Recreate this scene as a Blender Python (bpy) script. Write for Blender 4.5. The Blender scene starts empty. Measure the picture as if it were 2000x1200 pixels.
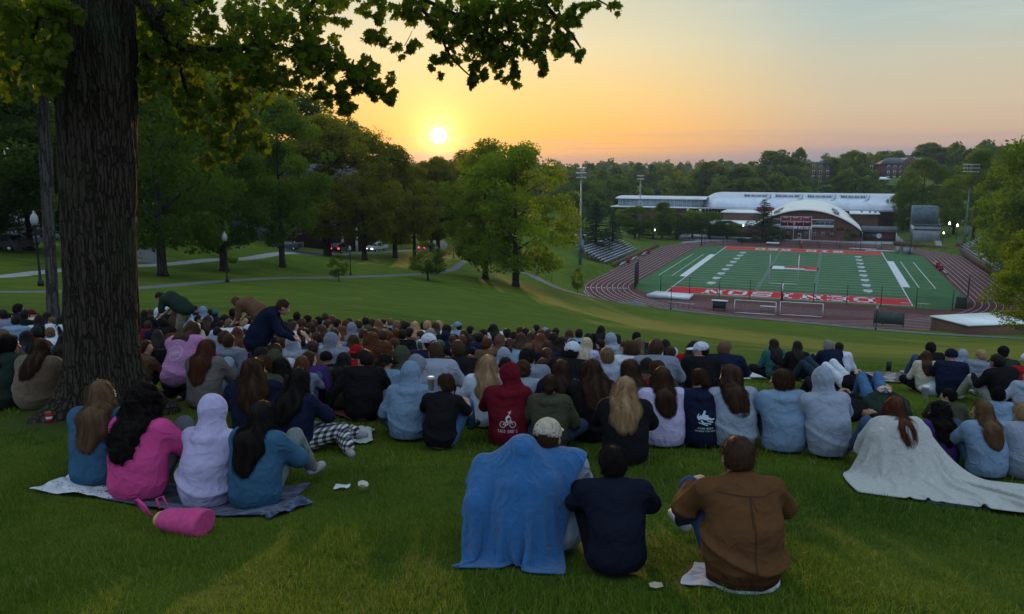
import bpy, bmesh, math, random
import numpy as np
from mathutils import Vector, Matrix, Euler
from mathutils.bvhtree import BVHTree
R = math.radians
SC = bpy.context.scene
COL = SC.collection
random.seed(7); RNG = np.random.default_rng(7)

# ---------------------------------------------------------------- camera, light, exposure
FPX, PITCH, HC = 1560.0, 0.1732, 27.0          # focal length in photo pixels, downward pitch, camera height over the playing field
cam_d = bpy.data.cameras.new('camera'); cam = bpy.data.objects.new('camera', cam_d); COL.objects.link(cam)
cam_d.sensor_width = 36.0; cam_d.lens = FPX / 2000 * 36.0; cam_d.clip_end = 20000; cam_d.clip_start = 0.05
cam.location = (0, 0, HC); cam.rotation_euler = (math.pi / 2 - PITCH, 0, 0)
SC.camera = cam
SC.view_settings.view_transform = 'Standard'; SC.view_settings.look = 'None'
SC.view_settings.exposure = 0.12; SC.view_settings.gamma = 1.0
SC.cycles.use_denoising = True
SC.cycles.max_bounces = 6; SC.cycles.transparent_max_bounces = 8; SC.cycles.volume_bounces = 0
SC.cycles.sample_clamp_indirect = 4.0

def ray(px, py):
    u = (px - 1000) / FPX; v = -(py - 600) / FPX
    return np.array([u, math.cos(PITCH) + v * math.sin(PITCH), -math.sin(PITCH) + v * math.cos(PITCH)])
def prj(p):
    z = p[2] - HC; d = p[1] * math.cos(PITCH) - z * math.sin(PITCH); w = p[1] * math.sin(PITCH) + z * math.cos(PITCH)
    return 1000 + FPX * p[0] / d, 600 - FPX * w / d
SUN = Vector(ray(857, 265)).normalized()
SUN_EL = math.asin(SUN.z); SUN_AZ = math.atan2(SUN.x, SUN.y)

sun_d = bpy.data.lights.new('sun', 'SUN'); sun = bpy.data.objects.new('sun', sun_d); COL.objects.link(sun)
sun_d.energy = 2.8; sun_d.angle = R(0.6); sun_d.color = (1.0, 0.56, 0.24)
sun.rotation_euler = SUN.to_track_quat('Z', 'Y').to_euler()

class NT:
    """tiny node-tree helper"""
    def __init__(s, tree): s.t = tree; s.n = tree.nodes; s.l = tree.links
    def new(s, typ, **kw):
        n = s.n.new(typ)
        for k, v in kw.items(): setattr(n, k, v)
        return n
    def put(s, sock, v):
        if v is None: return
        if isinstance(v, bpy.types.NodeSocket): s.l.new(v, sock)
        else:
            if isinstance(v, tuple) and len(v) == 3 and sock.type == 'RGBA': v = (*v, 1)
            sock.default_value = v
    def math(s, op, a, b=None, c=None, clamp=False):
        n = s.new('ShaderNodeMath', operation=op); n.use_clamp = clamp
        for i, v in enumerate((a, b, c)):
            if v is not None: s.put(n.inputs[i], v)
        return n.outputs[0]
    def vmath(s, op, a, b=None, out=0):
        n = s.new('ShaderNodeVectorMath', operation=op); s.put(n.inputs[0], a)
        if b is not None: s.put(n.inputs[1], b)
        return n.outputs[out]
    def mix(s, f, a, b, mode='MIX'):
        n = s.new('ShaderNodeMix', data_type='RGBA', blend_type=mode)
        s.put(n.inputs[0], f); s.put(n.inputs[6], a); s.put(n.inputs[7], b); return n.outputs[2]
    def ramp(s, f, stops, interp='LINEAR'):
        n = s.new('ShaderNodeValToRGB'); cr = n.color_ramp; cr.interpolation = interp
        while len(cr.elements) < len(stops): cr.elements.new(0.5)
        for e, (p, c) in zip(cr.elements, stops):
            e.position = p; e.color = (*c, 1) if len(c) == 3 else c
        s.put(n.inputs[0], f); return n.outputs[0]
    def smooth(s, v, lo, hi):
        n = s.new('ShaderNodeMapRange', interpolation_type='SMOOTHSTEP')
        s.put(n.inputs[0], v); n.inputs[1].default_value = lo; n.inputs[2].default_value = hi; return n.outputs[0]
    def noise(s, vec, scale, detail=3, rough=.5, out=0, dist=0.0):
        n = s.new('ShaderNodeTexNoise'); s.put(n.inputs['Vector'], vec); n.inputs['Scale'].default_value = scale
        n.inputs['Detail'].default_value = detail; n.inputs['Roughness'].default_value = rough
        n.inputs['Distortion'].default_value = dist; return n.outputs[out]
    def bump(s, h, strength=.3, dist=.02, normal=None):
        n = s.new('ShaderNodeBump'); s.put(n.inputs['Height'], h); n.inputs['Strength'].default_value = strength
        n.inputs['Distance'].default_value = dist
        if normal is not None: s.put(n.inputs['Normal'], normal)
        return n.outputs[0]

def build_world():
    w = bpy.data.worlds.new('World'); SC.world = w; w.use_nodes = True
    g = NT(w.node_tree); g.n.clear()
    out = g.new('ShaderNodeOutputWorld'); bg = g.new('ShaderNodeBackground'); g.l.new(bg.outputs[0], out.inputs[0])
    tc = g.new('ShaderNodeTexCoord'); d = g.vmath('NORMALIZE', tc.outputs['Generated'])
    sp = g.new('ShaderNodeSeparateXYZ'); g.l.new(d, sp.inputs[0])
    el = g.math('MULTIPLY', g.math('ARCSINE', sp.outputs[2]), 180 / math.pi)      # degrees above the horizon
    f = g.math('DIVIDE', g.math('ADD', el, 2.0), 32.0, clamp=True)
    P_ = lambda e: (e + 2) / 32.0
    # looking west but away from the sun / looking towards the sun
    side = g.ramp(f, [(P_(-2), (.22, .20, .24)), (P_(0.5), (.21, .20, .25)), (P_(1.05), (.27, .23, .27)), (P_(1.35), (.46, .30, .25)), (P_(2.6), (.55, .40, .27)), (P_(4.2), (.56, .46, .32)),
                      (P_(6.5), (.52, .49, .37)), (P_(9), (.41, .49, .45)), (P_(12), (.34, .45, .48)), (P_(19), (.30, .42, .50)), (P_(28), (.24, .36, .48))])
    warm = g.ramp(f, [(P_(-2), (.55, .28, .12)), (P_(0.4), (.46, .24, .14)), (P_(1.1), (.84, .40, .07)), (P_(2.4), (.93, .46, .09)), (P_(5), (.86, .58, .21)),
                      (P_(8), (.76, .65, .37)), (P_(12), (.56, .59, .46)), (P_(17), (.44, .51, .47)), (P_(28), (.28, .38, .47))])
    hs = Vector((SUN.x, SUN.y, 0)).normalized()
    hd = g.new('ShaderNodeCombineXYZ'); g.l.new(sp.outputs[0], hd.inputs[0]); g.l.new(sp.outputs[1], hd.inputs[1])
    az = g.vmath('DOT_PRODUCT', g.vmath('NORMALIZE', hd.outputs[0]), tuple(hs), out=1)
    fw = g.smooth(az, math.cos(R(28)), math.cos(R(2)))
    west = g.mix(fw, side, warm)
    east = g.ramp(f, [(0.0, (.28, .32, .40)), (P_(4), (.36, .42, .55)), (P_(12), (.44, .54, .76)), (1.0, (.52, .66, .92))])
    col = g.mix(g.smooth(az, -.35, .80), east, west)
    up = g.smooth(el, 27, 62)
    col = g.mix(up, col, (.70, .88, 1.04))
    # thin clouds: long streaks low down and a pale veil high up
    mp = g.new('ShaderNodeMapping'); g.l.new(d, mp.inputs[0]); mp.inputs['Scale'].default_value = (1.0, 1.0, 9.0)
    n1 = g.noise(mp.outputs[0], 5.0, 5, .55, dist=.6)
    veil = g.math('MULTIPLY', g.smooth(n1, .50, .78), g.smooth(el, 5.0, 11.0))
    col = g.mix(g.math('MULTIPLY', veil, .40), col, (.66, .63, .56))
    mp2 = g.new('ShaderNodeMapping'); g.l.new(d, mp2.inputs[0]); mp2.inputs['Scale'].default_value = (1.0, 1.0, 60.0)
    n2 = g.noise(mp2.outputs[0], 3.0, 4, .5)
    low = g.math('MULTIPLY', g.smooth(n2, .50, .66), g.math('MULTIPLY', g.smooth(el, .2, .7), g.math('SUBTRACT', 1.0, g.smooth(el, 1.4, 3.0))))
    col = g.mix(g.math('MULTIPLY', low, .5), col, (.36, .30, .34))
    # the sun's disc and the aureole round it
    dt = g.vmath('DOT_PRODUCT', d, tuple(SUN), out=1)
    ang = g.math('MULTIPLY', g.math('ARCCOSINE', g.math('MINIMUM', dt, 1.0)), 180 / math.pi)
    def glow(width, c):
        e = g.math('EXPONENT', g.math('MULTIPLY', g.math('DIVIDE', ang, width), -1.0))
        return g.mix(1.0, (0, 0, 0), g.vmath('MULTIPLY', (c[0], c[1], c[2]), e))
    disc = g.math('SUBTRACT', 1.0, g.smooth(ang, .42, .62))
    def addc(a, b): return g.vmath('ADD', a, b)
    def scl(c, f_):
        n = g.new('ShaderNodeVectorMath', operation='SCALE'); n.inputs[0].default_value = c; g.l.new(f_, n.inputs['Scale']); return n.outputs[0]
    e1 = g.math('EXPONENT', g.math('MULTIPLY', ang, -1 / .75)); e2 = g.math('EXPONENT', g.math('MULTIPLY', ang, -1 / 2.6))
    tot = addc(addc(addc(col, scl((2.8, 1.8, .66), e1)), scl((.50, .26, .06), e2)), scl((7.0, 5.5, 3.2), disc))
    sky = g.new('ShaderNodeTexSky', sky_type='NISHITA'); sky.sun_disc = False; sky.sun_elevation = max(SUN_EL, .02); sky.sun_rotation = SUN_AZ
    tot = addc(tot, g.vmath('MULTIPLY', sky.outputs[0], (.012, .012, .014)))
    g.l.new(tot, bg.inputs[0]); bg.inputs[1].default_value = 1.0
build_world()

# ---------------------------------------------------------------- tags, meshes
def tag(o, label=None, cat=None, group=None, kind=None):
    if label: o['label'] = label
    if cat: o['category'] = cat
    if group: o['group'] = group
    if kind: o['kind'] = kind
    return o
def mesh_np(name, V, F, mats=(), smooth=False, midx=None, attr=None):
    """V: n x 3, F: list/array of faces (array n x 3|4 or list of lists)"""
    me = bpy.data.meshes.new(name)
    V = np.asarray(V, dtype=np.float32)
    if isinstance(F, np.ndarray) and F.ndim == 2:
        k = F.shape[1]; loops = F.astype(np.int32).ravel(); starts = np.arange(len(F), dtype=np.int32) * k; tots = None
        nf = len(F)
    else:
        nf = len(F); lens = np.array([len(f) for f in F], dtype=np.int32)
        loops = np.fromiter((i for f in F for i in f), dtype=np.int32); starts = np.concatenate([[0], np.cumsum(lens)[:-1]]).astype(np.int32)
    me.vertices.add(len(V)); me.vertices.foreach_set('co', V.ravel())
    me.loops.add(len(loops)); me.loops.foreach_set('vertex_index', loops)
    me.polygons.add(nf); me.polygons.foreach_set('loop_start', starts)
    if smooth: me.polygons.foreach_set('use_smooth', np.ones(nf, dtype=bool))
    for m in mats: me.materials.append(m)
    if midx is not None: me.polygons.foreach_set('material_index', np.asarray(midx, dtype=np.int32))
    if attr is not None:
        for an, dom, vals in attr:
            a = me.attributes.new(an, 'FLOAT', dom); a.data.foreach_set('value', np.asarray(vals, dtype=np.float32))
    me.update(calc_edges=True)
    return me
def link(name, me, parent=None, loc=None, rot=None, color=None, scale=None):
    o = bpy.data.objects.new(name, me); COL.objects.link(o)
    if parent is not None: o.parent = parent
    if loc is not None: o.location = loc
    if rot is not None: o.rotation_euler = rot
    if scale is not None: o.scale = scale if hasattr(scale, '__len__') else (scale,) * 3
    if color is not None: o.color = (*color, 1)
    return o
def empty(name, loc=(0, 0, 0), rz=0.0, parent=None):
    o = bpy.data.objects.new(name, None); COL.objects.link(o); o.location = loc; o.rotation_euler = (0, 0, rz); o.empty_display_size = .2
    if parent is not None: o.parent = parent
    return o
def copy_tree(o, parent=None):
    c = o.copy(); COL.objects.link(c)
    if parent is not None: c.parent = parent
    for ch in [x for x in o.children]: copy_tree(ch, c)
    return c

class MB:
    """collects boxes, bars, tubes, sheets into one mesh"""
    def __init__(s): s.V = []; s.F = []; s.M = []
    def add(s, V, F, m=0):
        b = len(s.V); s.V += [tuple(map(float, v)) for v in V]; s.F += [[b + i for i in f] for f in F]; s.M += [m] * len(F); return s
    def box(s, lo, hi, m=0):
        x0, y0, z0 = lo; x1, y1, z1 = hi
        return s.add([(x0, y0, z0), (x1, y0, z0), (x1, y1, z0), (x0, y1, z0), (x0, y0, z1), (x1, y0, z1), (x1, y1, z1), (x0, y1, z1)],
                     [(3, 2, 1, 0), (4, 5, 6, 7), (0, 1, 5, 4), (1, 2, 6, 5), (2, 3, 7, 6), (3, 0, 4, 7)], m)
    def tube(s, pts, rad, n=8, m=0, cap=True):
        pts = [Vector(p) for p in pts]; rad = list(rad) if hasattr(rad, '__len__') else [rad] * len(pts)
        V = []; F = []; prev = None
        for i, p in enumerate(pts):
            t = (pts[min(i + 1, len(pts) - 1)] - pts[max(i - 1, 0)]).normalized()
            a = prev if prev is not None else (Vector((1, 0, 0)) if abs(t.x) < .9 else Vector((0, 1, 0)))
            a = (a - t * a.dot(t)).normalized(); prev = a; b = t.cross(a)
            for k in range(n):
                th = 2 * math.pi * k / n; V.append(p + (a * math.cos(th) + b * math.sin(th)) * rad[i])
        for i in range(len(pts) - 1):
            for k in range(n):
                k2 = (k + 1) % n; F.append((i * n + k, i * n + k2, (i + 1) * n + k2, (i + 1) * n + k))
        if cap: F.append(tuple(range(n))[::-1]); F.append(tuple((len(pts) - 1) * n + k for k in range(n)))
        return s.add(V, F, m)
    def bar(s, a, b, w, m=0): return s.tube([a, b], w, 4, m)
    def prism(s, poly, z0, z1, m=0):
        n = len(poly); V = [(x, y, z0) for x, y in poly] + [(x, y, z1) for x, y in poly]
        F = [tuple(range(n))[::-1], tuple(range(n, 2 * n))] + [(i, (i + 1) % n, n + (i + 1) % n, n + i) for i in range(n)]
        return s.add(V, F, m)
    def lathe(s, prof, n=12, m=0, c=(0, 0, 0)):
        V = []; F = []
        for r_, z in prof:
            for k in range(n):
                th = 2 * math.pi * k / n; V.append((c[0] + r_ * math.cos(th), c[1] + r_ * math.sin(th), c[2] + z))
        for i in range(len(prof) - 1):
            for k in range(n):
                k2 = (k + 1) % n; F.append((i * n + k, i * n + k2, (i + 1) * n + k2, (i + 1) * n + k))
        F.append(tuple(range(n))[::-1]); F.append(tuple((len(prof) - 1) * n + k for k in range(n)))
        return s.add(V, F, m)
    def mesh(s, name, mats, smooth=False):
        return mesh_np(name, s.V, s.F, mats if isinstance(mats, (list, tuple)) else [mats], smooth, s.M)
    def build(s, name, mats, parent=None, smooth=False, **kw): return link(name, s.mesh(name, mats, smooth), parent, **kw)

# ---------------------------------------------------------------- materials
def mat(name, base=(.5, .5, .5), rough=.8, metal=0.0, fn=None, spec=.3, sheen=0.0):
    m = bpy.data.materials.new(name); m.use_nodes = True; g = NT(m.node_tree)
    b = g.n['Principled BSDF']; b.inputs['Base Color'].default_value = (*base, 1); b.inputs['Roughness'].default_value = rough
    b.inputs['Metallic'].default_value = metal; b.inputs['Specular IOR Level'].default_value = spec
    if sheen: b.inputs['Sheen Weight'].default_value = sheen; b.inputs['Sheen Roughness'].default_value = .4
    if fn: fn(g, b)
    return m
def obj_co(g): return g.new('ShaderNodeTexCoord').outputs['Object']
def pos_co(g): return g.new('ShaderNodeNewGeometry').outputs['Position']
def noisy(c1, c2, scale, bump=.0, bd=.02, detail=4, world=False, scale2=None):
    def fn(g, b):
        co = pos_co(g) if world else obj_co(g)
        n = g.noise(co, scale, detail, .6); col = g.mix(g.smooth(n, .3, .7), c1, c2)
        if scale2:
            n2 = g.noise(co, scale2, 2); col = g.mix(g.math('MULTIPLY', g.smooth(n2, .35, .75), .5), col, tuple(x * .6 for x in c1))
        g.put(b.inputs['Base Color'], col)
        if bump: g.put(b.inputs['Normal'], g.bump(n, bump, bd))
    return fn
def obj_color(var=.12, scale=8, bscale=60, bump=.25, bd=.004, stretch=None, wrink=False):
    """colour comes from the object's own colour, so one cloth serves every garment"""
    def fn(g, b):
        oi = g.new('ShaderNodeObjectInfo'); co = obj_co(g); v = co
        if stretch:
            mp = g.new('ShaderNodeMapping'); g.l.new(co, mp.inputs[0]); mp.inputs['Scale'].default_value = stretch; v = mp.outputs[0]
        n = g.noise(v, scale, 4, .6)
        f = g.math('ADD', 1 - var, g.math('MULTIPLY', n, 2 * var))
        sc = g.new('ShaderNodeVectorMath', operation='SCALE'); g.l.new(oi.outputs['Color'], sc.inputs[0]); g.l.new(f, sc.inputs['Scale'])
        g.put(b.inputs['Base Color'], sc.outputs[0])
        n2 = g.noise(v, bscale, 3, .7); nm = g.bump(n2, bump, bd)
        if wrink:
            n3 = g.noise(co, 5.5, 2, .5, dist=.5); r3 = g.math('POWER', g.math('SUBTRACT', 1.0, g.math('ABSOLUTE', g.math('MULTIPLY', g.math('SUBTRACT', n3, .5), 5.0)), clamp=True), 2.0); nm = g.bump(r3, .38, .03, nm)
        g.put(b.inputs['Normal'], nm)
    return fn
M = {}
M['fabric'] = mat('fabric', rough=1.0, spec=.03, sheen=.0, fn=obj_color(.12, 14, 90, .5, .004, wrink=True))
M['fleece'] = mat('fleece', rough=1.0, spec=.02, sheen=.25, fn=obj_color(.26, 38, 110, 1.0, .014, wrink=True))
M['denim'] = mat('denim', rough=.95, spec=.04, fn=obj_color(.25, 9, 120, .4, .004, wrink=True))
M['skin'] = mat('skin', rough=.55, spec=.35, fn=obj_color(.06, 12, 60, .1, .002))
M['hair'] = mat('hair', rough=.62, spec=.16, fn=obj_color(.55, 75, 150, 1.0, .008, stretch=(1, 1, .07)))
M['curly'] = mat('curly_hair', rough=.75, spec=.12, fn=obj_color(.45, 60, 90, 1.0, .012))
M['rubber'] = mat('shoe_rubber', rough=.6, fn=obj_color(.05, 5, 30, .1, .002))
M['paint'] = mat('object_paint', rough=.45, spec=.5, fn=obj_color(.05, 2, 10, .03, .003))
M['eye'] = mat('eye_dark', (.02, .012, .008), .2, spec=.6)
M['print'] = mat('print_ink', (.55, .55, .58), .7)
M['white_metal'] = mat('white_metal', (.62, .64, .66), .4, fn=noisy((.55, .57, .6), (.68, .7, .72), 1.5))
M['alu'] = mat('aluminium', (.55, .58, .62), .35, .6, fn=noisy((.45, .48, .52), (.62, .65, .7), .8))
M['black_metal'] = mat('black_metal', (.012, .013, .014), .5, fn=noisy((.008, .009, .01), (.02, .021, .022), 3))
M['grey_metal'] = mat('grey_metal', (.16, .18, .2), .5, .3, fn=noisy((.12, .14, .16), (.2, .23, .26), 1.2))
# ---------------------------------------------------------------- the lie of the land
X0, Y0, YAW = 33.584, 173.0, 0.3764            # near left corner of the playing field and its heading
cY, sY = math.cos(YAW), math.sin(YAW)
def fw(u, v, z=0.0): return (X0 + u * cY + v * sY, Y0 - u * sY + v * cY, z)
CTRL = [(1000,1155,4.1),(300,1150,4.1),(1700,1155,4.1),(380,975,6.8),(1250,882,8.4),(1600,873,8.8),(1900,928,8.0),(400,800,9.5),(190,795,9.2),
 (855,795,11),(900,775,13),(400,735,13),(640,700,16),(1000,715,16),(1000,693,19),(60,690,16),(60,753,12),(60,793,9.6),(300,752,13),(300,707,16),(300,668,20),(1560,733,16.5),(1740,800,10.6),(1950,790,11.5),(1720,755,12.9),
 (1600,700,24),(1600,682,45),(1600,664,80),(1600,650,105),(1600,636,124),(1950,705,24),(1950,690,45),(1950,678,80),(1950,668,100),(1960,661,114),
 (1250,690,24),(1200,650,45),(1200,628,80),(1230,608,120),(1310,605,136),(1200,591,150),(1140,580,163),(1420,618,131),(1780,652,119),
 (900,643,25),(900,612,45),(900,582,75),(900,560,100),(900,531,135),(900,503,170),(900,480,240),(1000,561,113),(1060,553,140),(1100,562,158),(1100,522,188),(1133,517,200),
 (1100,500,240),(1000,520,170),(600,622,25),(600,580,45),(600,555,70),(600,543,85),(650,515,105),(600,496,130),(650,492,148),(740,490,165),(600,478,180),(820,490,160),(860,470,220),
 (300,608,25),(300,587,35),(300,560,52),(300,540,63),(300,515,80),(400,480,100),(400,455,130),(50,608,22),(50,578,35),(50,545,50),(50,510,65),(50,480,78),(50,455,100),(0,420,160),(400,430,200),(700,440,260)]
_c = []
for px, py, d in CTRL:
    r = ray(px, py); s = d / r[1]; _c.append((r[0] * s, d, HC + r[2] * s))
def _xyz(deg, r, z): _c.append((r * math.sin(R(deg)), r * math.cos(R(deg)), z))
for u, v, z in [(-27, 35, 1.5), (-27, 90, 1.5), (-36, 42, 4), (-36, 90, 5), (-45, 60, 6), (-32, 114, 1.5), (0, 165, 0), (40, 165, 1), (25, 55, 0), (25, 0, 0), (25, 110, 0), (60, 55, 0), (0, 55, 0), (80, 150, 2.5), (73, 132, 1.5),
                (85, 90, 6), (90, 50, 6), (95, 10, 3), (110, 60, 12), (110, 120, 14), (90, -30, 1.5), (120, -20, 6), (150, 60, 26), (130, 180, 16), (60, 190, 1.5), (0, 240, 1), (-60, 240, 0), (-70, 120, 3)]:
    p = fw(u, v, z); _c.append(p)
for px, py, d in [(1750, 352, 560), (1640, 362, 560), (1500, 372, 600), (1300, 372, 650), (1150, 375, 650), (900, 378, 650), (600, 375, 700), (300, 375, 700), (50, 375, 700), (1900, 335, 560), (1600, 345, 900), (1300, 350, 1200), (1900, 330, 900),
                  (900, 352, 1200), (400, 352, 1200), (1900, 333, 2200), (1300, 336, 2200), (800, 336, 2200), (200, 336, 2200), (1900, 329, 4000), (1300, 331, 4000), (800, 331, 4000), (200, 331, 4000)]:
    r = ray(px, py); s = d / r[1]; _c.append((r[0] * s, d, HC + r[2] * s))
for sg in (-1, 1):
    for deg, prof in ((52, [(4, 24.7), (9, 24.2), (20, 23.3), (50, 21), (110, 19), (300, 18), (1000, 20), (4000, 15)]),
                      (90, [(4, 25.2), (9, 25.2), (20, 25.3), (50, 25.5), (110, 26), (300, 26), (1000, 22), (4000, 15)]),
                      (180, [(4, 25.8), (9, 26.2), (20, 27), (50, 28.5), (110, 30), (300, 30), (1000, 24), (4000, 15)])):
        for r_, z in prof: _xyz(sg * deg, r_, z)
ZC = HC - 1.66
_c = np.array(_c)
def _warp(x, y): return np.stack([np.arctan2(x, y) * 1.6, np.log(np.hypot(x, y) + 3.0)], -1)
_cw = _warp(_c[:, 0], _c[:, 1]); _ct = (ZC - _c[:, 2]) / np.hypot(_c[:, 0], _c[:, 1])
def _phi(r2): return 0.5 * r2 * np.log(r2 + 1e-9)
_n = len(_cw); _d2 = ((_cw[:, None] - _cw[None]) ** 2).sum(-1)
_A = np.zeros((_n + 3, _n + 3)); _A[:_n, :_n] = _phi(_d2) + np.eye(_n) * 2e-3; _A[:_n, _n] = 1; _A[:_n, _n + 1:] = _cw; _A[_n, :_n] = 1; _A[_n + 1:, :_n] = _cw.T
_W = np.linalg.solve(_A, np.concatenate([_ct, [0, 0, 0]]))
def height(x, y):
    x = np.atleast_1d(np.asarray(x, dtype=float)); y = np.atleast_1d(np.asarray(y, dtype=float)); out = np.empty(x.shape)
    xf, yf = x.ravel(), y.ravel(); of = np.empty(len(xf))
    for i in range(0, len(xf), 20000):
        a, b = xf[i:i + 20000], yf[i:i + 20000]; q = _warp(a, b)
        t = _phi(((q[:, None] - _cw[None]) ** 2).sum(-1)) @ _W[:_n] + _W[_n] + q @ _W[_n + 1:]
        z = ZC - t * np.hypot(a, b)
        dx, dy = a - X0, b - Y0; u = dx * cY - dy * sY - 25.4; v = dx * sY + dy * cY - 54.9
        sd = np.hypot(u, np.maximum(np.abs(v) - 42.2, 0)) - 46.0
        w = np.clip(sd / 3.5, 0, 1); w = w * w * (3 - 2 * w)
        bx = np.maximum(np.abs(u + 1.5) - 34, 0); by = np.maximum(np.abs(v - 118) - 30, 0)     # level yard behind the far turn
        w2 = np.clip(np.hypot(bx, by) / 10.0, 0, 1); w = np.minimum(w, w2 * w2 * (3 - 2 * w2))
        of[i:i + 20000] = z * w
    return of.reshape(x.shape)
def hz(x, y): return float(height(x, y)[0])
def at(px, py, h=0.0, dmin=2.0, dmax=900.0):
    """where the sight line through a pixel meets the ground raised by h"""
    r = ray(px, py); r = r / r[1]; d = np.exp(np.linspace(math.log(dmin), math.log(dmax), 1500))
    g = HC + r[2] * d - height(r[0] * d, d) - h
    i = np.argmax(g < 0)
    if g[i] >= 0: return None
    if i: d0, d1, g0, g1 = d[i - 1], d[i], g[i - 1], g[i]; dd = d0 + (d1 - d0) * g0 / (g0 - g1)
    else: dd = d[0]
    return np.array([r[0] * dd, dd, hz(r[0] * dd, dd)])
def spot(px, d):
    """a ground point under pixel column px at distance d"""
    z = 0.0
    for _ in range(4):                       # the column depends a little on height
        dep = d * math.cos(PITCH) - (z - HC) * math.sin(PITCH); x = (px - 1000) / FPX * dep; z = hz(x, d)
    return (x, d, z)

def grass_fn(g, b):
    co = pos_co(g)
    n1 = g.noise(co, .35, 5, .6); n2 = g.noise(co, 3.2, 4, .65); n3 = g.noise(co, 42, 3, .7)
    col = g.mix(g.smooth(n1, .35, .68), (.058, .104, .008), (.112, .156, .010))
    col = g.mix(g.math('MULTIPLY', g.smooth(n2, .45, .75), .7), col, (.020, .055, .008))
    # mowing bands along the slope, broken up by the noise
    mp = g.new('ShaderNodeMapping'); g.l.new(co, mp.inputs[0]); mp.inputs['Rotation'].default_value = (0, 0, R(-68)); 
    wv = g.new('ShaderNodeTexWave', wave_type='BANDS', bands_direction='X'); g.l.new(mp.outputs[0], wv.inputs[0]); wv.inputs['Scale'].default_value = .16
    wv.inputs['Distortion'].default_value = 1.2; wv.inputs['Detail'].default_value = 3
    col = g.mix(g.math('MULTIPLY', wv.outputs['Fac'], .30), col, (.130, .180, .014))
    dry = g.noise(co, 1.1, 3, .6); col = g.mix(g.math('MULTIPLY', g.smooth(dry, .62, .8), .45), col, (.11, .10, .03))
    col = g.mix(g.math('MULTIPLY', g.smooth(n3, .3, .8), .5), col, (.016, .032, .006))
    dd = g.vmath('LENGTH', g.vmath('SUBTRACT', co, tuple(spot(204, 9.2))), out=1); bare = g.math('MULTIPLY', g.math('SUBTRACT', 1.0, g.smooth(g.math('ADD', dd, g.math('MULTIPLY', n2, .8)), .7, 1.7)), .85)
    col = g.mix(bare, col, g.mix(n3, (.022, .018, .012), (.06, .05, .034)))
    g.put(b.inputs['Base Color'], col)
    g.put(b.inputs['Normal'], g.bump(g.math('ADD', n3, g.math('MULTIPLY', n2, .6)), .9, .05))
M['grass'] = mat('grass_ground', rough=.95, spec=.1, fn=grass_fn)

def build_ground():
    th = np.unique(np.concatenate([np.linspace(-180, -44, 40), np.linspace(-44, 44, 330), np.linspace(44, 180, 40)]))
    rr = np.unique(np.concatenate([np.linspace(0.4, 6, 30), np.exp(np.linspace(math.log(6), math.log(520), 330)), np.exp(np.linspace(math.log(520), math.log(6000), 60))]))
    T, Q = np.meshgrid(np.radians(th[:-1]), rr, indexing='ij'); X = Q * np.sin(T); Y = Q * np.cos(T); Z = height(X, Y)
    V = np.stack([X, Y, Z], -1).reshape(-1, 3); nt, nr = X.shape
    i = np.arange(nt)[:, None]; j = np.arange(nr - 1)[None]; i2 = (i + 1) % nt
    F = np.stack([i * nr + j, i2 * nr + j, i2 * nr + j + 1, i * nr + j + 1], -1).reshape(-1, 4)[:, ::-1]
    V = np.vstack([V, [[0, 0, ZC]]]); c = len(V) - 1
    faces = F.tolist() + [[int(k * nr), int(((k + 1) % nt) * nr), c] for k in range(nt)]
    o = link('ground', mesh_np('ground', V, faces, [M['grass']], True)); tag(o, kind='structure')
    return o
build_ground()

def strip(name, pts, width, m, lift=.04, parent=None, step=1.5, kerb=0.0):
    """a path laid on the ground along world points"""
    P = [Vector((p[0], p[1], 0)) for p in pts]; out = []
    for i in range(len(P) - 1):                      # Catmull-Rom
        p0, p1, p2, p3 = P[max(i - 1, 0)], P[i], P[i + 1], P[min(i + 2, len(P) - 1)]
        n = max(2, int((p2 - p1).length / step))
        for k in range(n):
            t = k / n; out.append(.5 * ((2 * p1) + (p2 - p0) * t + (2 * p0 - 5 * p1 + 4 * p2 - p3) * t * t + (3 * p1 - p0 - 3 * p2 + p3) * t ** 3))
    out.append(P[-1]); V = []; F = []; nw = 5
    for i, p in enumerate(out):
        t = (out[min(i + 1, len(out) - 1)] - out[max(i - 1, 0)]).normalized(); s = Vector((t.y, -t.x, 0))
        w = width(i / (len(out) - 1)) if callable(width) else width
        for k in range(nw):
            q = p + s * w * (k / (nw - 1) - .5); V.append((q.x, q.y, hz(q.x, q.y) + lift - (.10 if k in (0, nw - 1) else 0)))
    for i in range(len(out) - 1):
        for k in range(nw - 1): a = i * nw + k; F.append((a, a + nw, a + nw + 1, a + 1))
    me = mesh_np(name, V, F, [m], True)
    return link(name, me, parent)
M['asphalt'] = mat('asphalt', rough=.9, fn=noisy((.085, .09, .098), (.12, .125, .13), 2.5, .3, .01, world=True))
M['concrete'] = mat('concrete', rough=.9, fn=noisy((.20, .21, .22), (.28, .29, .30), 1.4, .2, .01, world=True))
def pathpts(L): return [at(px, py) for px, py in L]
tag(strip('path', pathpts([(-120, 545), (0, 541), (100, 530), (280, 519), (400, 509), (500, 503), (600, 497), (690, 495)]), 2.2, M['concrete']), kind='structure')
tag(strip('path', pathpts([(-120, 573), (0, 571), (150, 570), (280, 562), (440, 549), (560, 543), (700, 541), (800, 537), (880, 528), (905, 512), (940, 494)]), 1.9, M['asphalt']), kind='structure')
pth = [at(985, 528), at(1035, 537), at(1060, 551), at(1100, 568), at(1150, 580), at(1230, 592), spot(1310, 137), spot(1420, 132.5), spot(1560, 127.5), spot(1700, 123), spot(1800, 120), spot(1900, 117), spot(2010, 113)]
tag(strip('path', pth, 3.4, M['asphalt'], .16), kind='structure')
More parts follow.
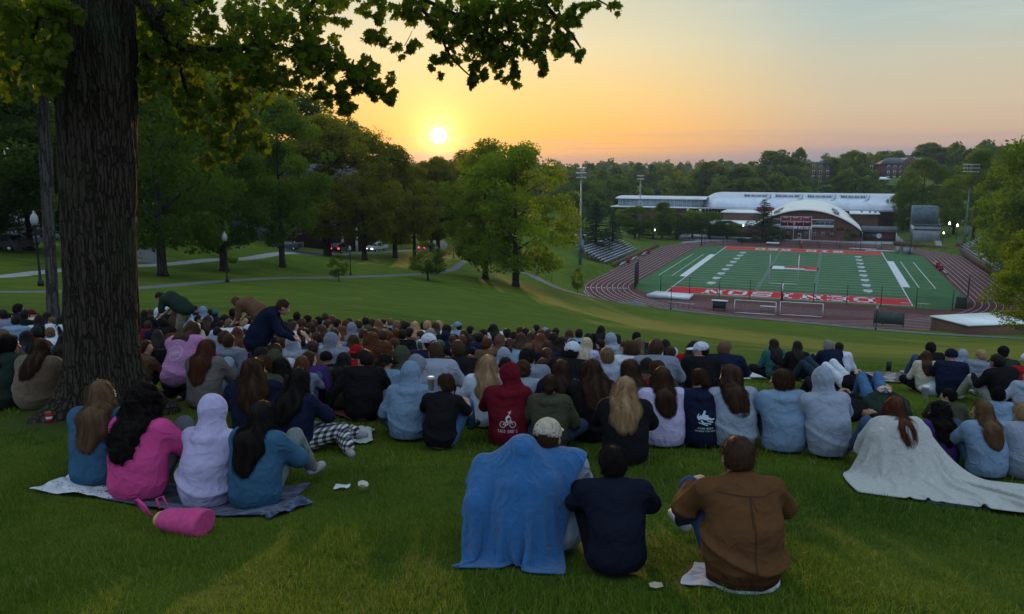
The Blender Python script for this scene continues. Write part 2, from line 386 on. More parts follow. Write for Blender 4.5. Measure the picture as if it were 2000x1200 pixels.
tag(strip('road', [spot(560, 118), spot(620, 137), spot(700, 150), spot(790, 163), spot(850, 190), spot(860, 230)], 7.0, M['asphalt'], .05), kind='structure')
tag(strip('path', [at(505, 468), at(540, 480), at(575, 492), at(610, 497)], 2.0, M['concrete']), kind='structure')

# ---------------------------------------------------------------- track and field
def scatter_fn(c1, c2, s): return noisy(c1, c2, s, .2, .01, world=True)
M['track'] = mat('track_rubber', rough=.9, fn=noisy((.080, .022, .021), (.112, .032, .028), .25, .2, .01, world=True, scale2=.07))
M['turf'] = mat('field_turf', rough=.9, fn=noisy((.030, .105, .034), (.046, .140, .046), 1.2, .2, .01, world=True, scale2=.2))
M['line'] = mat('field_paint_white', rough=.8, fn=noisy((.50, .53, .56), (.60, .63, .66), 3, world=True))
M['red'] = mat('field_paint_red', rough=.8, fn=noisy((.46, .006, .014), (.55, .010, .020), 2, world=True))
M['blackp'] = mat('field_paint_black', (.015, .015, .017), .8)
CU = 25.4
def oval(off, n=48, vc=(12.7, 97.1), rad=35.5):
    r_ = rad + off; P = []
    for k in range(n + 1): a = math.pi + math.pi * k / n; P.append((CU + r_ * math.cos(a), vc[0] + r_ * math.sin(a)))
    for k in range(n + 1): a = math.pi * k / n; P.append((CU + r_ * math.cos(a), vc[1] + r_ * math.sin(a)))
    return P
def flat(name, poly, m, z, parent=None):
    V = [fw(u, v, z) for u, v in poly]; return link(name, mesh_np(name, V, [list(range(len(V)))], [m]), parent)
class Sheets:
    def __init__(s, z): s.V = []; s.F = []; s.z = z
    def quad(s, a, b, c, d):
        n = len(s.V); s.V += [fw(p[0], p[1], s.z) for p in (a, b, c, d)]; s.F.append([n, n + 1, n + 2, n + 3])
    def rect(s, u0, v0, u1, v1): s.quad((u0, v0), (u1, v0), (u1, v1), (u0, v1))
    def line(s, a, b, w):
        a = Vector(a); b = Vector(b); t = (b - a).normalized(); n = Vector((-t.y, t.x)) * w / 2; s.quad(a - n, b - n, b + n, a + n)
    def ring(s, P, w, closed=True):
        n = len(P)
        for i in range(n if closed else n - 1): s.line(P[i], P[(i + 1) % n], w)
    def build(s, name, m, parent=None): return link(name, mesh_np(name, s.V, s.F, [m]), parent)
apron = flat('pavement', oval(14.5), M['concrete'], .012); tag(apron, kind='structure')
yard = flat('pavement', [(-20, 130), (75, 122), (80, 175), (60, 182), (-25, 165)], M['concrete'], .018); tag(yard, kind='structure')
trk = flat('running_track', oval(10.3), M['track'], .03); tag(trk, kind='structure')
ln = Sheets(.042)
for k in range(9): ln.ring(oval(.15 + 1.22 * k), .09)
for k in range(6): ln.line((-4, -10.0 - 1.2 * k), (54, -10.0 - 1.2 * k), .06)
ln.build('lane_lines', M['line'], trk)
num = Sheets(.046)
for k in range(8):
    a = math.pi + .28
    r_ = 35.5 + .75 + 1.22 * k; c = (CU + r_ * math.cos(a), 12.7 + r_ * math.sin(a)); num.line((c[0] - .3, c[1]), (c[0] + .3, c[1] - .1), .7)
num.build('lane_numbers', M['line'], trk)
tf = [(-9.2, 10), (-6.5, 1), (-3.2, -2.4), (54.5, -2.4), (58.5, 2), (60, 10), (60, 100), (56, 110), (52, 113.5), (-1, 113.5), (-6, 109), (-9.2, 100)]
turf = flat('football_field', tf, M['turf'], .05); tag(turf, kind='structure')
FL = 109.73; FWD = 48.8; G = 9.144
ez = Sheets(.062); ez.rect(.1, 0, FWD - .1, G); ez.rect(.1, FL - G, FWD - .1, FL); ez.build('end_zone', M['red'], turf)
yl = Sheets(.066)
for k in range(21):
    v = G + k * 4.572; yl.line((.1, v), (FWD - .1, v), .16)
for v in (0, FL): yl.line((-.1, v), (FWD + .1, v), .25)
for u in (0, FWD): yl.line((u, 0), (u, FL), .22)
for k in range(100):
    v = G + .914 * k
    for u in (18.3, 30.5): yl.line((u - .45, v), (u + .45, v), .12)
yl.rect(-1.75, 27.4, -.12, 82.3); yl.rect(FWD + .12, 27.4, FWD + 1.75, 82.3)
for u in (-3.6, -6.9, FWD + 3.6, FWD + 6.9): yl.line((u, 27.4), (u, 82.3), .18)
yl.line((-6.9, 27.4), (-1, 27.4), .1); yl.line((FWD + 1, 27.4), (FWD + 6.9, 27.4), .1)
yl.build('yard_lines', M['line'], turf)
# block letters drawn with slab strokes on a 6 x 7 cell
GL = {'D': [((1.3, 0), (1.3, 7)), ((0, .6), (4, .6)), ((0, 6.4), (4, 6.4)), ((4, .5), (5.2, 2)), ((5.2, 1.6), (5.2, 5.4)), ((5.2, 5), (4, 6.5))],
      'E': [((1.3, 0), (1.3, 7)), ((0, .6), (5.5, .6)), ((0, 6.4), (5.5, 6.4)), ((1.3, 3.5), (4.2, 3.5)), ((5.3, 0), (5.3, 2)), ((5.3, 5), (5.3, 7)), ((4, 2.6), (4, 4.4))],
      'N': [((1.2, 0), (1.2, 7)), ((5, 0), (5, 7)), ((1.2, 6.6), (5, .5)), ((0, .5), (2.4, .5)), ((0, 6.5), (2, 6.5)), ((3.8, 6.5), (6.2, 6.5))],
      'I': [((3, 0), (3, 7)), ((1.3, .6), (4.7, .6)), ((1.3, 6.4), (4.7, 6.4))],
      'S': [((5.3, 4.9), (5.3, 6.8)), ((.8, 6.4), (5.2, 6.4)), ((.8, 3.7), (.8, 6.3)), ((.8, 3.6), (5.2, 3.6)), ((5.2, 3.4), (5.2, .8)), ((5.2, .6), (.8, .6)), ((.7, .2), (.7, 2.1))],
      'O': [((.9, 1.2), (.9, 5.8)), ((5.1, 1.2), (5.1, 5.8)), ((1.6, .6), (4.4, .6)), ((1.6, 6.4), (4.4, 6.4)), ((.9, 1.4), (1.9, .4)), ((4.1, .4), (5.1, 1.4)), ((.9, 5.6), (1.9, 6.6)), ((4.1, 6.6), (5.1, 5.6))],
      'B': [((1.3, 0), (1.3, 7)), ((0, .6), (4.2, .6)), ((0, 6.4), (4.2, 6.4)), ((1.3, 3.5), (4.3, 3.5)), ((5, 1), (5, 3)), ((4.8, 4), (4.8, 6))],
      'G': [((.9, 1.2), (.9, 5.8)), ((1.5, .6), (5, .6)), ((1.5, 6.4), (5.2, 6.4)), ((5.2, .4), (5.2, 3)), ((3.4, 3), (6, 3)), ((5.3, 5), (5.3, 6.8))],
      'R': [((1.3, 0), (1.3, 7)), ((0, .6), (2.6, .6)), ((0, 6.4), (4.3, 6.4)), ((1.3, 3.4), (4.3, 3.4)), ((4.9, 3.8), (4.9, 6)), ((3.2, 3.3), (5.2, .2)), ((4.2, .6), (6, .6))],
      'F': [((1.3, 0), (1.3, 7)), ((0, .6), (2.8, .6)), ((0, 6.4), (5.5, 6.4)), ((1.3, 3.5), (4.2, 3.5)), ((5.3, 5), (5.3, 7))],
      'L': [((1.3, 0), (1.3, 7)), ((0, .6), (5.5, .6)), ((0, 6.4), (2.8, 6.4)), ((5.3, 0), (5.3, 2.2))]}
def letters(sh, text, u0, v0, cw, chh, flip, pitch=None, sw=1.15):
    """lays block letters; flip=True: read from the far side of the field"""
    sc = cw / 6.0; sv = chh / 7.0; u = u0; sgn = -1 if flip else 1; pitch = pitch or cw * 1.18
    for ch in text:
        if ch != ' ':
            for (a, b) in GL[ch]:
                ax, ay, bx, by = a[0], a[1], b[0], b[1]
                t = Vector((bx - ax, by - ay)).normalized(); n = Vector((-t.y, t.x)) * sw / 2
                q = [Vector((ax, ay)) - n, Vector((bx, by)) - n, Vector((bx, by)) + n, Vector((ax, ay)) + n]
                sh.quad(*[(u + sgn * p.x * sc, v0 + sgn * p.y * sv) for p in q])
            sh.z += .0006
        u += sgn * pitch
let = Sheets(.072); letters(let, 'DENISON', 42.3, 7.9, 4.3, 6.6, True, 5.05); letters(let, 'BIG RED', 37.4, FL - 1.4, 3.4, 6.4, True, 4.0)
let.build('end_zone_lettering', M['line'], turf)
nm = Sheets(.07)
for k in range(1, 10):
    v = G + k * 9.144; w = 5 - abs(5 - k)
    for side, u in ((-1, 7.4), (1, FWD - 7.4)):
        for dv in (-1.5, .5): nm.rect(u - .9, v + dv, u + .9, v + dv + 1.2)
        if k != 5: nm.quad((u - .45 , v - 2.1), (u + .1, v - 2.9), (u + .1, v - 2.9), (u + .65, v - 2.1))
nm.build('field_numbers', M['line'], turf)
lg = Sheets(.068); lg.rect(18.2, 51.0, 30.6, 58.8); lgb = lg.build('midfield_emblem', M['blackp'], turf)
e1 = Sheets(.076); e1.rect(18.8, 51.4, 21.9, 58.4); e1.rect(21.9, 52.1, 27.2, 54.6); e1.rect(27.2, 51.3, 30.2, 52.4); e1.build('emblem_white', M['line'], lgb)
e2 = Sheets(.080); e2.rect(21.8, 56.4, 27.4, 58.4); e2.rect(27.1, 52.5, 30.2, 58.6); e2.build('emblem_red', M['red'], lgb)
e3 = Sheets(.078); e3.rect(21.95, 54.6, 27.05, 56.35); e3.build('emblem_gap', M['turf'], lgb)
# ---------------------------------------------------------------- trees
def leaf_mat(name, c1, c2, trans=.45, warm=None):
    def fn(g, b):
        co = pos_co(g); oi = g.new('ShaderNodeObjectInfo')
        a = g.new('ShaderNodeAttribute'); a.attribute_name = 'tint'
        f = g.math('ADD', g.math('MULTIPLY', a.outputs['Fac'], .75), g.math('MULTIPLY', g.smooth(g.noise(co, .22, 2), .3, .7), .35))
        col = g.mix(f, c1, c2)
        sc = g.new('ShaderNodeVectorMath', operation='MULTIPLY'); g.l.new(col, sc.inputs[0]); g.l.new(oi.outputs['Color'], sc.inputs[1])
        g.put(b.inputs['Base Color'], sc.outputs[0])
        tr = g.new('ShaderNodeBsdfTranslucent'); tc = g.new('ShaderNodeVectorMath', operation='MULTIPLY')
        g.l.new(sc.outputs[0], tc.inputs[0]); tc.inputs[1].default_value = (1.5, 1.65, .5); g.l.new(tc.outputs[0], tr.inputs[0])
        mx = g.new('ShaderNodeMixShader'); mx.inputs[0].default_value = trans; g.l.new(b.outputs[0], mx.inputs[1]); g.l.new(tr.outputs[0], mx.inputs[2])
        out = [n for n in g.n if n.type == 'OUTPUT_MATERIAL'][0]; g.l.new(mx.outputs[0], out.inputs[0])
    return mat(name, rough=.7, spec=.2, fn=fn)
M['leaf'] = leaf_mat('tree_leaves', (.030, .062, .008), (.135, .180, .016), .55)
M['maple'] = leaf_mat('maple_leaves', (.020, .046, .007), (.13, .17, .014), .55)
M['needle'] = leaf_mat('conifer_needles', (.014, .032, .013), (.034, .062, .022), .15)
def bark_fn(c1, c2, sc):
    def fn(g, b):
        co = obj_co(g); mp = g.new('ShaderNodeMapping'); g.l.new(co, mp.inputs[0]); mp.inputs['Scale'].default_value = (1, 1, .10)
        v = g.new('ShaderNodeTexVoronoi', feature='DISTANCE_TO_EDGE'); g.l.new(g.vmath('ADD', mp.outputs[0], g.vmath('MULTIPLY', g.noise(co, 6, 3, out=1), (.06, .06, .06))), v.inputs['Vector']); v.inputs['Scale'].default_value = sc
        n = g.noise(co, 14, 5, .7); h = g.math('ADD', g.math('MULTIPLY', g.smooth(v.outputs['Distance'], 0, .16), .55), g.math('MULTIPLY', n, 1.0))
        col = g.mix(g.smooth(h, .4, 1.3), c1, c2); col = g.mix(g.math('MULTIPLY', g.smooth(g.noise(co, 1.3, 3), .50, .72), .6), col, (.05, .075, .038))
        g.put(b.inputs['Base Color'], col); g.put(b.inputs['Normal'], g.bump(h, 1.0, .05))
    return fn
M['bark'] = mat('maple_bark', rough=.95, spec=.1, fn=bark_fn((.022, .018, .013), (.072, .060, .045), 22))
M['bark2'] = mat('tree_bark', rough=.95, spec=.1, fn=bark_fn((.018, .014, .011), (.060, .050, .040), 5))
M['barkg'] = mat('grey_bark', rough=.95, spec=.1, fn=bark_fn((.045, .042, .040), (.14, .13, .12), 9))

def rand_frames(n, rng, flat=.0):
    a = rng.normal(size=(n, 3)); a[:, 2] *= 1 - flat; a /= np.linalg.norm(a, axis=1, keepdims=True)
    b = rng.normal(size=(n, 3)); b -= a * (a * b).sum(1, keepdims=True); b /= np.linalg.norm(b, axis=1, keepdims=True)
    return a, b
def leaf_quads(C, size, rng, tint, droop=.0):
    """a bent four-sided leaf at each centre: two triangles folded on the midrib"""
    n = len(C); a, b = rand_frames(n, rng); c = np.cross(a, b); s = (size * rng.uniform(.6, 1.35, n))[:, None]
    V = np.stack([C - a * s * .5, C + b * s * .36 + c * s * .10, C + a * s * .55 - c * s * .12, C - b * s * .36 + c * s * .10], 1).reshape(-1, 3)
    i = np.arange(n)[:, None] * 4
    F = np.concatenate([i + [0, 1, 2], i + [0, 2, 3]], 1).reshape(-1, 3)
    return V, F, np.repeat(tint, 4)
def crown_points(rng, H, W, base, nclump, per, cr, shape, shell=.75):
    """leaf centres: clumps over a lobed crown between base and H"""
    pts = []; tint = []; hh = (H - base)
    k = 0
    while k < nclump:
        u = rng.uniform(0, 1); th = rng.uniform(0, 2 * math.pi)
        prof = shape(u); rr = W * prof * (rng.uniform(0, 1) ** .5 if rng.random() > shell else rng.uniform(.72, 1.05))
        rr *= 1 + .16 * math.sin(3 * th + 2.2 + 5 * u) + .10 * math.sin(5 * th + 1.3)
        c = np.array([rr * math.cos(th), rr * math.sin(th), base + hh * u]); r_ = cr * rng.uniform(.6, 1.35)
        m = int(per * (r_ / cr) ** 2); q = rng.normal(size=(m, 3)); q /= np.linalg.norm(q, axis=1, keepdims=True)
        q *= (rng.uniform(.25, 1, (m, 1)) ** .5) * r_; q[:, 2] *= .72
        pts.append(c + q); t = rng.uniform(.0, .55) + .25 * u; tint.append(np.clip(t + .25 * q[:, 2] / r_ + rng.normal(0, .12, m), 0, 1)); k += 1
    return np.concatenate(pts), np.concatenate(tint)
def trunk_mb(H, r0, base, W, rng, nlimb=7, forks=None, lean=0.0):
    mb = MB(); n = 7; pts = [(lean * (i / n) ** 2 + rng.normal(0, .03) * i * .3, rng.normal(0, .03) * i * .3, H * .82 * i / n) for i in range(n + 1)]
    rad = [r0 * (1.35 if i == 0 else 1) * (1 - .85 * i / n) for i in range(n + 1)]
    pts.insert(1, (0, 0, .35)); rad.insert(1, r0 * 1.02); mb.tube(pts, rad, 9)
    for k in range(nlimb):
        z = base * .75 + (H * .7 - base * .75) * k / nlimb; th = k * 2.4 + rng.uniform(-.3, .3); L = W * rng.uniform(.55, .85)
        p0 = Vector((lean * (z / H) ** 2, 0, z)); p1 = p0 + Vector((math.cos(th) * L * .45, math.sin(th) * L * .45, L * .30)); p2 = p0 + Vector((math.cos(th) * L, math.sin(th) * L, L * .55))
        r_ = r0 * .38 * (1 - .5 * k / nlimb); mb.tube([p0, p1, p2], [r_, r_ * .65, r_ * .2], 6)
    return mb
shp_round = lambda u: (math.sin(math.pi * min(max(u * .92 + .06, 0), 1)) ** .62)
shp_tall = lambda u: (math.sin(math.pi * min(max(u ** .8 * .95 + .04, 0), 1)) ** .8)
shp_low = lambda u: (1 - u ** 2.2) ** .55 * (.65 + .35 * min(u * 4, 1))
def make_tree(kind, seed):
    rng = np.random.default_rng(seed)
    if kind == 'broad': H, W, base, nc, per, cr, ls, sh, tr = 16, 6.4, 2.6, 115, 190, 1.45, .30, shp_low, .40
    elif kind == 'oval': H, W, base, nc, per, cr, ls, sh, tr = 16, 4.8, 2.8, 100, 190, 1.25, .28, shp_round, .34
    elif kind == 'tall': H, W, base, nc, per, cr, ls, sh, tr = 20, 5.0, 3.0, 120, 180, 1.4, .30, shp_tall, .42
    elif kind == 'small': H, W, base, nc, per, cr, ls, sh, tr = 5, 1.9, 1.2, 36, 120, .55, .16, shp_round, .09
    elif kind == 'bush': H, W, base, nc, per, cr, ls, sh, tr = 2.6, 1.8, .15, 34, 110, .5, .15, shp_low, .06
    elif kind == 'pinkbare': H, W, base, nc, per, cr, ls, sh, tr = 15, 5, 3.0, 60, 60, 1.5, .22, shp_round, .36
    elif kind == 'far': H, W, base, nc, per, cr, ls, sh, tr = 17, 6.6, 2.0, 60, 95, 1.75, .75, shp_low, .4
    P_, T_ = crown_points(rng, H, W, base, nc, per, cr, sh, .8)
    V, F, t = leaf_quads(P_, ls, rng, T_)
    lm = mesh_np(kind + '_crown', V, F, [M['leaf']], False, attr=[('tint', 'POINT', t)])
    tm = trunk_mb(H, tr, base, W, rng, 3 if kind in ('small', 'bush') else 8).mesh(kind + '_trunk', M['bark2'], True)
    return lm, tm, H, W
def make_conifer(seed, H=17, W=3.6, droop=.25, gaps=1.0, base=.6):
    rng = np.random.default_rng(seed); P_ = []; T_ = []; mb = MB(); mb.tube([(0, 0, 0), (0, 0, H * .6), (0, 0, H)], [.3, .16, .03], 7)
    nl = int(26 * gaps)
    for i in range(nl):
        z = base + (H - base) * (i / nl) ** .95; L0 = W * (1 - (z - base) / (H - base)) ** .8 + .15
        for k in range(int(6 + 3 * gaps)):
            th = rng.uniform(0, 6.283); L = L0 * rng.uniform(.65, 1.12); n = int(26 * L) + 8
            s = rng.uniform(.1, 1, n) ** .7 * L; w = (.10 + .16 * s) * rng.normal(0, 1, n) * .8
            P_.append(np.stack([s * math.cos(th) - w * math.sin(th), s * math.sin(th) + w * math.cos(th), z - droop * s + .10 * s * s / max(L, 1) + rng.normal(0, .07, n)], -1))
            T_.append(np.clip(.3 + .5 * s / L + rng.normal(0, .15, n), 0, 1))
            if k % 3 == 0: mb.tube([(0, 0, z), (L * .9 * math.cos(th), L * .9 * math.sin(th), z - droop * L * .8)], [.05, .012], 4)
    V, F, t = leaf_quads(np.concatenate(P_), .22, rng, np.concatenate(T_))
    return mesh_np('conifer_crown', V, F, [M['needle']], attr=[('tint', 'POINT', t)]), mb.mesh('conifer_trunk', M['bark2'], True), H, W
TP = {k: [make_tree(k, 11 * i + len(k)) for i in range(n)] for k, n in (('broad', 2), ('oval', 2), ('tall', 2), ('small', 1), ('bush', 1), ('pinkbare', 1), ('far', 2))}
TP['spruce'] = [make_conifer(5)]; TP['pine'] = [make_conifer(9, 13, 4.6, -.12, .8, 1.0)]
TREE_GROUP = None
def tree(kind, loc, h, w, label, cat='tree', group=None, tint=(1, 1, 1), var=0, bark=None, name=None):
    lm, tm, H, W = TP[kind][var % len(TP[kind])]
    nm_ = name or {'spruce': 'spruce_tree', 'pine': 'pine_tree', 'bush': 'bush', 'small': 'young_tree'}.get(kind, 'leafy_tree')
    t = empty(nm_, loc, random.uniform(0, 6.28)); t.scale = (w / (2 * W), w / (2 * W), h / H); tag(t, label, cat, group)
    link('crown', lm, t, color=tint); link('trunk', tm, t)
    return t
def tpx(kind, px, py, toppx, wpx, label, d=None, **kw):
    """a tree standing at a pixel, its top at row toppx and wpx wide"""
    loc = spot(px, d) if d else at(px, py); dep = loc[1] * math.cos(PITCH) - (loc[2] - HC) * math.sin(PITCH)
    sc = dep / FPX; rt = ray(px, toppx); h = HC + rt[2] / rt[1] * loc[1] - loc[2]
    return tree(kind, tuple(loc), max(h, .8), wpx * sc, label, **kw)
G1 = 'trees along the road left of the lawn'
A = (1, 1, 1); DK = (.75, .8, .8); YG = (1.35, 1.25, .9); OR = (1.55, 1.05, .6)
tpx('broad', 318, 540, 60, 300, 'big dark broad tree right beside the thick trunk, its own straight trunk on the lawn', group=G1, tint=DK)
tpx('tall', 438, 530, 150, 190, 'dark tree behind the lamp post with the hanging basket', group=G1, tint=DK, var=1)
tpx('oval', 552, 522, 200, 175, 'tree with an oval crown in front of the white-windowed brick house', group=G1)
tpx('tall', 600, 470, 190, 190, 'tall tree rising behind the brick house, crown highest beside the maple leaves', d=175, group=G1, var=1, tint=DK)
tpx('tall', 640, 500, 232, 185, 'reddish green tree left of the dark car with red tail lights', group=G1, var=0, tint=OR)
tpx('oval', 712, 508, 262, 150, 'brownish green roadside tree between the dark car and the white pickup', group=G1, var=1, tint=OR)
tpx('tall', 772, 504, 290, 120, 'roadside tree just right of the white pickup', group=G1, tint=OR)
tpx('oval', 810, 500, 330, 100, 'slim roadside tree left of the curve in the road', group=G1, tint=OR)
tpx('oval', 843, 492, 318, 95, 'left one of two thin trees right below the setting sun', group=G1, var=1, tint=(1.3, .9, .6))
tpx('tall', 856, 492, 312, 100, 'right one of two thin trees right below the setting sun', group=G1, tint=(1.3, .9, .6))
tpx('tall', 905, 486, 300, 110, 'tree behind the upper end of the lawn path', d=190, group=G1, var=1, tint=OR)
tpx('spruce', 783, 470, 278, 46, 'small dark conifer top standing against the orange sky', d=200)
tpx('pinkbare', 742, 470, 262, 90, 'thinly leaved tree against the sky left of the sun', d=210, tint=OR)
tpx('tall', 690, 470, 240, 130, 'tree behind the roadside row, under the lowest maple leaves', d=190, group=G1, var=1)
tpx('tall', 948, 546, 281, 150, 'forked tree with two thin dark stems beside the lawn path', tint=(1.6, 1.35, .7), group='trees at the end of the lawn', var=1)
tpx('broad', 1007, 560, 288, 232, 'wide bright green tree at the end of the lawn, biggest crown before the stadium', tint=(1.75, 1.55, .75), group='trees at the end of the lawn')
tpx('small', 662, 550, 500, 38, 'young sapling beside the lamp post on the lawn edge')
tpx('small', 836, 548, 478, 80, 'low many-stemmed ornamental tree by the lawn path', tint=(1, .9, .8), var=0)
tpx('small', 366, 478, 432, 60, 'young green tree on the lit lawn between two big trunks', tint=YG)
tpx('small', 1128, 575, 527, 26, 'thin sapling on the slope above the lawn path')
G2 = 'dark trees around the car park'
for i, (px, d, top, w, lab) in enumerate([(60, 74, 190, 210, 'dark tree leaning over the parked cars'), (-40, 70, 40, 300, 'dark tree at the very left edge above the car park'), (195, 95, 120, 260, 'dark tree hidden mostly by the thick trunk'),
        (105, 120, 60, 260, 'tall dark tree filling the gap left of the thick trunk'), (420, 150, 90, 240, 'tall dark tree rising behind the lit lawn'), (500, 185, 130, 230, 'tall dark tree on the ridge behind the brick house'), (270, 160, 60, 280, 'tall dark tree far behind the young green tree'), (350, 125, 210, 180, 'dark green tree in front of the grey stone wall'), (10, 160, 90, 300, 'dark tree behind the car park'), (320, 210, 100, 260, 'dark tree on the far side of the brick house')]):
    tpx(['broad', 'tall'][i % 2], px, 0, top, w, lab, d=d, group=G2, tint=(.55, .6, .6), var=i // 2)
# spruces, pine and round trees round the stadium
G3 = 'trees behind the left bleachers'
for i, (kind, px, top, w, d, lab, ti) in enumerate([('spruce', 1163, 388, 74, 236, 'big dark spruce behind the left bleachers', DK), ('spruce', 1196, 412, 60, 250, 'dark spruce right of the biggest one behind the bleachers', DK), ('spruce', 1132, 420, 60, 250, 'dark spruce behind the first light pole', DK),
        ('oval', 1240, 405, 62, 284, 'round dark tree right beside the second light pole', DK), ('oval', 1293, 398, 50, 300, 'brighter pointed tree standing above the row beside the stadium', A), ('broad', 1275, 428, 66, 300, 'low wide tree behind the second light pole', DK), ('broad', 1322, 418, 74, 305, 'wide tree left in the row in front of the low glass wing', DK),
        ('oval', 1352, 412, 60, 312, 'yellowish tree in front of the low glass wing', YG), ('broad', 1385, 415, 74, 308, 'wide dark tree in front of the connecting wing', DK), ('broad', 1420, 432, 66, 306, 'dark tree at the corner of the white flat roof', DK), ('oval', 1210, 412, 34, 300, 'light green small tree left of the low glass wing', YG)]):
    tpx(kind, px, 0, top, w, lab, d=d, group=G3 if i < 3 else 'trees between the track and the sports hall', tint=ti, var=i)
tpx('pine', 1489, 0, 388, 78, 'layered pine tree in front of the brick gable of the sports hall', d=296)
tpx('bush', 1645, 0, 446, 62, 'wide ivy green bush against the right end of the brick gable', cat='bush', d=298, tint=(.6, .75, .6))
tpx('bush', 1520, 0, 452, 40, 'dark shrub at the left foot of the brick gable', cat='bush', d=300, tint=(.5, .6, .5))
# right side
G4 = 'big trees on the right bank'
tpx('broad', 2065, 0, 225, 300, 'huge green tree rising highest at the right edge', d=150, group=G4, tint=(.9, 1.05, .8))
tpx('tall', 1962, 0, 292, 110, 'green tree in front of the huge one, above the right bleachers', d=190, group=G4, tint=(1.1, 1.2, .8), var=1)
tpx('broad', 2060, 0, 375, 190, 'yellow green tree low at the right edge above the white-roofed shed', d=84, group=G4, tint=(1.4, 1.3, .8), var=1)
tpx('oval', 2012, 0, 490, 150, 'nearest tree at the right edge, its leaves overlapping the white shed roof', d=74, group=G4, tint=(1.2, 1.2, .8))
tpx('broad', 1797, 0, 312, 110, 'dark round tree left of the right-hand light pole', d=330, group='trees behind the right bleachers', tint=DK)
tpx('tall', 1862, 0, 345, 70, 'light green tree just behind the right-hand light pole', d=300, group='trees behind the right bleachers', tint=YG)
tpx('oval', 1900, 0, 300, 90, 'green tree between the right-hand light pole and the huge tree', d=270, group='trees behind the right bleachers')
tpx('broad', 1762, 0, 372, 56, 'low tree at the right end of the long curved roof', d=340, group='trees behind the right bleachers', tint=YG)
# wooded hills: single trees one can tell apart, then the mass
G5 = 'single trees standing out of the far wood'
for i, (px, top, w, d, lab, ti) in enumerate([(1210, 352, 60, 470, 'lighter round tree in the wood left of the second light pole', A), (1325, 335, 66, 480, 'pinkish grey bare-looking tree in the wood above the glass wing', (1.5, 1.1, 1.1)), (1385, 318, 90, 520, 'brownish tree in the wood above the curved roof end', (1.1, .85, .7)),
        (1445, 330, 70, 500, 'dark green round tree in the wood over the curved roof', DK), (1510, 296, 100, 560, 'tallest dark tree on the wooded skyline', DK), (1557, 294, 40, 600, 'thin-topped tree sticking out of the skyline', A), (1590, 320, 46, 560, 'grey leafless-looking tree beside the hidden brick hall', (1.5, 1.3, 1.3)),
        (1660, 298, 66, 600, 'loose tree on the skyline between the two brick halls', YG), (1722, 296, 50, 620, 'open-crowned tree on the skyline left of the grey-roofed hall', YG), (1812, 283, 76, 640, 'tree rising right behind the grey-roofed brick hall', A), (1850, 288, 60, 640, 'tree on the skyline right of the grey-roofed hall', A),
        (1700, 360, 50, 480, 'dark tree on the hill below the brick halls', DK), (1625, 352, 60, 500, 'green tree right above the long curved roof', A), (1475, 352, 60, 470, 'green tree above the left skylights of the curved roof', A)]):
    tpx('pinkbare' if 'leafless' in lab or 'bare' in lab else 'far', px, 0, top, w, lab, d=d, group=G5, tint=ti, var=i)

def far_wood():
    rng = np.random.default_rng(3); V = []; F = []; T = []; nv = 0
    protos = []
    for s in range(4):
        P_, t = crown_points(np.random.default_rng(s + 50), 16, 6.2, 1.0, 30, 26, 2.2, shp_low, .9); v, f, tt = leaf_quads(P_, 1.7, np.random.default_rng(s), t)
        protos.append((v, f, tt))
    n = 0; tries = 0
    while n < 1250 and tries < 60000:
        tries += 1; px = rng.uniform(-150, 2150); d = math.exp(rng.uniform(math.log(370), math.log(2600)))
        r_ = ray(px, 350); x = r_[0] / r_[1] * d; dx, dy = x - X0, d - Y0; u = dx * cY - dy * sY; v_ = dx * sY + dy * cY
        if -75 < u < 105 and v_ < 300: continue
        if px < 1100 and d < 420: continue
        lowz = 1700 < px < 1845 and d < 600 or 1570 < px < 1640 and d < 600     # low growth in front of the brick halls
        if lowz and d > 520: continue
        if d > 700 and rng.random() < .25: continue
        s = rng.uniform(.75, 1.25) * (1 if d < 900 else 1.25) * (.5 if lowz else 1); z = hz(x, d)
        v, f, tt = protos[rng.integers(4)]; a = rng.uniform(0, 6.28); ca, sa = math.cos(a) * s, math.sin(a) * s
        vv = np.stack([v[:, 0] * ca - v[:, 1] * sa + x, v[:, 0] * sa + v[:, 1] * ca + d, v[:, 2] * s * rng.uniform(.85, 1.15) + z - .5], -1)
        V.append(vv); F.append(f + nv); T.append(np.clip(tt * .8 + rng.uniform(-.25, .35), 0, 1)); nv += len(vv); n += 1
    o = link('wood', mesh_np('wood', np.concatenate(V), np.concatenate(F), [M['leaf']], attr=[('tint', 'POINT', np.concatenate(T))]))
    tag(o, 'wooded hills stretching to the horizon behind the stadium', 'wood', kind='stuff')
far_wood()
# ---------------------------------------------------------------- buildings and the stadium's furniture
def brick_fn(c1, c2, mort, s=1.0):
    def fn(g, b):
        co = obj_co(g); br = g.new('ShaderNodeTexBrick'); sp = g.new('ShaderNodeSeparateXYZ'); g.l.new(co, sp.inputs[0])
        cb = g.new('ShaderNodeCombineXYZ'); g.l.new(g.math('ADD', sp.outputs[0], sp.outputs[1]), cb.inputs[0]); g.l.new(sp.outputs[2], cb.inputs[1]); g.l.new(cb.outputs[0], br.inputs[0])
        br.inputs['Scale'].default_value = 1 / s; br.inputs['Brick Width'].default_value = .42; br.inputs['Row Height'].default_value = .15; br.inputs['Mortar Size'].default_value = .012
        br.inputs['Color1'].default_value = (*c1, 1); br.inputs['Color2'].default_value = (*c2, 1); br.inputs['Mortar'].default_value = (*mort, 1)
        n = g.noise(co, .6, 4, .6); g.put(b.inputs['Base Color'], g.mix(g.math('MULTIPLY', n, .5), br.outputs[0], (c1[0] * .5, c1[1] * .5, c1[2] * .5)))
        g.put(b.inputs['Normal'], g.bump(br.outputs['Fac'], .3, .01))
    return fn
M['brick'] = mat('brick', rough=.9, fn=brick_fn((.17, .075, .050), (.12, .055, .04), (.16, .14, .12)))
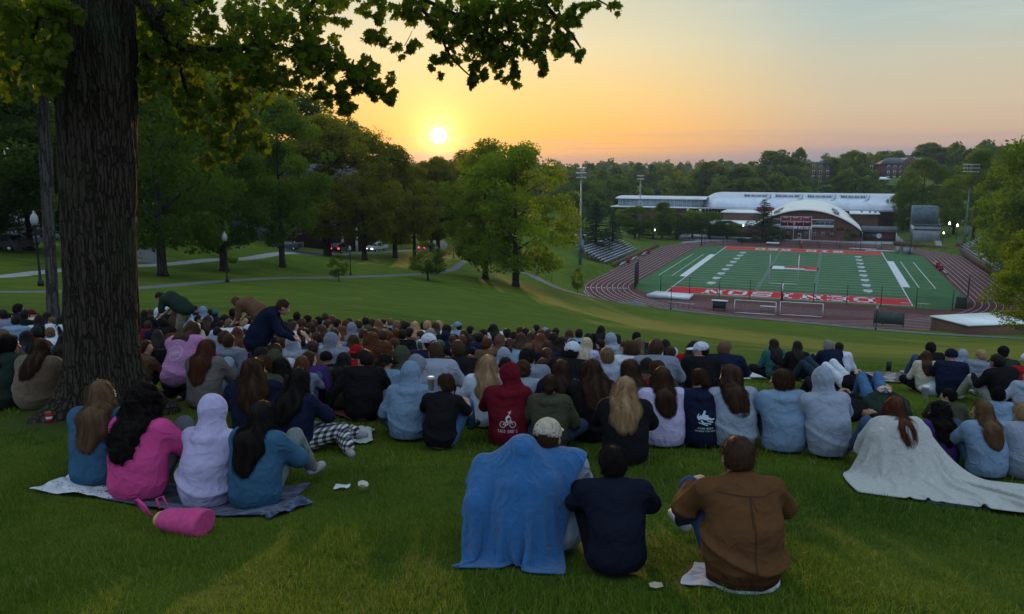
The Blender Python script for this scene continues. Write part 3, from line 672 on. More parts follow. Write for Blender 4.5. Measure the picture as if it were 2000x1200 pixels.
M['brick2'] = mat('red_brick', rough=.9, fn=brick_fn((.105, .042, .042), (.080, .032, .034), (.14, .12, .12)))
M['stone'] = mat('grey_stone', rough=.9, fn=brick_fn((.13, .14, .15), (.19, .20, .21), (.10, .10, .11), 1.6))
M['slate'] = mat('slate_roof', rough=.7, fn=noisy((.060, .070, .085), (.10, .115, .13), 1.5, .2, .02))
def seam_fn(c1, c2, s, axis=0):
    def fn(g, b):
        co = obj_co(g); w = g.new('ShaderNodeTexWave', wave_type='BANDS', bands_direction='XYZ'[axis]); g.l.new(co, w.inputs[0]); w.inputs['Scale'].default_value = s
        n = g.noise(co, .25, 4, .6); g.put(b.inputs['Base Color'], g.mix(g.smooth(n, .3, .75), c1, c2)); g.put(b.inputs['Normal'], g.bump(g.math('POWER', w.outputs['Fac'], 12), .5, .08))
    return fn
M['seam'] = mat('metal_roof', rough=.35, metal=.35, fn=seam_fn((.46, .52, .60), (.60, .66, .74), .35, 0))
M['cream'] = mat('cream_roof', rough=.6, fn=seam_fn((.66, .66, .58), (.78, .78, .72), .22, 1))
M['flatroof'] = mat('white_roof', rough=.6, fn=noisy((.62, .70, .70), (.80, .84, .84), .25, .05, .02))
M['glass'] = mat('window_glass', (.03, .045, .05), .12, spec=.8, fn=noisy((.02, .03, .035), (.06, .08, .085), .8))
M['trim'] = mat('white_trim', (.55, .58, .60), .6, fn=noisy((.5, .53, .55), (.62, .64, .66), 2))
M['wood'] = mat('bench_wood', (.42, .33, .22), .7, fn=noisy((.36, .28, .18), (.5, .4, .28), 3))
M['redpaint'] = mat('red_paint', (.22, .015, .025), .6, fn=noisy((.18, .012, .02), (.26, .02, .03), 2))
M['cover'] = mat('mat_cover', (.5, .56, .6), .6, fn=noisy((.5, .56, .60), (.66, .70, .73), .8, .6, .12))
def alpha_mat(name, c, a):
    def fn(g, b):
        b.inputs['Base Color'].default_value = (*c, 1); b.inputs['Alpha'].default_value = a
    return mat(name, c, .8, fn=fn)
M['net'] = alpha_mat('net_mesh', (.02, .022, .025), .07); M['net2'] = alpha_mat('net_dense', (.012, .013, .015), .62); M['netw'] = alpha_mat('net_white', (.4, .42, .45), .10)
M['screen'] = alpha_mat('screen_mesh', (.10, .14, .16), .93)

def fe(name, u, v, z, label, cat, group=None, rz=0.0):
    e = empty(name, fw(u, v, z), -YAW + rz); tag(e, label, cat, group); return e
def window(par, x, z, w, h, y=0.0, mull=1, face=-1):
    f = MB(); d = .06; yy = (y - .05, y + .03)
    f.box((x - w / 2 - d, yy[0], z - d), (x + w / 2 + d, yy[1], z)); f.box((x - w / 2 - d, yy[0], z + h), (x + w / 2 + d, yy[1], z + h + d))
    f.box((x - w / 2 - d, yy[0], z), (x - w / 2, yy[1], z + h)); f.box((x + w / 2, yy[0], z), (x + w / 2 + d, yy[1], z + h))
    for k in range(mull): xx = x - w / 2 + w * (k + 1) / (mull + 1); f.box((xx - .03, yy[0] + .01, z), (xx + .03, yy[1], z + h))
    f.box((x - w / 2, yy[0] + .01, z + h * .5 - .025), (x + w / 2, yy[1], z + h * .5 + .025))
    o = f.build('window', M['trim'], par); MB().box((x - w / 2, y - .015, z), (x + w / 2, y + .02, z + h)).build('pane', M['glass'], o); return o

# --- brick sports hall with the arched roof
hall = fe('sports_hall', 24.2, 148, 0, 'brick sports hall with cream arched roof behind the far end of the field', 'building')
def arc_z(x, hw, spr, top): return spr + (top - spr) * max(0.0, 1 - (x / hw) ** 2) ** .92
N_ = 36; hw = 19.0
xs = [-hw + 2 * hw * i / N_ for i in range(N_ + 1)]
w_ = MB(); V = []; F = []
for i, x in enumerate(xs): V += [(x, 0, 0), (x, 0, arc_z(x, hw, 3.9, 10.8))]
F = [(2 * i, 2 * i + 2, 2 * i + 3, 2 * i + 1) for i in range(N_)]; w_.add(V, F); w_.box((-hw, .3, 0), (-hw + .3, 40, 4)); w_.box((hw - .3, .3, 0), (hw, 40, 4)); w_.build('wall', M['brick'], hall)
V = []; NY = 6
hr = hw + .6
for j in range(NY + 1):
    y = -1.2 + 42 * j / NY
    for i in range(N_ + 1):
        x = xs[i] * hr / hw; V.append((x, y, arc_z(x, hr, 4.2, 11.5 + 2.0 * (j / NY) ** .8)))
n1 = len(V); V += [(x, y, z - .45) for x, y, z in V]
F = []
for j in range(NY):
    for i in range(N_):
        a = j * (N_ + 1) + i; F += [(a, a + 1, a + N_ + 2, a + N_ + 1), (n1 + a, n1 + a + N_ + 1, n1 + a + N_ + 2, n1 + a + 1)]
for i in range(N_): F.append((n1 + i, n1 + i + 1, i + 1, i))
roof = link('roof', mesh_np('hall_roof', V, F, [M['cream']]), hall)
for sx in (-1, 1):
    for kk, (y0, y1, xa) in enumerate([(1, 9, 9.6), (11, 19, 9.0)]):
        f = MB(); z0 = arc_z(xa, hr, 4.2, 11.9); z1 = arc_z(xa + 2, hr, 4.2, 11.9)
        f.add([(sx * xa, y0, z0 + .1), (sx * (xa + 2), y0, z1 + .15), (sx * (xa + 2), y1, z1 + .5), (sx * xa, y1, z0 + .5), (sx * xa, y0, z0 + .7), (sx * (xa + 2), y0, z1 + .7), (sx * (xa + 2), y1, z1 + .9), (sx * xa, y1, z0 + .9)],
              [(0, 1, 2, 3), (4, 5, 6, 7), (0, 1, 5, 4), (1, 2, 6, 5), (2, 3, 7, 6), (3, 0, 4, 7)]); f.build('skylight', M['grey_metal'], roof)
for x in (-8.8, -5.7, -2.6, .4, 3.4, 6.4, 9.6):
    if x != -2.6: window(hall, x, 1.7, 1.0, 1.3)
dr = MB().box((-2.4, -.08, 0), (-1.2, .02, 2.4)).build('door', M['trim'], hall); MB().box((-2.2, -.12, .9), (-1.4, -.06, 2.2)).build('pane', M['glass'], dr)
for k in range(4): window(hall, 4.4 + 1.62 * k, 5.9, 1.5, 1.5, -.25, 0)
for k in range(2): window(hall, -9.2 - 1.5 * k, 5.9, 1.4, 1.5, -.25, 0)
MB().box((-11.5, -.55, 4.7), (10.0, -.02, 5.7)).build('ledge', M['trim'], hall); MB().box((-11.5, -.5, 7.5), (10.0, -.02, 7.8)).build('lintel_beam', M['trim'], hall)
# --- scoreboard
sb = fe('scoreboard', 21.0, 143.5, 0, 'red and white scoreboard on legs in front of the brick gable', 'scoreboard')
for x in (-5.0, 5.0): MB().box((x - .15, -.15, 0), (x + .15, .15, 4.2)).build('leg', M['trim'], sb)
b_ = MB().box((-5.4, -.3, 5.35), (5.4, .3, 9.0)).build('score_panel', M['redpaint'], sb)
fr = MB()
for z in (5.35, 7.2, 8.95): fr.box((-5.5, -.36, z - .07), (5.5, -.31, z + .07))
for x, z0, z1 in [(-5.4, 5.35, 9), (5.4, 5.35, 9), (-2.0, 7.2, 9), (1.7, 7.2, 9), (-2.9, 5.35, 7.2), (-.3, 5.35, 7.2), (2.6, 5.35, 7.2)]: fr.box((x - .07, -.37, z0), (x + .07, -.32, z1))
for x in (-3.7, -.2, 3.5): fr.box((x - .9, -.40, 8.45), (x + .9, -.35, 8.7))
for x in (-4.2, -1.6, 1.1, 4.0): fr.box((x - .6, -.40, 6.75), (x + .6, -.35, 6.95))
fr.build('panel_frame', M['trim'], b_)
sg = MB().box((-5.7, -.34, 4.15), (5.7, .26, 5.28)).build('sign_board', M['trim'], sb)
class Sheet2:
    def __init__(s): s.V = []; s.F = []; s.z = 0
    def quad(s, *q):
        n = len(s.V); s.V += [(p[0], -.36 - s.z, p[1]) for p in q]; s.F.append([n, n + 1, n + 2, n + 3])
s2 = Sheet2(); letters(s2, 'DEEDS FIELD', -5.3, 4.32, .74, .80, False, .965, 1.3)
link('lettering', mesh_np('lettering', s2.V, s2.F, [mat('navy_lettering', (.02, .03, .10), .7)]), sg)

# --- long barrel-roofed hall
bar = fe('barrel_roof_hall', 18, 205, 0, 'long hall with a silver curved roof and rows of skylights behind the arched hall', 'building')
MB().box((-40, 0, 0), (40, 34, 9.2)).build('wall', M['brick'], bar)
V = []; F = []; na = 22; us = [-43, -41.5, -39.5, -37] + list(np.linspace(-34, 41, 20))
for i, u in enumerate(us):
    e = min(1.0, max(0.0, (u + 43) / 7.0)) ** .5
    for k in range(na + 1):
        a = math.pi * k / na; V.append((u, 17 - 19.5 * math.cos(a) * (.35 + .65 * e), 9.0 + 6.4 * math.sin(a) ** .85 * (.10 + .90 * e)))
for i in range(len(us) - 1):
    for k in range(na): a = i * (na + 1) + k; F.append((a, a + na + 1, a + na + 2, a + 1))
F.append(tuple(range((len(us) - 1) * (na + 1), len(us) * (na + 1))))
rf = link('roof', mesh_np('barrel_roof', V, F, [M['seam']]), bar)
for k in range(4):
    x0 = -22.5 + 13.6 * k; d = MB(); d.box((x0, 3.6, 11.5), (x0 + 11.0, 12.5, 15.1)); dm = d.build('dormer', M['seam'], rf)
    MB().box((x0 + .4, 3.5, 13.1), (x0 + 10.6, 3.62, 14.7)).build('window', M['glass'], dm)
    b2 = MB()
    for q in range(1, 17): b2.box((x0 + .4 + .6 * q, 3.42, 13.1), (x0 + .4 + .6 * q + (.18 if q % 4 else .4), 3.52, 14.7))
    b2.add([(x0 - 1.2, -.2, 10.6), (x0 + 11.6, -.2, 10.6), (x0 + 11.2, 3.4, 13.0), (x0 - .2, 3.4, 13.0)], [(0, 1, 2, 3)]); b2.build('fins', M['seam'], dm)
    MB().add([(x0 + 11.0, 3.0, 15.4), (x0 + 12.0, 3.0, 15.4), (x0 + 10.2, -1.6, 11.0), (x0 + 9.0, -1.6, 11.0), (x0 + 11.0, 3.0, 12.8), (x0 + 12.0, 3.0, 12.8), (x0 + 10.2, -1.6, 9.4), (x0 + 9.0, -1.6, 9.4)],
             [(0, 1, 2, 3), (0, 3, 7, 4), (1, 2, 6, 5), (2, 3, 7, 6)]).build('roof_rib', M['seam'], dm)
MB().box((-44, -4, 8.3), (42, -1.8, 8.9)).build('gutter', M['trim'], bar)
gl = MB().box((-39, -.6, 4.2), (-22, -.1, 8.3)).build('glazing', M['glass'], bar)
mm = MB(); [mm.box((-39 + 1.4 * k, -.75, 4.2), (-38.85 + 1.4 * k, -.6, 8.3)) for k in range(13)]; mm.build('mullions', M['trim'], gl)
# --- low glass wing to the left
wg = fe('glass_wing', -42.5, 196, 0, 'low brick wing with a glass upper floor left of the long curved roof', 'building')
MB().box((-20, 6, 0), (20, 30, 8.3)).build('wall', M['brick'], wg); MB().box((-22, 3.0, 8.4), (19, 31, 8.9)).build('lower_roof', M['flatroof'], wg)
g_ = MB().box((-19.5, 8, 8.95), (20, 29, 12.3)).build('glazing', mat('pale_glazing', (.30, .38, .42), .25, fn=noisy((.22, .30, .34), (.36, .44, .48), .4)), wg)
mm = MB(); [mm.box((-19.5 + 1.9 * k, 7.86, 8.95), (-19.3 + 1.9 * k, 7.98, 12.3)) for k in range(21)]; mm.build('mullions', M['trim'], g_)
V = []; F = []
for i, x in enumerate((-20.5, 22)):
    for k in range(9): a = math.pi * k / 8; V.append((x, 18.5 - 12.5 * math.cos(a), 12.3 + 1.1 * math.sin(a)))
F = [(k, 9 + k, 10 + k, k + 1) for k in range(8)] + [(0, 8, 17, 9)]; link('roof', mesh_np('wing_roof', V, F, [M['seam']]), wg)
for x in (14, 19.5): MB().box((x, 2.8, 0), (x + .9, 3.6, 8.3)).build('column', M['trim'], wg)
# --- flat-roofed link buildings
fl = fe('flat_roof_building', -.5, 152, 0, 'low brick building with a bright white flat roof left of the layered pine', 'building')
MB().box((-12, 0, 0), (9, 24, 4.5)).build('wall', M['brick'], fl); MB().box((-12.6, -.6, 4.55), (9.4, 24.5, 5.0)).build('roof', M['flatroof'], fl)
for x, y in ((-4, 8), (2, 10), (5, 16)): MB().box((x, y, 5.02), (x + .9, y + .7, 5.6)).build('roof_vent', M['grey_metal'], fl)
f2 = fe('flat_roof_building', -1, 178, 0, 'higher flat-roofed block between the low white roof and the curved roof', 'building')
MB().box((-9, 0, 0), (12, 22, 7.9)).build('wall', M['brick'], f2); MB().box((-9.6, -.6, 7.95), (12.6, 22.4, 8.4)).build('roof', M['flatroof'], f2); MB().box((4, 10, 8.45), (11, 14, 10.0)).build('plant_room', M['redpaint'], f2)
f3 = fe('flat_roof_building', 46, 176, 0, 'brick block with a white canopy right of the arched hall', 'building')
MB().box((-4.5, 0, 0), (4.5, 14, 8.6)).build('wall', M['brick'], f3); MB().box((-6, -2.6, 8.65), (5, 14.5, 9.1)).build('roof', M['flatroof'], f3)
MB().box((-4.5, -9, 2.6), (8, -5, 3.0)).build('canopy', M['flatroof'], f3); MB().box((-4.3, -8.8, 0), (7.8, -5.2, 2.6)).build('base_wall', M['brick'], f3)
for x in (-2, 1, 3): MB().box((x, 2, 9.12), (x + .8, 2.8, 9.7)).build('roof_vent', M['grey_metal'], f3)
sh = fe('concession_stand', 50, 152, 0, 'small brick stand with a slate roof right of the arched hall', 'building')
MB().box((-6, 0, 0), (6, 5, 3.5)).build('wall', M['brick2'], sh)
MB().add([(-6.8, -1, 3.45), (6.8, -1, 3.45), (6.8, 6, 3.45), (-6.8, 6, 3.45), (-6, 2.5, 5.4), (6, 2.5, 5.4)], [(0, 1, 5, 4), (2, 3, 4, 5), (0, 4, 3), (1, 2, 5), (3, 2, 1, 0)]).build('roof', M['slate'], sh)
MB().box((-3.2, -.06, 1.1), (.4, .02, 2.8)).build('hatch', M['glass'], sh); MB().box((-5.9, -.9, 0), (-5.6, -.6, 3.4)).build('column', M['trim'], sh); MB().box((5.6, -.9, 0), (5.9, -.6, 3.4)).build('column', M['trim'], sh)
rs = MB(); rs.V = [(.9 * math.cos(t) + .0, -.12, .9 * math.sin(t) + 2.0) for t in np.linspace(0, 6.283, 25)[:-1]]; rs.F = [list(range(24))]; rs.M = [0]; rs.build('round_sign', M['trim'], sh)
MB().box((1.4, -.08, 2.2), (5.2, .02, 2.9)).build('sign_board', M['redpaint'], sh)
pb = fe('service_building', 61.4, 150, 0, 'pale concrete service building with a blue grey screened box on its roof', 'building')
pw = MB().box((0, 0, 0), (8.4, 16, 6.2)); pw.build('wall', mat('pale_concrete', (.30, .32, .36), .85, fn=noisy((.24, .26, .31), (.36, .38, .42), .5, .1)), pb)
MB().box((-.35, -.35, 6.22), (8.8, 16.3, 6.8)).build('roof', M['slate'], pb); MB().box((-.06, .5, 0), (-.01, 15.5, 5.8)).build('side_panel', M['trim'], pb)
for k in range(4): MB().box((-.14, 1.6 + 3.4 * k, 1.0), (-.07, 3.2 + 3.4 * k, 4.6)).build('window', M['glass'], pb)
MB().box((-.5, 1.2, 6.85), (7.6, 13, 13.0)).build('screen', mat('roof_screen', (.10, .15, .18), .6, fn=noisy((.07, .12, .15), (.13, .18, .21), .9)), pb)
MB().box((-.4, -.12, 4.6), (8.4, -.01, 5.2)).build('fascia', M['slate'], pb)
# --- white-roofed store beside the path
st = fe('storage_shed', 52.6, -26.5, 0, 'brick equipment shed with a sloping white roof beside the path', 'shed', rz=.42)
wl = [(-3.9, 0), (2.3, 0), (10.6, 2.4), (9, 12), (-3.9, 11)]
def quadworld(name, P8, m, par):
    """8 world corners (bottom ring, top ring) -> mesh in the parent's frame"""
    inv = par.matrix_basis.inverted() if False else (Matrix.Translation(par.location) @ par.rotation_euler.to_matrix().to_4x4()).inverted()
    V = [inv @ Vector(p) for p in P8]; n = len(V) // 2
    F = [tuple(range(n))[::-1], tuple(range(n, 2 * n))] + [(i, (i + 1) % n, n + (i + 1) % n, n + i) for i in range(n)]
    return link(name, mesh_np(name, V, F, [m]), par)
def S_(px, d, z): p = spot(px, d); return (p[0], p[1], z)
def zpix(py, d): r_ = ray(1000, py); return HC + r_[2] / r_[1] * d
A1, B1, C1, D1 = S_(1817, 130, 0), S_(1891, 120.5, 0), S_(2010, 126, 0), S_(1945, 138, 0)
tops = [zpix(618, 130), zpix(636, 120.5), zpix(632, 126), zpix(612, 138)]
ring = [A1, B1, C1, D1]
quadworld('wall', [(p[0], p[1], -1) for p in ring] + [(p[0], p[1], t - .12) for p, t in zip(ring, tops)], M['brick'], st)
cx = sum(p[0] for p in ring) / 4; cy_ = sum(p[1] for p in ring) / 4
g8 = [(cx + (p[0] - cx) * 1.04, cy_ + (p[1] - cy_) * 1.04) for p in ring]
quadworld('roof', [(p[0], p[1], t - .1) for p, t in zip(g8, tops)] + [(p[0], p[1], t + .12) for p, t in zip(g8, tops)], M['flatroof'], st)

# --- bleachers
bl = fe('bleachers', -22.5, 57, 0, 'silver aluminium bleachers on the grass bank left of the track', 'bleachers')
n_ = 9; L0, L1 = -19.5, 20.0
for k in range(n_):
    x = -1.2 - .95 * k; z = 1.7 + .42 * k
    for a, b in ((L0 + .5 * k * .3, -7.2), (-6.2, 6.2), (7.2, L1 + .4 * k)):
        MB().box((x - .28, a, z), (x + .02, b, z + .06)).build('seat_plank', M['alu'], bl)
fb = MB(); [fb.box((-.95 * k - 2.1, L0 + .4, 1.35 + .42 * k), (-.95 * k - 1.3, L1 + .3, 1.40 + .42 * k)) for k in range(n_)]; fb.build('foot_planks', M['grey_metal'], bl)
rl = MB(); 
for z in (1.6, 2.1, 2.6): rl.bar((-.3, L0, z), (-.3, L1, z), .035)
for k in range(27): y = L0 + k * (L1 - L0) / 26; rl.bar((-.3, y, .2), (-.3, y, 2.6), .03)
for z in (5.6, 6.2, 6.8): rl.bar((-10, L0, z), (-10, L1 + 3, z), .035)
for k in range(12): y = L0 + k * (L1 + 3 - L0) / 11; rl.bar((-10, y, 1.5), (-10, y, 6.8), .04)
for y in (L0, L1 + 2):
    for dz in (.2, .8): rl.bar((-.3, y, 1.8 + dz), (-10, y + (1 if y > 0 else 0), 6.0 + dz), .035)
for k in range(8):
    for y in np.linspace(L0, L1, 7): rl.bar((-1.2 - 1.1 * k, y, .3), (-1.2 - 1.1 * k, y, 1.6 + .46 * k), .035)
rl.build('railing', M['grey_metal'], bl)
wl_ = fe('retaining_wall', -21.6, 50, 0, 'low brick retaining wall in front of the left bleachers', 'wall')
MB().box((-.2, -12, 0), (.15, 50, 1.35)).build('wall', M['brick'], wl_)
cv = MB(); P_ = [(CU + 49.2 * math.cos(a), 12.7 + 49.2 * math.sin(a)) for a in np.linspace(math.pi - .02, math.pi + .62, 16)]
for p, q in zip(P_[:-1], P_[1:]):
    a = Vector(fw(*p)); b = Vector(fw(*q)); t = (b - a).normalized(); nn = Vector((-t.y, t.x, 0)) * .14
    h0 = max(.25, 1.1); cv.add([a - nn, b - nn, b + nn, a + nn] + [v + Vector((0, 0, h0)) for v in (a - nn, b - nn, b + nn, a + nn)], [(3, 2, 1, 0), (4, 5, 6, 7), (0, 1, 5, 4), (1, 2, 6, 5), (2, 3, 7, 6), (3, 0, 4, 7)])
tag(cv.build('curb_wall', M['brick']), 'low curved brick wall along the left turn of the track', 'wall')
cv = MB(); P_ = [(CU + 49.0 * math.cos(a), 97.1 + 49.0 * math.sin(a)) for a in np.linspace(.30, .95, 14)]
for p, q in zip(P_[:-1], P_[1:]):
    a = Vector(fw(*p)); b = Vector(fw(*q)); t = (b - a).normalized(); nn = Vector((-t.y, t.x, 0)) * .14
    cv.add([a - nn, b - nn, b + nn, a + nn] + [v + Vector((0, 0, 1.5)) for v in (a - nn, b - nn, b + nn, a + nn)], [(3, 2, 1, 0), (4, 5, 6, 7), (0, 1, 5, 4), (1, 2, 6, 5), (2, 3, 7, 6), (3, 0, 4, 7)])
tag(cv.build('curb_wall', M['brick']), 'low brick wall round the far right turn of the track', 'wall')
br = fe('bleachers', 71.5, 78, 0, 'long bleachers behind a brown brick wall on the right side of the track', 'bleachers')
MB().box((-.3, -38, 0), (0, 40, 2.0)).build('wall', M['brick'], br); MB().box((-.5, 40, 0), (1.4, 42, 3.0)).build('wall_pier', M['brick2'], br)
for k in range(11):
    MB().box((.6 + .8 * k, -38, 2.3 + .42 * k), (.95 + .8 * k, 41, 2.36 + .42 * k)).build('seat_plank', M['alu'], br)
fb = MB(); [fb.box((.1 + .8 * k, -38, 0), (.86 + .8 * k, 40.6, 1.9 + .42 * k)) for k in range(11)]; fb.build('steps', M['concrete'], br)
rl = MB(); [rl.bar((.05, -38, z), (.05, 40, z), .03) for z in (2.4, 2.9)]; [rl.bar((.05, -38 + 3 * k, 2), (.05, -38 + 3 * k, 2.9), .03) for k in range(27)]; rl.build('railing', M['black_metal'], br)

# --- light poles
def light_pole(loc, h, rows, label, low=True):
    e = empty('floodlight_pole', loc, -YAW * .5); tag(e, label, 'light pole', 'tall floodlight poles round the field')
    MB().tube([(0, 0, -.5), (0, 0, h * .3), (0, 0, h * .31), (0, 0, h)], [.42, .38, .27, .16], 10).build('pole', M['grey_metal'], e, smooth=True)
    for r_ in range(rows[1]):
        z = h - .3 - 1.15 * r_; c = MB().box((-rows[0] * .45, -.08, z - .06), (rows[0] * .45, .08, z + .06)).build('crossarm', M['grey_metal'], e)
        for k in range(rows[0]):
            x = (k - (rows[0] - 1) / 2) * .86; f = MB(); f.lathe([(.10, .0), (.36, .25), (.38, .42), (.30, .46)], 10, c=(x, 0, z - .1)); f.build('floodlight', M['alu'], c)
    if low:
        c = MB().box((-1.2, -.1, h * .31), (1.2, .1, h * .31 + .2)).build('bracket', M['grey_metal'], e)
        for x in (-1.1, 1.1): MB().lathe([(.1, -.3), (.35, 0), (.3, .15)], 8, c=(x, 0, h * .31)).build('floodlight', M['alu'], c)
        MB().box((.1, -.5, h * .12), (.9, .2, h * .26)).build('control_box', M['grey_metal'], e)
p = spot(1133, 200); light_pole(p, zpix(328, 200) - p[2], (3, 3), 'floodlight pole standing on the bank left of the bleachers')
light_pole(fw(-31, 112, 0), 24.1, (3, 2), 'floodlight pole among the trees beyond the left bleachers')
light_pole(fw(75, 131, 1), 27, (6, 3), 'floodlight pole beyond the right bleachers, widest rack of lamps')

# --- lamp posts
def lamp_proto(lit):
    e = empty('lamp_post', (0, 0, 0)); b = MB(); b.lathe([(.17, 0), (.17, .25), (.10, .35), (.07, .6), (.055, 3.2), (.09, 3.25), (.09, 3.4), (.14, 3.45)], 10); b.build('post', M['black_metal'], e, smooth=True)
    def gfn(g, b_):
        b_.inputs['Base Color'].default_value = (.30, .32, .33, 1)
        if lit: b_.inputs['Emission Color'].default_value = (1, .93, .8, 1); b_.inputs['Emission Strength'].default_value = 7
    MB().lathe([(.13, 3.45), (.20, 3.62), (.21, 3.8), (.15, 4.0), (.05, 4.12), (.02, 4.25)], 12).build('globe', mat('lamp_globe_lit' if lit else 'lamp_globe', (.6, .62, .62), .3, fn=gfn), e, smooth=True)
    return e
lpA = lamp_proto(False); lpB = lamp_proto(True); usedl = set()
def lamp(loc, label, lit=False, s=1.0):
    src = lpB if lit else lpA
    o = src if lit not in usedl else copy_tree(src); usedl.add(lit); o.location = loc; o.scale = (s,) * 3
    tag(o, label, 'lamp post', 'lit lamp posts beyond the track' if lit else 'black lamp posts along the paths'); return o
def lampd(px, d, topy, label, lit=False):
    p = spot(px, d); lamp(p, label, lit, (zpix(topy, d) - p[2]) / 4.25)
LH = lampd(444, 63, 452, 'black lamp post with a hanging flower basket beside a dark trunk')
lampd(685, 94, 479, 'black lamp post on the lawn edge below the dark car')
lampd(80, 45, 412, 'tall black lamp post just left of the slim grey trunk')
lampd(579, 140, 442, 'lamp post in front of the brick house window'); lampd(886, 160, 470, 'thin lamp post beside the upper end of the lawn path')
lampd(1078, 165, 531, 'lamp post beside the path right of the wide bright green tree'); lampd(1310, 135.5, 557, 'lamp post on the path in front of the covered landing mat'); lampd(1710, 121.5, 596, 'lamp post on the path in front of the green board')
lamp(fw(-27, 120, .5), 'lit lamp low beside the second light pole', True, 1.0); lamp(fw(1.5, 149.8, .5), 'lit lamp against the brick wall under the white flat roof', True, 1.1)
lamp(fw(69, 134, 1.2), 'lit lamp nearest the far right turn, beside the small footpath', True); lamp(fw(72.5, 150, 2.2), 'lit lamp behind, left of the right-hand light pole', True, 1.35); lamp(fw(74.5, 146, 2.0), 'lit lamp closest to the right-hand light pole', True, 1.3)
tag(strip('path', [fw(67, 128, 0), fw(68.5, 140, 0), fw(69, 152, 0)], 2.2, M['concrete'], .08), kind='structure')
# hanging basket
p = spot(455, 62.6); hb = MB().lathe([(.03, 0), (.30, .1), (.42, .35), (.40, .5), (.2, .62)], 12); hb.bar((-.45, 0, .9), (0, 0, .55), .015)
tag(hb.build('flower_basket', M['grass'], loc=(p[0] + .12, p[1], p[2] + 1.55)), 'dark round flower basket hanging from the lamp post bracket', 'flower basket')

# --- fences and nets
def fence(name, u0, v0, u1, v1, n, h, label, netm='net', group=None, z=0.05):
    L = math.hypot(u1 - u0, v1 - v0); e = empty(name, fw(u0, v0, z), -YAW + math.atan2(v1 - v0, u1 - u0)); tag(e, label, 'fence', group)
    for k in range(n): x = L * k / (n - 1); MB().tube([(x, 0, 0), (x, 0, h)], .075, 6).build('post', M['black_metal'], e)
    MB().box((0, -.006, .05), (L, .006, h * (.62 if h < 5 else .98))).build('net', M[netm], e); return e
fence('chain_link_fence', -.5, -2.9, 55.3, -2.9, 10, 4.0, 'row of tall black fence posts with thin netting along the near end of the field')
fence('chain_link_fence', -8, 114.8, 55.3, 114.8, 11, 3.6, 'black fence posts along the far end of the field')
for i, (u0, v0, u1, v1, lab) in enumerate([(-7.2, 1.5, -8.6, 11.5, 'dark ball-stop net at the near left corner of the field'), (58.3, 1.5, 59.6, 9.5, 'dark ball-stop net at the near right corner of the field'),
                              (-8, 108, -9, 113, 'dark ball-stop net at the far left corner of the field'), (56.5, 103, 57.5, 112, 'dark ball-stop net at the far right corner of the field')]):
    fence('ball_stop_net', u0, v0, u1, v1, 4, 5.6 if i < 2 else 4.5, lab, 'net2', 'dark ball-stop nets at the field corners')
fence('chain_link_fence', -20, 128, 60, 124, 14, 2.4, 'long low fence between the far turn and the trees', 'net')
# --- goals
def tubeset(name, bars, w, m, par): b = MB(); [b.bar(a, c, w) for a, c in bars]; return b.build(name, m, par)
def football_goal(u, v, s, label):
    e = fe('goal_post', u, v, .05, label, 'goal post', 'football goal posts at the ends of the field', 0 if s > 0 else math.pi)
    MB().tube([(0, -1.8, 0), (0, -1.8, 2.2), (0, -1.3, 3.0), (0, 0, 3.2)], .11, 8).build('support', M['white_metal'], e, smooth=True)
    MB().tube([(-2.85, 0, 3.2), (2.85, 0, 3.2)], .08, 8).build('crossbar', M['white_metal'], e)
    for x in (-2.82, 2.82): MB().tube([(x, 0, 3.2), (x, 0, 9.2)], .06, 8).build('upright', M['white_metal'], e)
    MB().tube([(0, -1.8, .02), (0, -1.8, 1.9)], .24, 10).build('pad', M['redpaint'], e)
football_goal(24.4, -.4, 1, 'white goal post at the near end of the field'); football_goal(24.4, FL + .4, -1, 'white goal post at the far end in front of the scoreboard')
def soccer_goal(u, v, label, rz=0.0, flat_=False):
    e = fe('soccer_goal', u, v, .05, label, 'soccer goal', 'white soccer goals on the near turn of the track', rz)
    tubeset('frame', [((-3.7, 0, 0), (-3.7, 0, 2.44)), ((3.7, 0, 0), (3.7, 0, 2.44)), ((-3.7, 0, 2.44), (3.7, 0, 2.44)), ((-3.7, 0, .06), (3.7, 0, .06))], .08, M['white_metal'], e)
    tubeset('back_stay', [((-3.7, 0, 2.44), (-3.7, 1.4, .05)), ((3.7, 0, 2.44), (3.7, 1.4, .05)), ((-3.7, 1.4, .05), (3.7, 1.4, .05)), ((-3.7, 0, .05), (-3.7, 1.4, .05)), ((3.7, 0, .05), (3.7, 1.4, .05))], .05, M['grey_metal'], e)
    MB().add([(-3.7, 0, 2.44), (3.7, 0, 2.44), (3.7, 1.4, .05), (-3.7, 1.4, .05)], [(0, 1, 2, 3)]).build('net', M['netw'], e)
soccer_goal(20.6, -20.3, 'left of two white soccer goals on the near turn of the track'); soccer_goal(28.7, -19.3, 'right of two white soccer goals on the near turn of the track', .02)
e = fe('soccer_goal', 57, -1.2, .05, 'small grey goal folded against the near right corner of the field', 'soccer goal')
tubeset('frame', [((-1, 0, 0), (-1, 0, 3)), ((1, 0, 0), (1, 0, 2.4)), ((-1, 0, 3), (1, 0, 2.4)), ((-1, 0, .1), (1, 0, .1))], .07, M['grey_metal'], e); MB().box((-1, .05, .1), (1, .09, 2.4)).build('net', M['net2'], e)
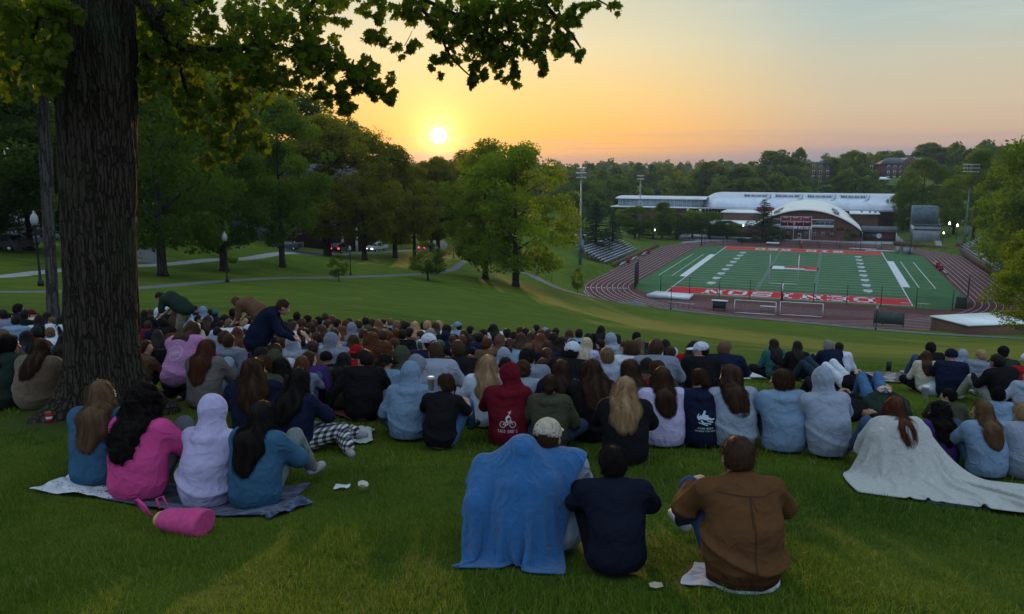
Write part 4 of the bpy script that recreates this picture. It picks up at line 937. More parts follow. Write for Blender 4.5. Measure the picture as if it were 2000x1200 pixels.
# --- mats, hurdles, boards, benches
mt = fe('landing_mat', 2.4, -7.4, .05, 'big covered landing mat with a pale sheet at the near left corner', 'landing mat')
a = MB(); a.add([(-4.2, -2, 0), (4.2, -2, 0), (4.2, 2.3, 0), (-3.4, 2.3, 0), (-4.6, -2.2, .8), (-.5, -2.2, .78), (4.4, -1.8, .45), (4.6, 2.4, .75), (.4, 2.5, .8), (-3.3, 2.5, .95), (1.4, .2, .4), (2.8, 1.0, .6)],
      [(0, 1, 6, 5, 4), (1, 2, 7, 6), (2, 3, 9, 8, 7), (3, 0, 4, 9), (4, 5, 8, 9), (5, 6, 10), (6, 7, 11, 10), (7, 8, 11), (8, 5, 10), (8, 10, 11), (3, 2, 1, 0)]); a.build('mat_cover', M['cover'], mt)
MB().box((-4.1, -1.9, .0), (4.1, -1.5, .35)).build('mat_side', mat('mat_blue', (.12, .17, .22), .7), mt)
m2 = fe('landing_mat', 14.6, 122, .05, 'pale landing mat lying on the far turn of the track', 'landing mat'); MB().prism([(-2.2, -1.5), (2.2, -1.5), (2.0, 1.5), (-2.2, 1.5)], .5, .85).build('mat_cover', M['cover'], m2); MB().box((-2.1, -1.4, 0), (1.9, 1.4, .5)).build('mat_side', M['mat_blue'] if 'mat_blue' in M else M['slate'], m2)
for i, (u, v) in enumerate([(4.6, -18.6), (5.6, -18.9), (6.7, -19.2), (7.8, -19.5), (8.9, -19.8)]):
    h_ = fe('hurdle', u, v, .05, 'hurdle, %s from the left in the row of five beside the path' % ['first', 'second', 'third', 'fourth', 'fifth'][i], 'hurdle', 'hurdles standing in a row on the track')
    MB().box((-.5, -.02, .98), (.5, .02, 1.10)).build('bar', M['trim'], h_)
    for x in (-.42, .42): MB().bar((x, 0, .02), (x, 0, 1), .02).bar((x, 0, .03), (x, .6, .03), .02).build('leg', M['black_metal'], h_)
ct = fe('equipment_cart', 13.9, -18.5, .05, 'dark equipment cart with a pale flat top left of the soccer goals', 'cart')
MB().box((-1.5, -.6, 1.75), (1.5, .7, 1.9)).build('top', M['trim'], ct); MB().box((-1.2, -.4, .35), (1.2, .5, 1.74)).build('body', mat('dark_crate', (.03, .045, .045), .8), ct)
for x in (-1, 1): MB().lathe([(.16, -.04), (.16, .04)], 10).build('wheel', M['black_metal'], ct, loc=(x, -.4, .17), rot=(R(90), 0, 0))
tb = fe('bench', 22.6, -16.2, .05, 'pale folding table standing inside the left soccer goal', 'table'); MB().box((-1.4, -.4, .85), (1.6, .5, .93)).build('top', M['alu'], tb)
for x in (-1.2, 1.4):
    for y in (-.3, .4): MB().bar((x, y, 0), (x, y, .85), .03).build('leg', M['alu'], tb)
gb = fe('display_board', 43, -24.2, .0, 'dull green mesh board standing beside the path near the lamp post', 'board')
MB().box((-2.4, -.04, .5), (2.4, .04, 2.6)).build('panel', mat('green_board', (.05, .075, .065), .8, fn=noisy((.04, .06, .055), (.07, .095, .08), 3)), gb); [MB().bar((x, 0, -.2), (x, 0, 2.7), .05).build('post', M['black_metal'], gb) for x in (-2.3, -.9, 2.3)]
for i, (u, v, rz, lab) in enumerate([(60.6, 76, 0, 'wooden team bench farther along the right edge of the field'), (60.9, 57, 0, 'wooden team bench nearer along the right edge of the field'), (-20.4, 44, 0, 'team bench at the near end of the left bleachers'), (-20.4, 58, 0, 'team bench in front of the middle of the left bleachers'), (-20.4, 72, 0, 'team bench at the far end of the left bleachers')]):
    e = fe('team_bench', u, v, .05, lab, 'bench', 'team benches beside the track'); MB().box((-.2, -3.2, .45), (.2, 3.2, .52)).build('seat', M['wood'] if i < 2 else M['alu'], e); MB().box((.28, -3.2, .7), (.34, 3.2, 1.0)).build('backrest', M['wood'] if i < 2 else M['alu'], e)
    for y in (-2.6, 0, 2.6): MB().box((-.15, y - .04, 0), (.32, y + .04, .44)).build('leg', M['grey_metal'], e)
for i, (u, v, lab) in enumerate([(60.7, 70, 'red bin between the two right-hand team benches, farther one'), (60.7, 63, 'red bin between the two right-hand team benches, nearer one'), (-20.2, 50, 'red trolley beside the near left team bench'), (-20.2, 77, 'red trolley near the far end of the left bleachers')]):
    e = fe('red_bin', u, v, .05, lab, 'bin', 'red bins beside the track'); MB().prism([(-.45, -.6), (.45, -.6), (.5, .6), (-.5, .6)], .12, 1.3).build('body', M['redpaint'], e); MB().box((-.5, -.66, 1.3), (.52, .66, 1.4)).build('lid', M['redpaint'], e)
for i, (u, v, w, lab) in enumerate([(43.5, 117, 8.5, 'long white plank lying behind the far end zone'), (48.5, 112.6, 9.0, 'long white plank at the far right corner of the field')]):
    e = fe('long_plank', u, v, .06, lab, 'plank', 'long white planks at the far end'); MB().prism([(-w / 2, -.3), (w / 2, -.3), (w / 2 - .2, .35), (-w / 2, .3)], 0, .25).build('board', M['white_metal'], e); MB().box((-w / 2 + .3, -.15, .25), (w / 2 - .3, .15, .32)).build('cap', M['trim'], e)
for i, (u, v, lab) in enumerate([(53.2, 108, 'grey box behind the far right corner, left one'), (56.2, 107, 'grey box behind the far right corner, right one')]):
    e = fe('equipment_box', u, v, .05, lab, 'box', 'grey boxes at the far right corner'); w = .5 if i == 0 else 1.3; MB().box((-w, -.6, .0), (w, .6, 2.0)).build('body', mat('box_grey' + str(i), (.28, .31, .35), .7, fn=noisy((.24, .27, .3), (.33, .36, .4), 2)), e); MB().box((-w - .03, -.65, 2.0), (w + .03, .65, 2.08)).build('lid', M['grey_metal'], e)
for i, (u, v) in enumerate([(47.4, -1.6), (50.6, -1.4)]):
    e = fe('hurdle', u, v, .06, ['low white barrier at the near right corner inside the red end zone', 'low white barrier on the turf right of the red end zone'][i], 'barrier'); MB().box((-1.1, -.04, .7), (1.1, .04, .85)).build('bar', M['trim'], e); [MB().bar((x, 0, 0), (x, .3, .7), .03).build('leg', M['alu'], e) for x in (-.5, .5)]

# --- cars
M['carglass'] = mat('car_glass', (.01, .012, .014), .08, spec=.9, fn=noisy((.008, .01, .012), (.02, .022, .026), 2))
M['tyre'] = mat('tyre_rubber', (.012, .012, .013), .8, fn=noisy((.01, .01, .01), (.02, .02, .02), 5))
def lampm(n, c, e_):
    def fn(g, b): b.inputs['Emission Color'].default_value = (*c, 1); b.inputs['Emission Strength'].default_value = e_
    return mat(n, c, .3, fn=fn)
M['hl_off'] = mat('headlight_off', (.4, .42, .45), .15); M['tl_off'] = mat('taillight_off', (.10, .006, .006), .2); M['hl_on'] = lampm('headlight_on', (1, .93, .8), 9); M['tl_on'] = lampm('taillight_on', (1, .05, .04), 4)
CARP = {}
def car(kind, loc, rz, color, label, hl=False, tl=False, group=None):
    prof = {'sedan': [(-2.3, .35), (-2.3, .85), (-1.75, .98), (-1.1, 1.42), (.25, 1.45), (1.05, 1.02), (2.1, .85), (2.3, .6), (2.3, .35)],
            'suv': [(-2.3, .4), (-2.35, 1.05), (-2.15, 1.68), (-1.9, 1.78), (.3, 1.78), (1.05, 1.18), (2.15, 1.05), (2.3, .75), (2.3, .4)],
            'pickup': [(-2.7, .5), (-2.75, 1.1), (-.75, 1.12), (-.65, 1.78), (.65, 1.8), (1.25, 1.22), (2.45, 1.12), (2.6, .8), (2.6, .5)]}[kind]
    e = empty({'sedan': 'parked_car', 'suv': 'suv', 'pickup': 'pickup_truck'}[kind], loc, rz); tag(e, label, 'car' if kind != 'pickup' else 'pickup truck', group)
    hwid = .9; V = []; F = []; n = len(prof)
    for s in (-1, 1):
        for x, z in prof: V.append((x, s * (hwid - (.16 if z > 1.2 else 0)), z))
    bm = bmesh.new(); vs = [bm.verts.new(v) for v in V]; bm.faces.new(vs[:n]); bm.faces.new(vs[n:][::-1])
    for i in range(n): bm.faces.new((vs[i], vs[n + i], vs[n + (i + 1) % n], vs[(i + 1) % n]))
    bmesh.ops.bevel(bm, geom=bm.edges[:] , offset=.07, segments=2, affect='EDGES', profile=.6); bmesh.ops.recalc_face_normals(bm, faces=bm.faces)
    me = bpy.data.meshes.new('body'); bm.to_mesh(me); bm.free(); me.materials.append(M['paint']); link('body', me, e, color=color)
    x0, x1 = {'sedan': (-1.35, .55), 'suv': (-1.95, .6), 'pickup': (-.55, .85)}[kind]; zt = {'sedan': 1.36, 'suv': 1.66, 'pickup': 1.68}[kind]; zb = {'sedan': 1.0, 'suv': 1.15, 'pickup': 1.18}[kind]
    for s in (-1, 1): MB().add([(x0, s * .925, zb), (x1 + .25, s * .925, zb), (x1 - .25, s * .78, zt), (x0 + .2, s * .78, zt)], [(0, 1, 2, 3)]).build('side_window', M['carglass'], e)
    MB().add([(x1 + .52, -.72, zb + .02), (x1 + .52, .72, zb + .02), (x1 - .18, .66, zt + .03), (x1 - .18, -.66, zt + .03)], [(0, 1, 2, 3)]).build('windscreen', M['carglass'], e)
    xr = {'sedan': -1.75, 'suv': -2.36, 'pickup': -.80}[kind]; MB().add([(xr, -.72, zb + .02), (xr, .72, zb + .02), (xr + (.55 if kind == 'sedan' else .12), .66, zt), (xr + (.55 if kind == 'sedan' else .12), -.66, zt)], [(0, 1, 2, 3)]).build('rear_window', M['carglass'], e)
    xe = prof[-1][0]
    for s in (-1, 1):
        MB().box((xe - .08, s * .68 - .2, .66), (xe + .04, s * .68 + .2, .84)).build('headlight', M['hl_on' if hl else 'hl_off'], e)
        MB().box((-xe - .1, s * .72 - .14, .85), (-xe + .05, s * .72 + .14, 1.08)).build('taillight', M['tl_on' if tl else 'tl_off'], e)
    for x in (-1.45, 1.45):
        for s in (-1, 1):
            w = MB().lathe([(.2, -.12), (.33, -.1), (.33, .1), (.2, .12)], 16).build('wheel', M['tyre'], e, loc=(x, s * .84, .33), rot=(R(90), 0, 0)); MB().lathe([(.18, -.135), (.18, .135)], 10).build('rim', M['alu'], w)
    return e
GC = 'cars in the car park at the left edge'
for i, (px, py, kind, rz, c, lab, d) in enumerate([(10, 486, 'sedan', -.25, (.02, .022, .025), 'black parked car at the left edge, nearest to the lawn', 72), (33, 478, 'sedan', -.25, (.25, .27, .29), 'silver parked car just right of the nearest black one', 77), (36, 470, 'suv', -.2, (.03, .03, .035), 'dark parked car behind the silver one', 86),
        (8, 455, 'sedan', -.2, (.16, .18, .2), 'grey parked car in the second row at the left edge', 96), (38, 449, 'sedan', -.2, (.3, .33, .36), 'pale parked car in the second row, second from the left', 104), (122, 463, 'suv', .1, (.2, .25, .3), 'blue grey car half hidden by the thick trunk', 90), (20, 438, 'suv', -.2, (.3, .33, .36), 'pale van-like car in the back row of the car park', 116), (60, 441, 'sedan', -.2, (.08, .09, .1), 'dark car in the back row of the car park', 112)]):
    car(kind, spot(px, d), rz + math.pi, c, lab, group=GC)
car('suv', (*spot(664, 146)[:2], spot(664, 146)[2] + .06), R(80), (.02, .016, .016), 'dark car on the road showing red tail lights', tl=True)
car('pickup', (*spot(736, 157)[:2], spot(736, 157)[2] + .06), R(-115), (.42, .44, .46), 'white pickup with its headlights on, driving down the road', hl=True)
car('sedan', spot(560, 128), R(175), (.05, .055, .06), 'dark parked car behind the oval-crowned tree at the brick house')
car('sedan', spot(836, 172), R(60), (.3, .28, .27), 'car far up the road between the thin trees, tail lights glowing', tl=True)
tag(strip('pavement', [spot(-150, 95), spot(0, 92), spot(90, 92), spot(170, 96)], 44, M['asphalt'], .02, step=4), kind='structure')

# --- houses on the left
def house(name, px0, px1, d, eave_y, base_y, ridge_y, m, label, depth=12, roofm='slate', rz=None):
    a = spot(px0, d); b = spot(px1, d); L = b[0] - a[0]; zb = zpix(base_y, d); ze = zpix(eave_y, d); zr = zpix(ridge_y, d)
    e = empty(name, (a[0], a[1], min(zb, a[2], b[2]) - .3)); tag(e, label, 'building'); z0 = e.location.z
    MB().box((0, 0, 0), (L, depth, ze - z0)).build('wall', m, e)
    MB().add([(-.5, -.5, ze - z0 - .1), (L + .5, -.5, ze - z0 - .1), (L + .5, depth + .5, ze - z0 - .1), (-.5, depth + .5, ze - z0 - .1), (0, depth / 2, zr - z0), (L, depth / 2, zr - z0)], [(0, 1, 5, 4), (2, 3, 4, 5), (0, 4, 3), (1, 2, 5), (3, 2, 1, 0)]).build('roof', M[roofm], e)
    def wpx(px, y0, y1, wpx_, mull=0): 
        x = spot(px, d)[0] - a[0]; za = zpix(y1, d) - z0; zb_ = zpix(y0, d) - z0; window(e, x, za, wpx_ * d / FPX, zb_ - za, 0, mull)
    return e, wpx
e, wp = house('brick_house', 512, 712, 158, 352, 500, 320, M['brick2'], 'red brick house with white sash windows half hidden behind the roadside trees')
for px, y0, y1, w in [(585, 440, 457, 10), (563, 440, 457, 8), (587, 474, 485, 10), (563, 474, 485, 9), (585, 400, 417, 10), (563, 400, 417, 9), (632, 440, 457, 10), (632, 400, 417, 10), (545, 440, 457, 9), (655, 440, 457, 10)]: wp(px, y0, y1, w)
x_ = spot(675, 158)[0] - e.location.x; MB().box((x_ - .5, -1.4, 0), (x_ - .1, -1.0, 6)).build('column', M['trim'], e); MB().box((x_ + 2.3, -1.4, 0), (x_ + 2.7, -1.0, 6)).build('column', M['trim'], e)
e, wp = house('stone_house', 425, 510, 152, 395, 480, 372, M['stone'], 'grey stone house with a white-framed dormer behind the dark trunks'); [wp(px, 404, 420, 7) for px in (440, 466, 492)]; [wp(px, 444, 456, 8) for px in (445, 485)]
e, wp = house('stone_house', 262, 306, 132, 420, 460, 402, M['stone'], 'pale grey stone wall of a low building right of the thick trunk', 8); wp(285, 432, 440, 7)
h = MB(); rng = np.random.default_rng(4)
def hedge(px0, px1, d, hgt, label):
    a = spot(px0, d); b = spot(px1, d); L = b[0] - a[0]; n = int(240 * L); C = np.stack([rng.uniform(0, L, n), rng.uniform(-.9, .9, n), rng.uniform(0, 1, n) ** .7 * hgt], -1); C[:, 2] *= 1 + .15 * np.sin(C[:, 0] * 1.3)
    V, F, t = leaf_quads(C, .28, rng, rng.uniform(0, .7, n)); o = link('hedge', mesh_np('hedge', V, F, [M['leaf']], attr=[('tint', 'POINT', t)]), loc=(a[0], a[1], min(a[2], b[2])), color=(.5, .55, .5)); tag(o, label, 'hedge')
hedge(330, 418, 118, 1.5, 'dark hedge at the back of the lit lawn'); hedge(430, 500, 140, 1.8, 'dark hedge before the grey stone house'); hedge(520, 556, 134, 2.2, 'dark bushes beside the steps of the brick house'); hedge(1440, 1510, 290, 1.6, 'dark hedge under the white-roofed building wall')
# --- brick halls on the hill
def hall_far(name, pxa, pxb, d, eave, base, ridge, label, rows, cols, gable=False):
    a = spot(pxa, d); b = spot(pxb, d); L = b[0] - a[0]; zb = min(zpix(base, d), a[2]) - 4; ze = zpix(eave, d); zr = zpix(ridge, d)
    e = empty(name, (a[0], a[1], zb)); tag(e, label, 'building'); H = ze - zb
    MB().box((0, 0, 0), (L, 16, H)).build('wall', M['brick2'], e)
    MB().add([(-.8, -.8, H), (L + .8, -.8, H), (L + .8, 16.8, H), (-.8, 16.8, H), (4, 8, zr - zb), (L - 4, 8, zr - zb)], [(0, 1, 5, 4), (2, 3, 4, 5), (0, 4, 3), (1, 2, 5), (3, 2, 1, 0)]).build('roof', M['slate'], e)
    if gable:
        gx = 12; MB().add([(gx, -1.5, 0), (gx + 13, -1.5, 0), (gx + 13, -1.5, H), (gx + 6.5, -1.5, H + 5.2), (gx, -1.5, H), (gx, 4, 0), (gx + 13, 4, 0), (gx + 13, 6, H), (gx + 6.5, 6, H + 5.2), (gx, 6, H)],
                          [(0, 1, 2, 3, 4), (0, 4, 9, 5), (1, 6, 7, 2), (2, 7, 8, 3), (3, 8, 9, 4)]).build('gable', M['brick2'], e)
        MB().box((14, 5, zr - zb - 1.8), (L - 6, 7, zr - zb - .2)).build('dormer', M['trim'], e)
    for r_ in range(rows):
        for c in range(cols):
            x = L * (c + .5) / cols; yb = -1.55 if gable and 12 < x < 25 else 0
            f = MB().box((x - .95, yb - .12, H - 3.4 - 3.8 * r_), (x + .95, yb + .02, H - .9 - 3.8 * r_)).build('window', M['trim'], e); MB().box((x - .6, yb - .18, H - 3.1 - 3.8 * r_), (x + .6, yb - .1, H - 1.2 - 3.8 * r_)).build('pane', M['glass'], f)
hall_far('dormitory_hall', 1728, 1826, 585, 321, 350, 308, 'red brick hall with a grey hipped roof and gable on the hill', 3, 8, True)
hall_far('dormitory_hall', 1688, 1704, 585, 320, 352, 316, 'narrow dark brick hall end between trees left of the gabled hall', 4, 2)
hall_far('dormitory_hall', 1580, 1622, 600, 320, 350, 316, 'dark brick hall almost hidden in the trees above the curved roof', 4, 3)
p = spot(1722, 540); e = empty('tent_pavilion', p); tag(e, 'small building with a pale blue roof on the hill below the gabled hall', 'building'); MB().box((-5, 0, 0), (5, 8, 2.6)).build('wall', M['stone'], e); MB().add([(-6, -1, 2.6), (6, -1, 2.6), (6, 9, 2.6), (-6, 9, 2.6), (-4, 4, 4.2), (4, 4, 4.2)], [(0, 1, 5, 4), (2, 3, 4, 5), (0, 4, 3), (1, 2, 5), (3, 2, 1, 0)]).build('roof', M['flatroof'], e)
# ---------------------------------------------------------------- the near maple, its limbs and leaves
def wpt(px, py, d):
    r_ = ray(px, py); s = d / r_[1]; return np.array([r_[0] * s, d, HC + r_[2] * s])
def trig_noise(p, seed, f0, octs=4, aniso=(1, 1, 1)):
    rng = np.random.default_rng(seed); out = np.zeros(len(p)); a = 1.0; q = p * np.array(aniso)
    for o in range(octs):
        for k in range(3):
            w = rng.normal(size=3); w *= f0 * 2 ** o / np.linalg.norm(w); ph = rng.uniform(0, 6.28); w2 = rng.normal(size=3) * f0 * .7 * 2 ** o
            out += a * np.sin(q @ w + ph + 1.3 * np.sin(q @ w2 + ph * 2))
        a *= .55
    return out / 3
def big_trunk(name, loc, h, r0, flare, n=110, rings=90, ridge=.022, mat_='bark', lean=(0, 0), taper=.12, parent=None):
    V = []; zs = np.concatenate([np.linspace(-.3, 1.0, 30), np.linspace(1.04, h, rings)])
    th = np.linspace(0, 2 * math.pi, n, endpoint=False)
    for z in zs:
        fl = flare * math.exp(-max(z, 0) / .28); r_ = r0 * (1 - taper * max(z, 0) / h) + fl * (1 + .55 * np.sin(5 * th + .8) + .3 * np.sin(3 * th + 2))
        p = np.stack([np.cos(th) * 3, np.sin(th) * 3, np.full(n, z * .35)], -1); rd = trig_noise(p, 4, 3.0, 2)
        fine = np.abs(trig_noise(np.stack([np.cos(th) * 9, np.sin(th) * 9, np.full(n, z * 1.1)], -1), 9, 3.2, 3))
        r_ = r_ + .035 * rd + ridge * fine
        V.append(np.stack([r_ * np.cos(th) + lean[0] * max(z, 0), r_ * np.sin(th) + lean[1] * max(z, 0), np.full(n, z)], -1))
    nz = len(zs); V = np.concatenate(V); i = np.arange(nz - 1)[:, None]; j = np.arange(n)[None]
    F = np.stack([i * n + j, i * n + (j + 1) % n, (i + 1) * n + (j + 1) % n, (i + 1) * n + j], -1).reshape(-1, 4)
    return link(name, mesh_np(name, V, F, [M[mat_]], True), parent, loc=None if parent is not None else loc)
LEAF2 = [(0, -.42), (.16, -.30), (.40, -.36), (.33, -.15), (.60, .08), (.33, .10), (.37, .27), (.15, .20)]
LEAF2 = LEAF2 + [(0, .60)] + [(-x, y) for x, y in LEAF2[:0:-1]]
def maple_leaves(C, size, rng, tint, hang=.55):
    n = len(C); L = np.array([(0, 0)] + LEAF2); m = len(L)
    a = rng.normal(size=(n, 3)); a[:, 2] -= hang * 2; a /= np.linalg.norm(a, axis=1, keepdims=True)       # tip direction, hanging
    b = rng.normal(size=(n, 3)); b -= a * (a * b).sum(1, keepdims=True); b /= np.linalg.norm(b, axis=1, keepdims=True); c = np.cross(a, b)
    s = (size * rng.uniform(.65, 1.25, n))[:, None, None]; curl = rng.uniform(.05, .35, n)[:, None, None]
    V = C[:, None] + s * (L[None, :, 1:2] * a[:, None] + L[None, :, 0:1] * b[:, None] + (-curl * (L[None, :, 0:1] ** 2 + .5 * L[None, :, 1:2] ** 2)) * c[:, None])
    i = np.arange(n)[:, None] * m; k = np.arange(1, m); tri = np.stack([np.zeros(m - 1, int), k, np.roll(k, -1)], -1).ravel()
    return V.reshape(-1, 3), (i + tri[None]).reshape(-1, 3), np.repeat(tint, m)
TD = 9.2; tb_ = np.array(spot(204, TD)); mp_ = empty('maple_tree', tuple(tb_)); tag(mp_, 'big old maple with a thick furrowed trunk and boughs reaching over the crowd', 'tree')
big_trunk('trunk', None, 6.2, .385, .26, parent=mp_, lean=(.062, 0), taper=.0)
def rel(p): return tuple(np.asarray(p) - tb_)
lb = MB()
def limb(pts, r0, r1, n=8):
    P = [Vector(rel(wpt(*p))) for p in pts]; out = []
    for i in range(len(P) - 1):
        p0, p1, p2, p3 = P[max(i - 1, 0)], P[i], P[i + 1], P[min(i + 2, len(P) - 1)]
        for k in range(4):
            t = k / 4; out.append(.5 * ((2 * p1) + (p2 - p0) * t + (2 * p0 - 5 * p1 + 4 * p2 - p3) * t * t + (3 * p1 - p0 - 3 * p2 + p3) * t ** 3))
    out.append(P[-1]); m = len(out); lb.tube(out, [r0 + (r1 - r0) * i / (m - 1) for i in range(m)], n)
limb([(240, -40, 8.9), (290, 20, 9.0), (330, 75, 9.3), (400, 100, 9.8), (520, 90, 10.6), (640, 120, 11), (740, 170, 11.3)], .085, .012)
limb([(345, 85, 9.35), (352, 130, 9.6), (375, 200, 9.9), (440, 280, 10.2)], .035, .008, 6)
limb([(300, 30, 9.0), (370, 5, 9.4), (470, -30, 10), (640, -40, 10.8), (800, -10, 11.2), (930, 50, 11.4), (1010, 110, 11.5)], .06, .012)
limb([(230, -120, 8.9), (420, -180, 9.6), (760, -140, 10.8), (1000, -40, 11.4), (1100, 50, 11.6), (1135, 95, 11.6)], .10, .01)
limb([(1000, -40, 11.4), (1120, -20, 11.6), (1195, 15, 11.7)], .03, .008, 6)
limb([(640, -40, 10.8), (600, 30, 10.9), (620, 110, 11), (670, 190, 11.1)], .03, .008, 6)
limb([(800, -10, 11.2), (850, 50, 11.3), (880, 110, 11.3), (930, 160, 11.3)], .03, .007, 6)
limb([(160, -60, 8.8), (90, 10, 8.6), (60, 90, 8.6), (80, 160, 8.6)], .05, .008, 6)
limb([(560, 155, 11), (585, 185, 11), (605, 200, 11)], .008, .003, 4); limb([(790, 90, 11.2), (800, 72, 11.2), (805, 60, 11.2)], .006, .003, 4)
lb.build('limbs', M['bark'], mp_, smooth=True)
BL = [  # x, y, rx, ry, weight, near, far
 (330, 30, 60, 55, 1.2, 9, 10.5), (420, 30, 70, 60, 1.4, 9.5, 11), (500, 40, 70, 60, 1.5, 10, 11.5), (440, 110, 80, 50, 1.5, 9.5, 11), (340, 120, 55, 60, 1.2, 9.3, 10.6), (530, 110, 70, 45, 1.4, 10, 11.5),
 (600, 90, 60, 50, 1.3, 10.3, 11.6), (585, 25, 60, 40, 1.1, 10.5, 11.5), (640, 130, 50, 40, 1.2, 10.6, 11.6), (690, 150, 45, 36, 1.1, 10.8, 11.6), (735, 165, 38, 30, .9, 10.9, 11.6), (745, 195, 22, 16, .4, 11, 11.5), (655, 190, 34, 26, .7, 10.8, 11.4), (680, 210, 16, 14, .25, 10.9, 11.3),
 (300, 150, 35, 50, .6, 9.1, 9.9), (370, 200, 45, 50, .9, 9.5, 10.5), (440, 230, 45, 45, .9, 9.8, 10.6), (480, 180, 50, 40, .9, 10, 10.9), (450, 290, 40, 28, .55, 9.9, 10.5), (410, 315, 30, 18, .3, 9.9, 10.4), (500, 270, 34, 28, .5, 10.1, 10.8), (290, 90, 26, 40, .5, 9.1, 9.6), (555, 160, 45, 25, .6, 10.4, 11.2),
 (650, 20, 50, 26, .6, 10.7, 11.5), (720, 12, 50, 20, .5, 10.9, 11.5), (780, 30, 40, 24, .55, 11, 11.6), (735, 70, 40, 22, .45, 11, 11.6), (790, 95, 30, 18, .35, 11, 11.5), (810, 15, 40, 26, .6, 11, 11.6),
 (870, 30, 50, 40, 1.2, 11, 11.9), (940, 30, 60, 45, 1.5, 11.1, 12), (1010, 30, 60, 50, 1.5, 11.1, 12), (1070, 25, 50, 40, 1.1, 11.2, 12), (900, 85, 50, 40, 1.1, 11, 11.8), (970, 95, 50, 45, 1.3, 11.1, 11.9), (1040, 90, 50, 40, 1.1, 11.1, 11.9), (860, 125, 24, 22, .35, 11.1, 11.6), (930, 140, 26, 26, .4, 11.1, 11.6), (925, 165, 12, 12, .12, 11.2, 11.5),
 (1000, 145, 28, 22, .4, 11.2, 11.7), (1060, 125, 24, 18, .3, 11.2, 11.7), (1105, 85, 36, 26, .5, 11.3, 11.9), (1130, 105, 18, 14, .2, 11.4, 11.8), (1120, 35, 30, 26, .4, 11.4, 11.9), (1160, 12, 34, 12, .3, 11.4, 11.9), (1195, 22, 16, 18, .16, 11.5, 11.8), (1080, 60, 40, 30, .7, 11.2, 11.9),
 (40, 40, 70, 55, 1.4, 8.0, 9.5), (100, 30, 50, 40, .9, 8.0, 8.6), (60, 110, 60, 45, 1.0, 8.0, 9.2), (95, 160, 32, 26, .45, 8.0, 8.7), (15, 150, 40, 40, .6, 8.2, 9.2), (-30, 60, 60, 90, 1.0, 8, 9.5), (110, 100, 22, 50, .4, 8.0, 8.6)]
rng = np.random.default_rng(12); LC = []; LT = []
for (x, y, rx, ry, w, d0, d1) in BL:
    k = max(6, int(20 * w)); subs = rng.normal(size=(k, 2)) * .50                        # sprays inside each bough
    n = int(w * 270)
    for i in range(n):
        s = subs[rng.integers(k)]; q = s + rng.normal(size=2) * (.11, .15); q = q if np.hypot(*q) < 1.25 else q / np.hypot(*q) * rng.uniform(.7, 1.25)
        d = rng.uniform(d0, d1); LC.append(wpt(x + q[0] * rx, y + q[1] * ry, d)); LT.append(rng.uniform(.05, .9))
LC = np.array(LC) - tb_; V, F, t = maple_leaves(LC, .100, rng, np.array(LT))
link('leaves', mesh_np('maple_leaves', V, F, [M['maple']], attr=[('tint', 'POINT', t)]), mp_)
# the rest of the crown, above the frame: it is what shades the people on the grass
n = 3800; C = np.stack([rng.uniform(-10, 6.5, n), rng.uniform(0.5, 14, n), rng.uniform(4.2, 9.5, n)], -1); C = C[(C[:, 2] > .52 * C[:, 1] + 1.2)]
C = C[(np.hypot((C[:, 0] + 3) / 9.0, (C[:, 1] - 7.5) / 8.0) < 1)] + np.array([0, 0, HC]) - tb_
V, F, t = leaf_quads(C, .42, rng, rng.uniform(0, .9, len(C))); link('upper_crown', mesh_np('maple_upper_crown', V, F, [M['maple']], attr=[('tint', 'POINT', t)]), mp_)
# slim grey trunk behind it on the left
p = spot(105, 21); gt = empty('slim_tree', p); tag(gt, 'slim straight grey-barked tree left of the thick maple trunk', 'tree')
big_trunk('trunk', None, 13, .135, .06, n=40, rings=40, ridge=.012, mat_='barkg', parent=gt, taper=.25, lean=(.05, 0))
P_, T_ = crown_points(np.random.default_rng(8), 16, 4.2, 6.2, 60, 140, 1.1, shp_round); V, F, t = leaf_quads(P_, .24, np.random.default_rng(2), T_); link('crown', mesh_np('slim_crown', V, F, [M['leaf']], attr=[('tint', 'POINT', t)]), gt, color=(.55, .6, .6))

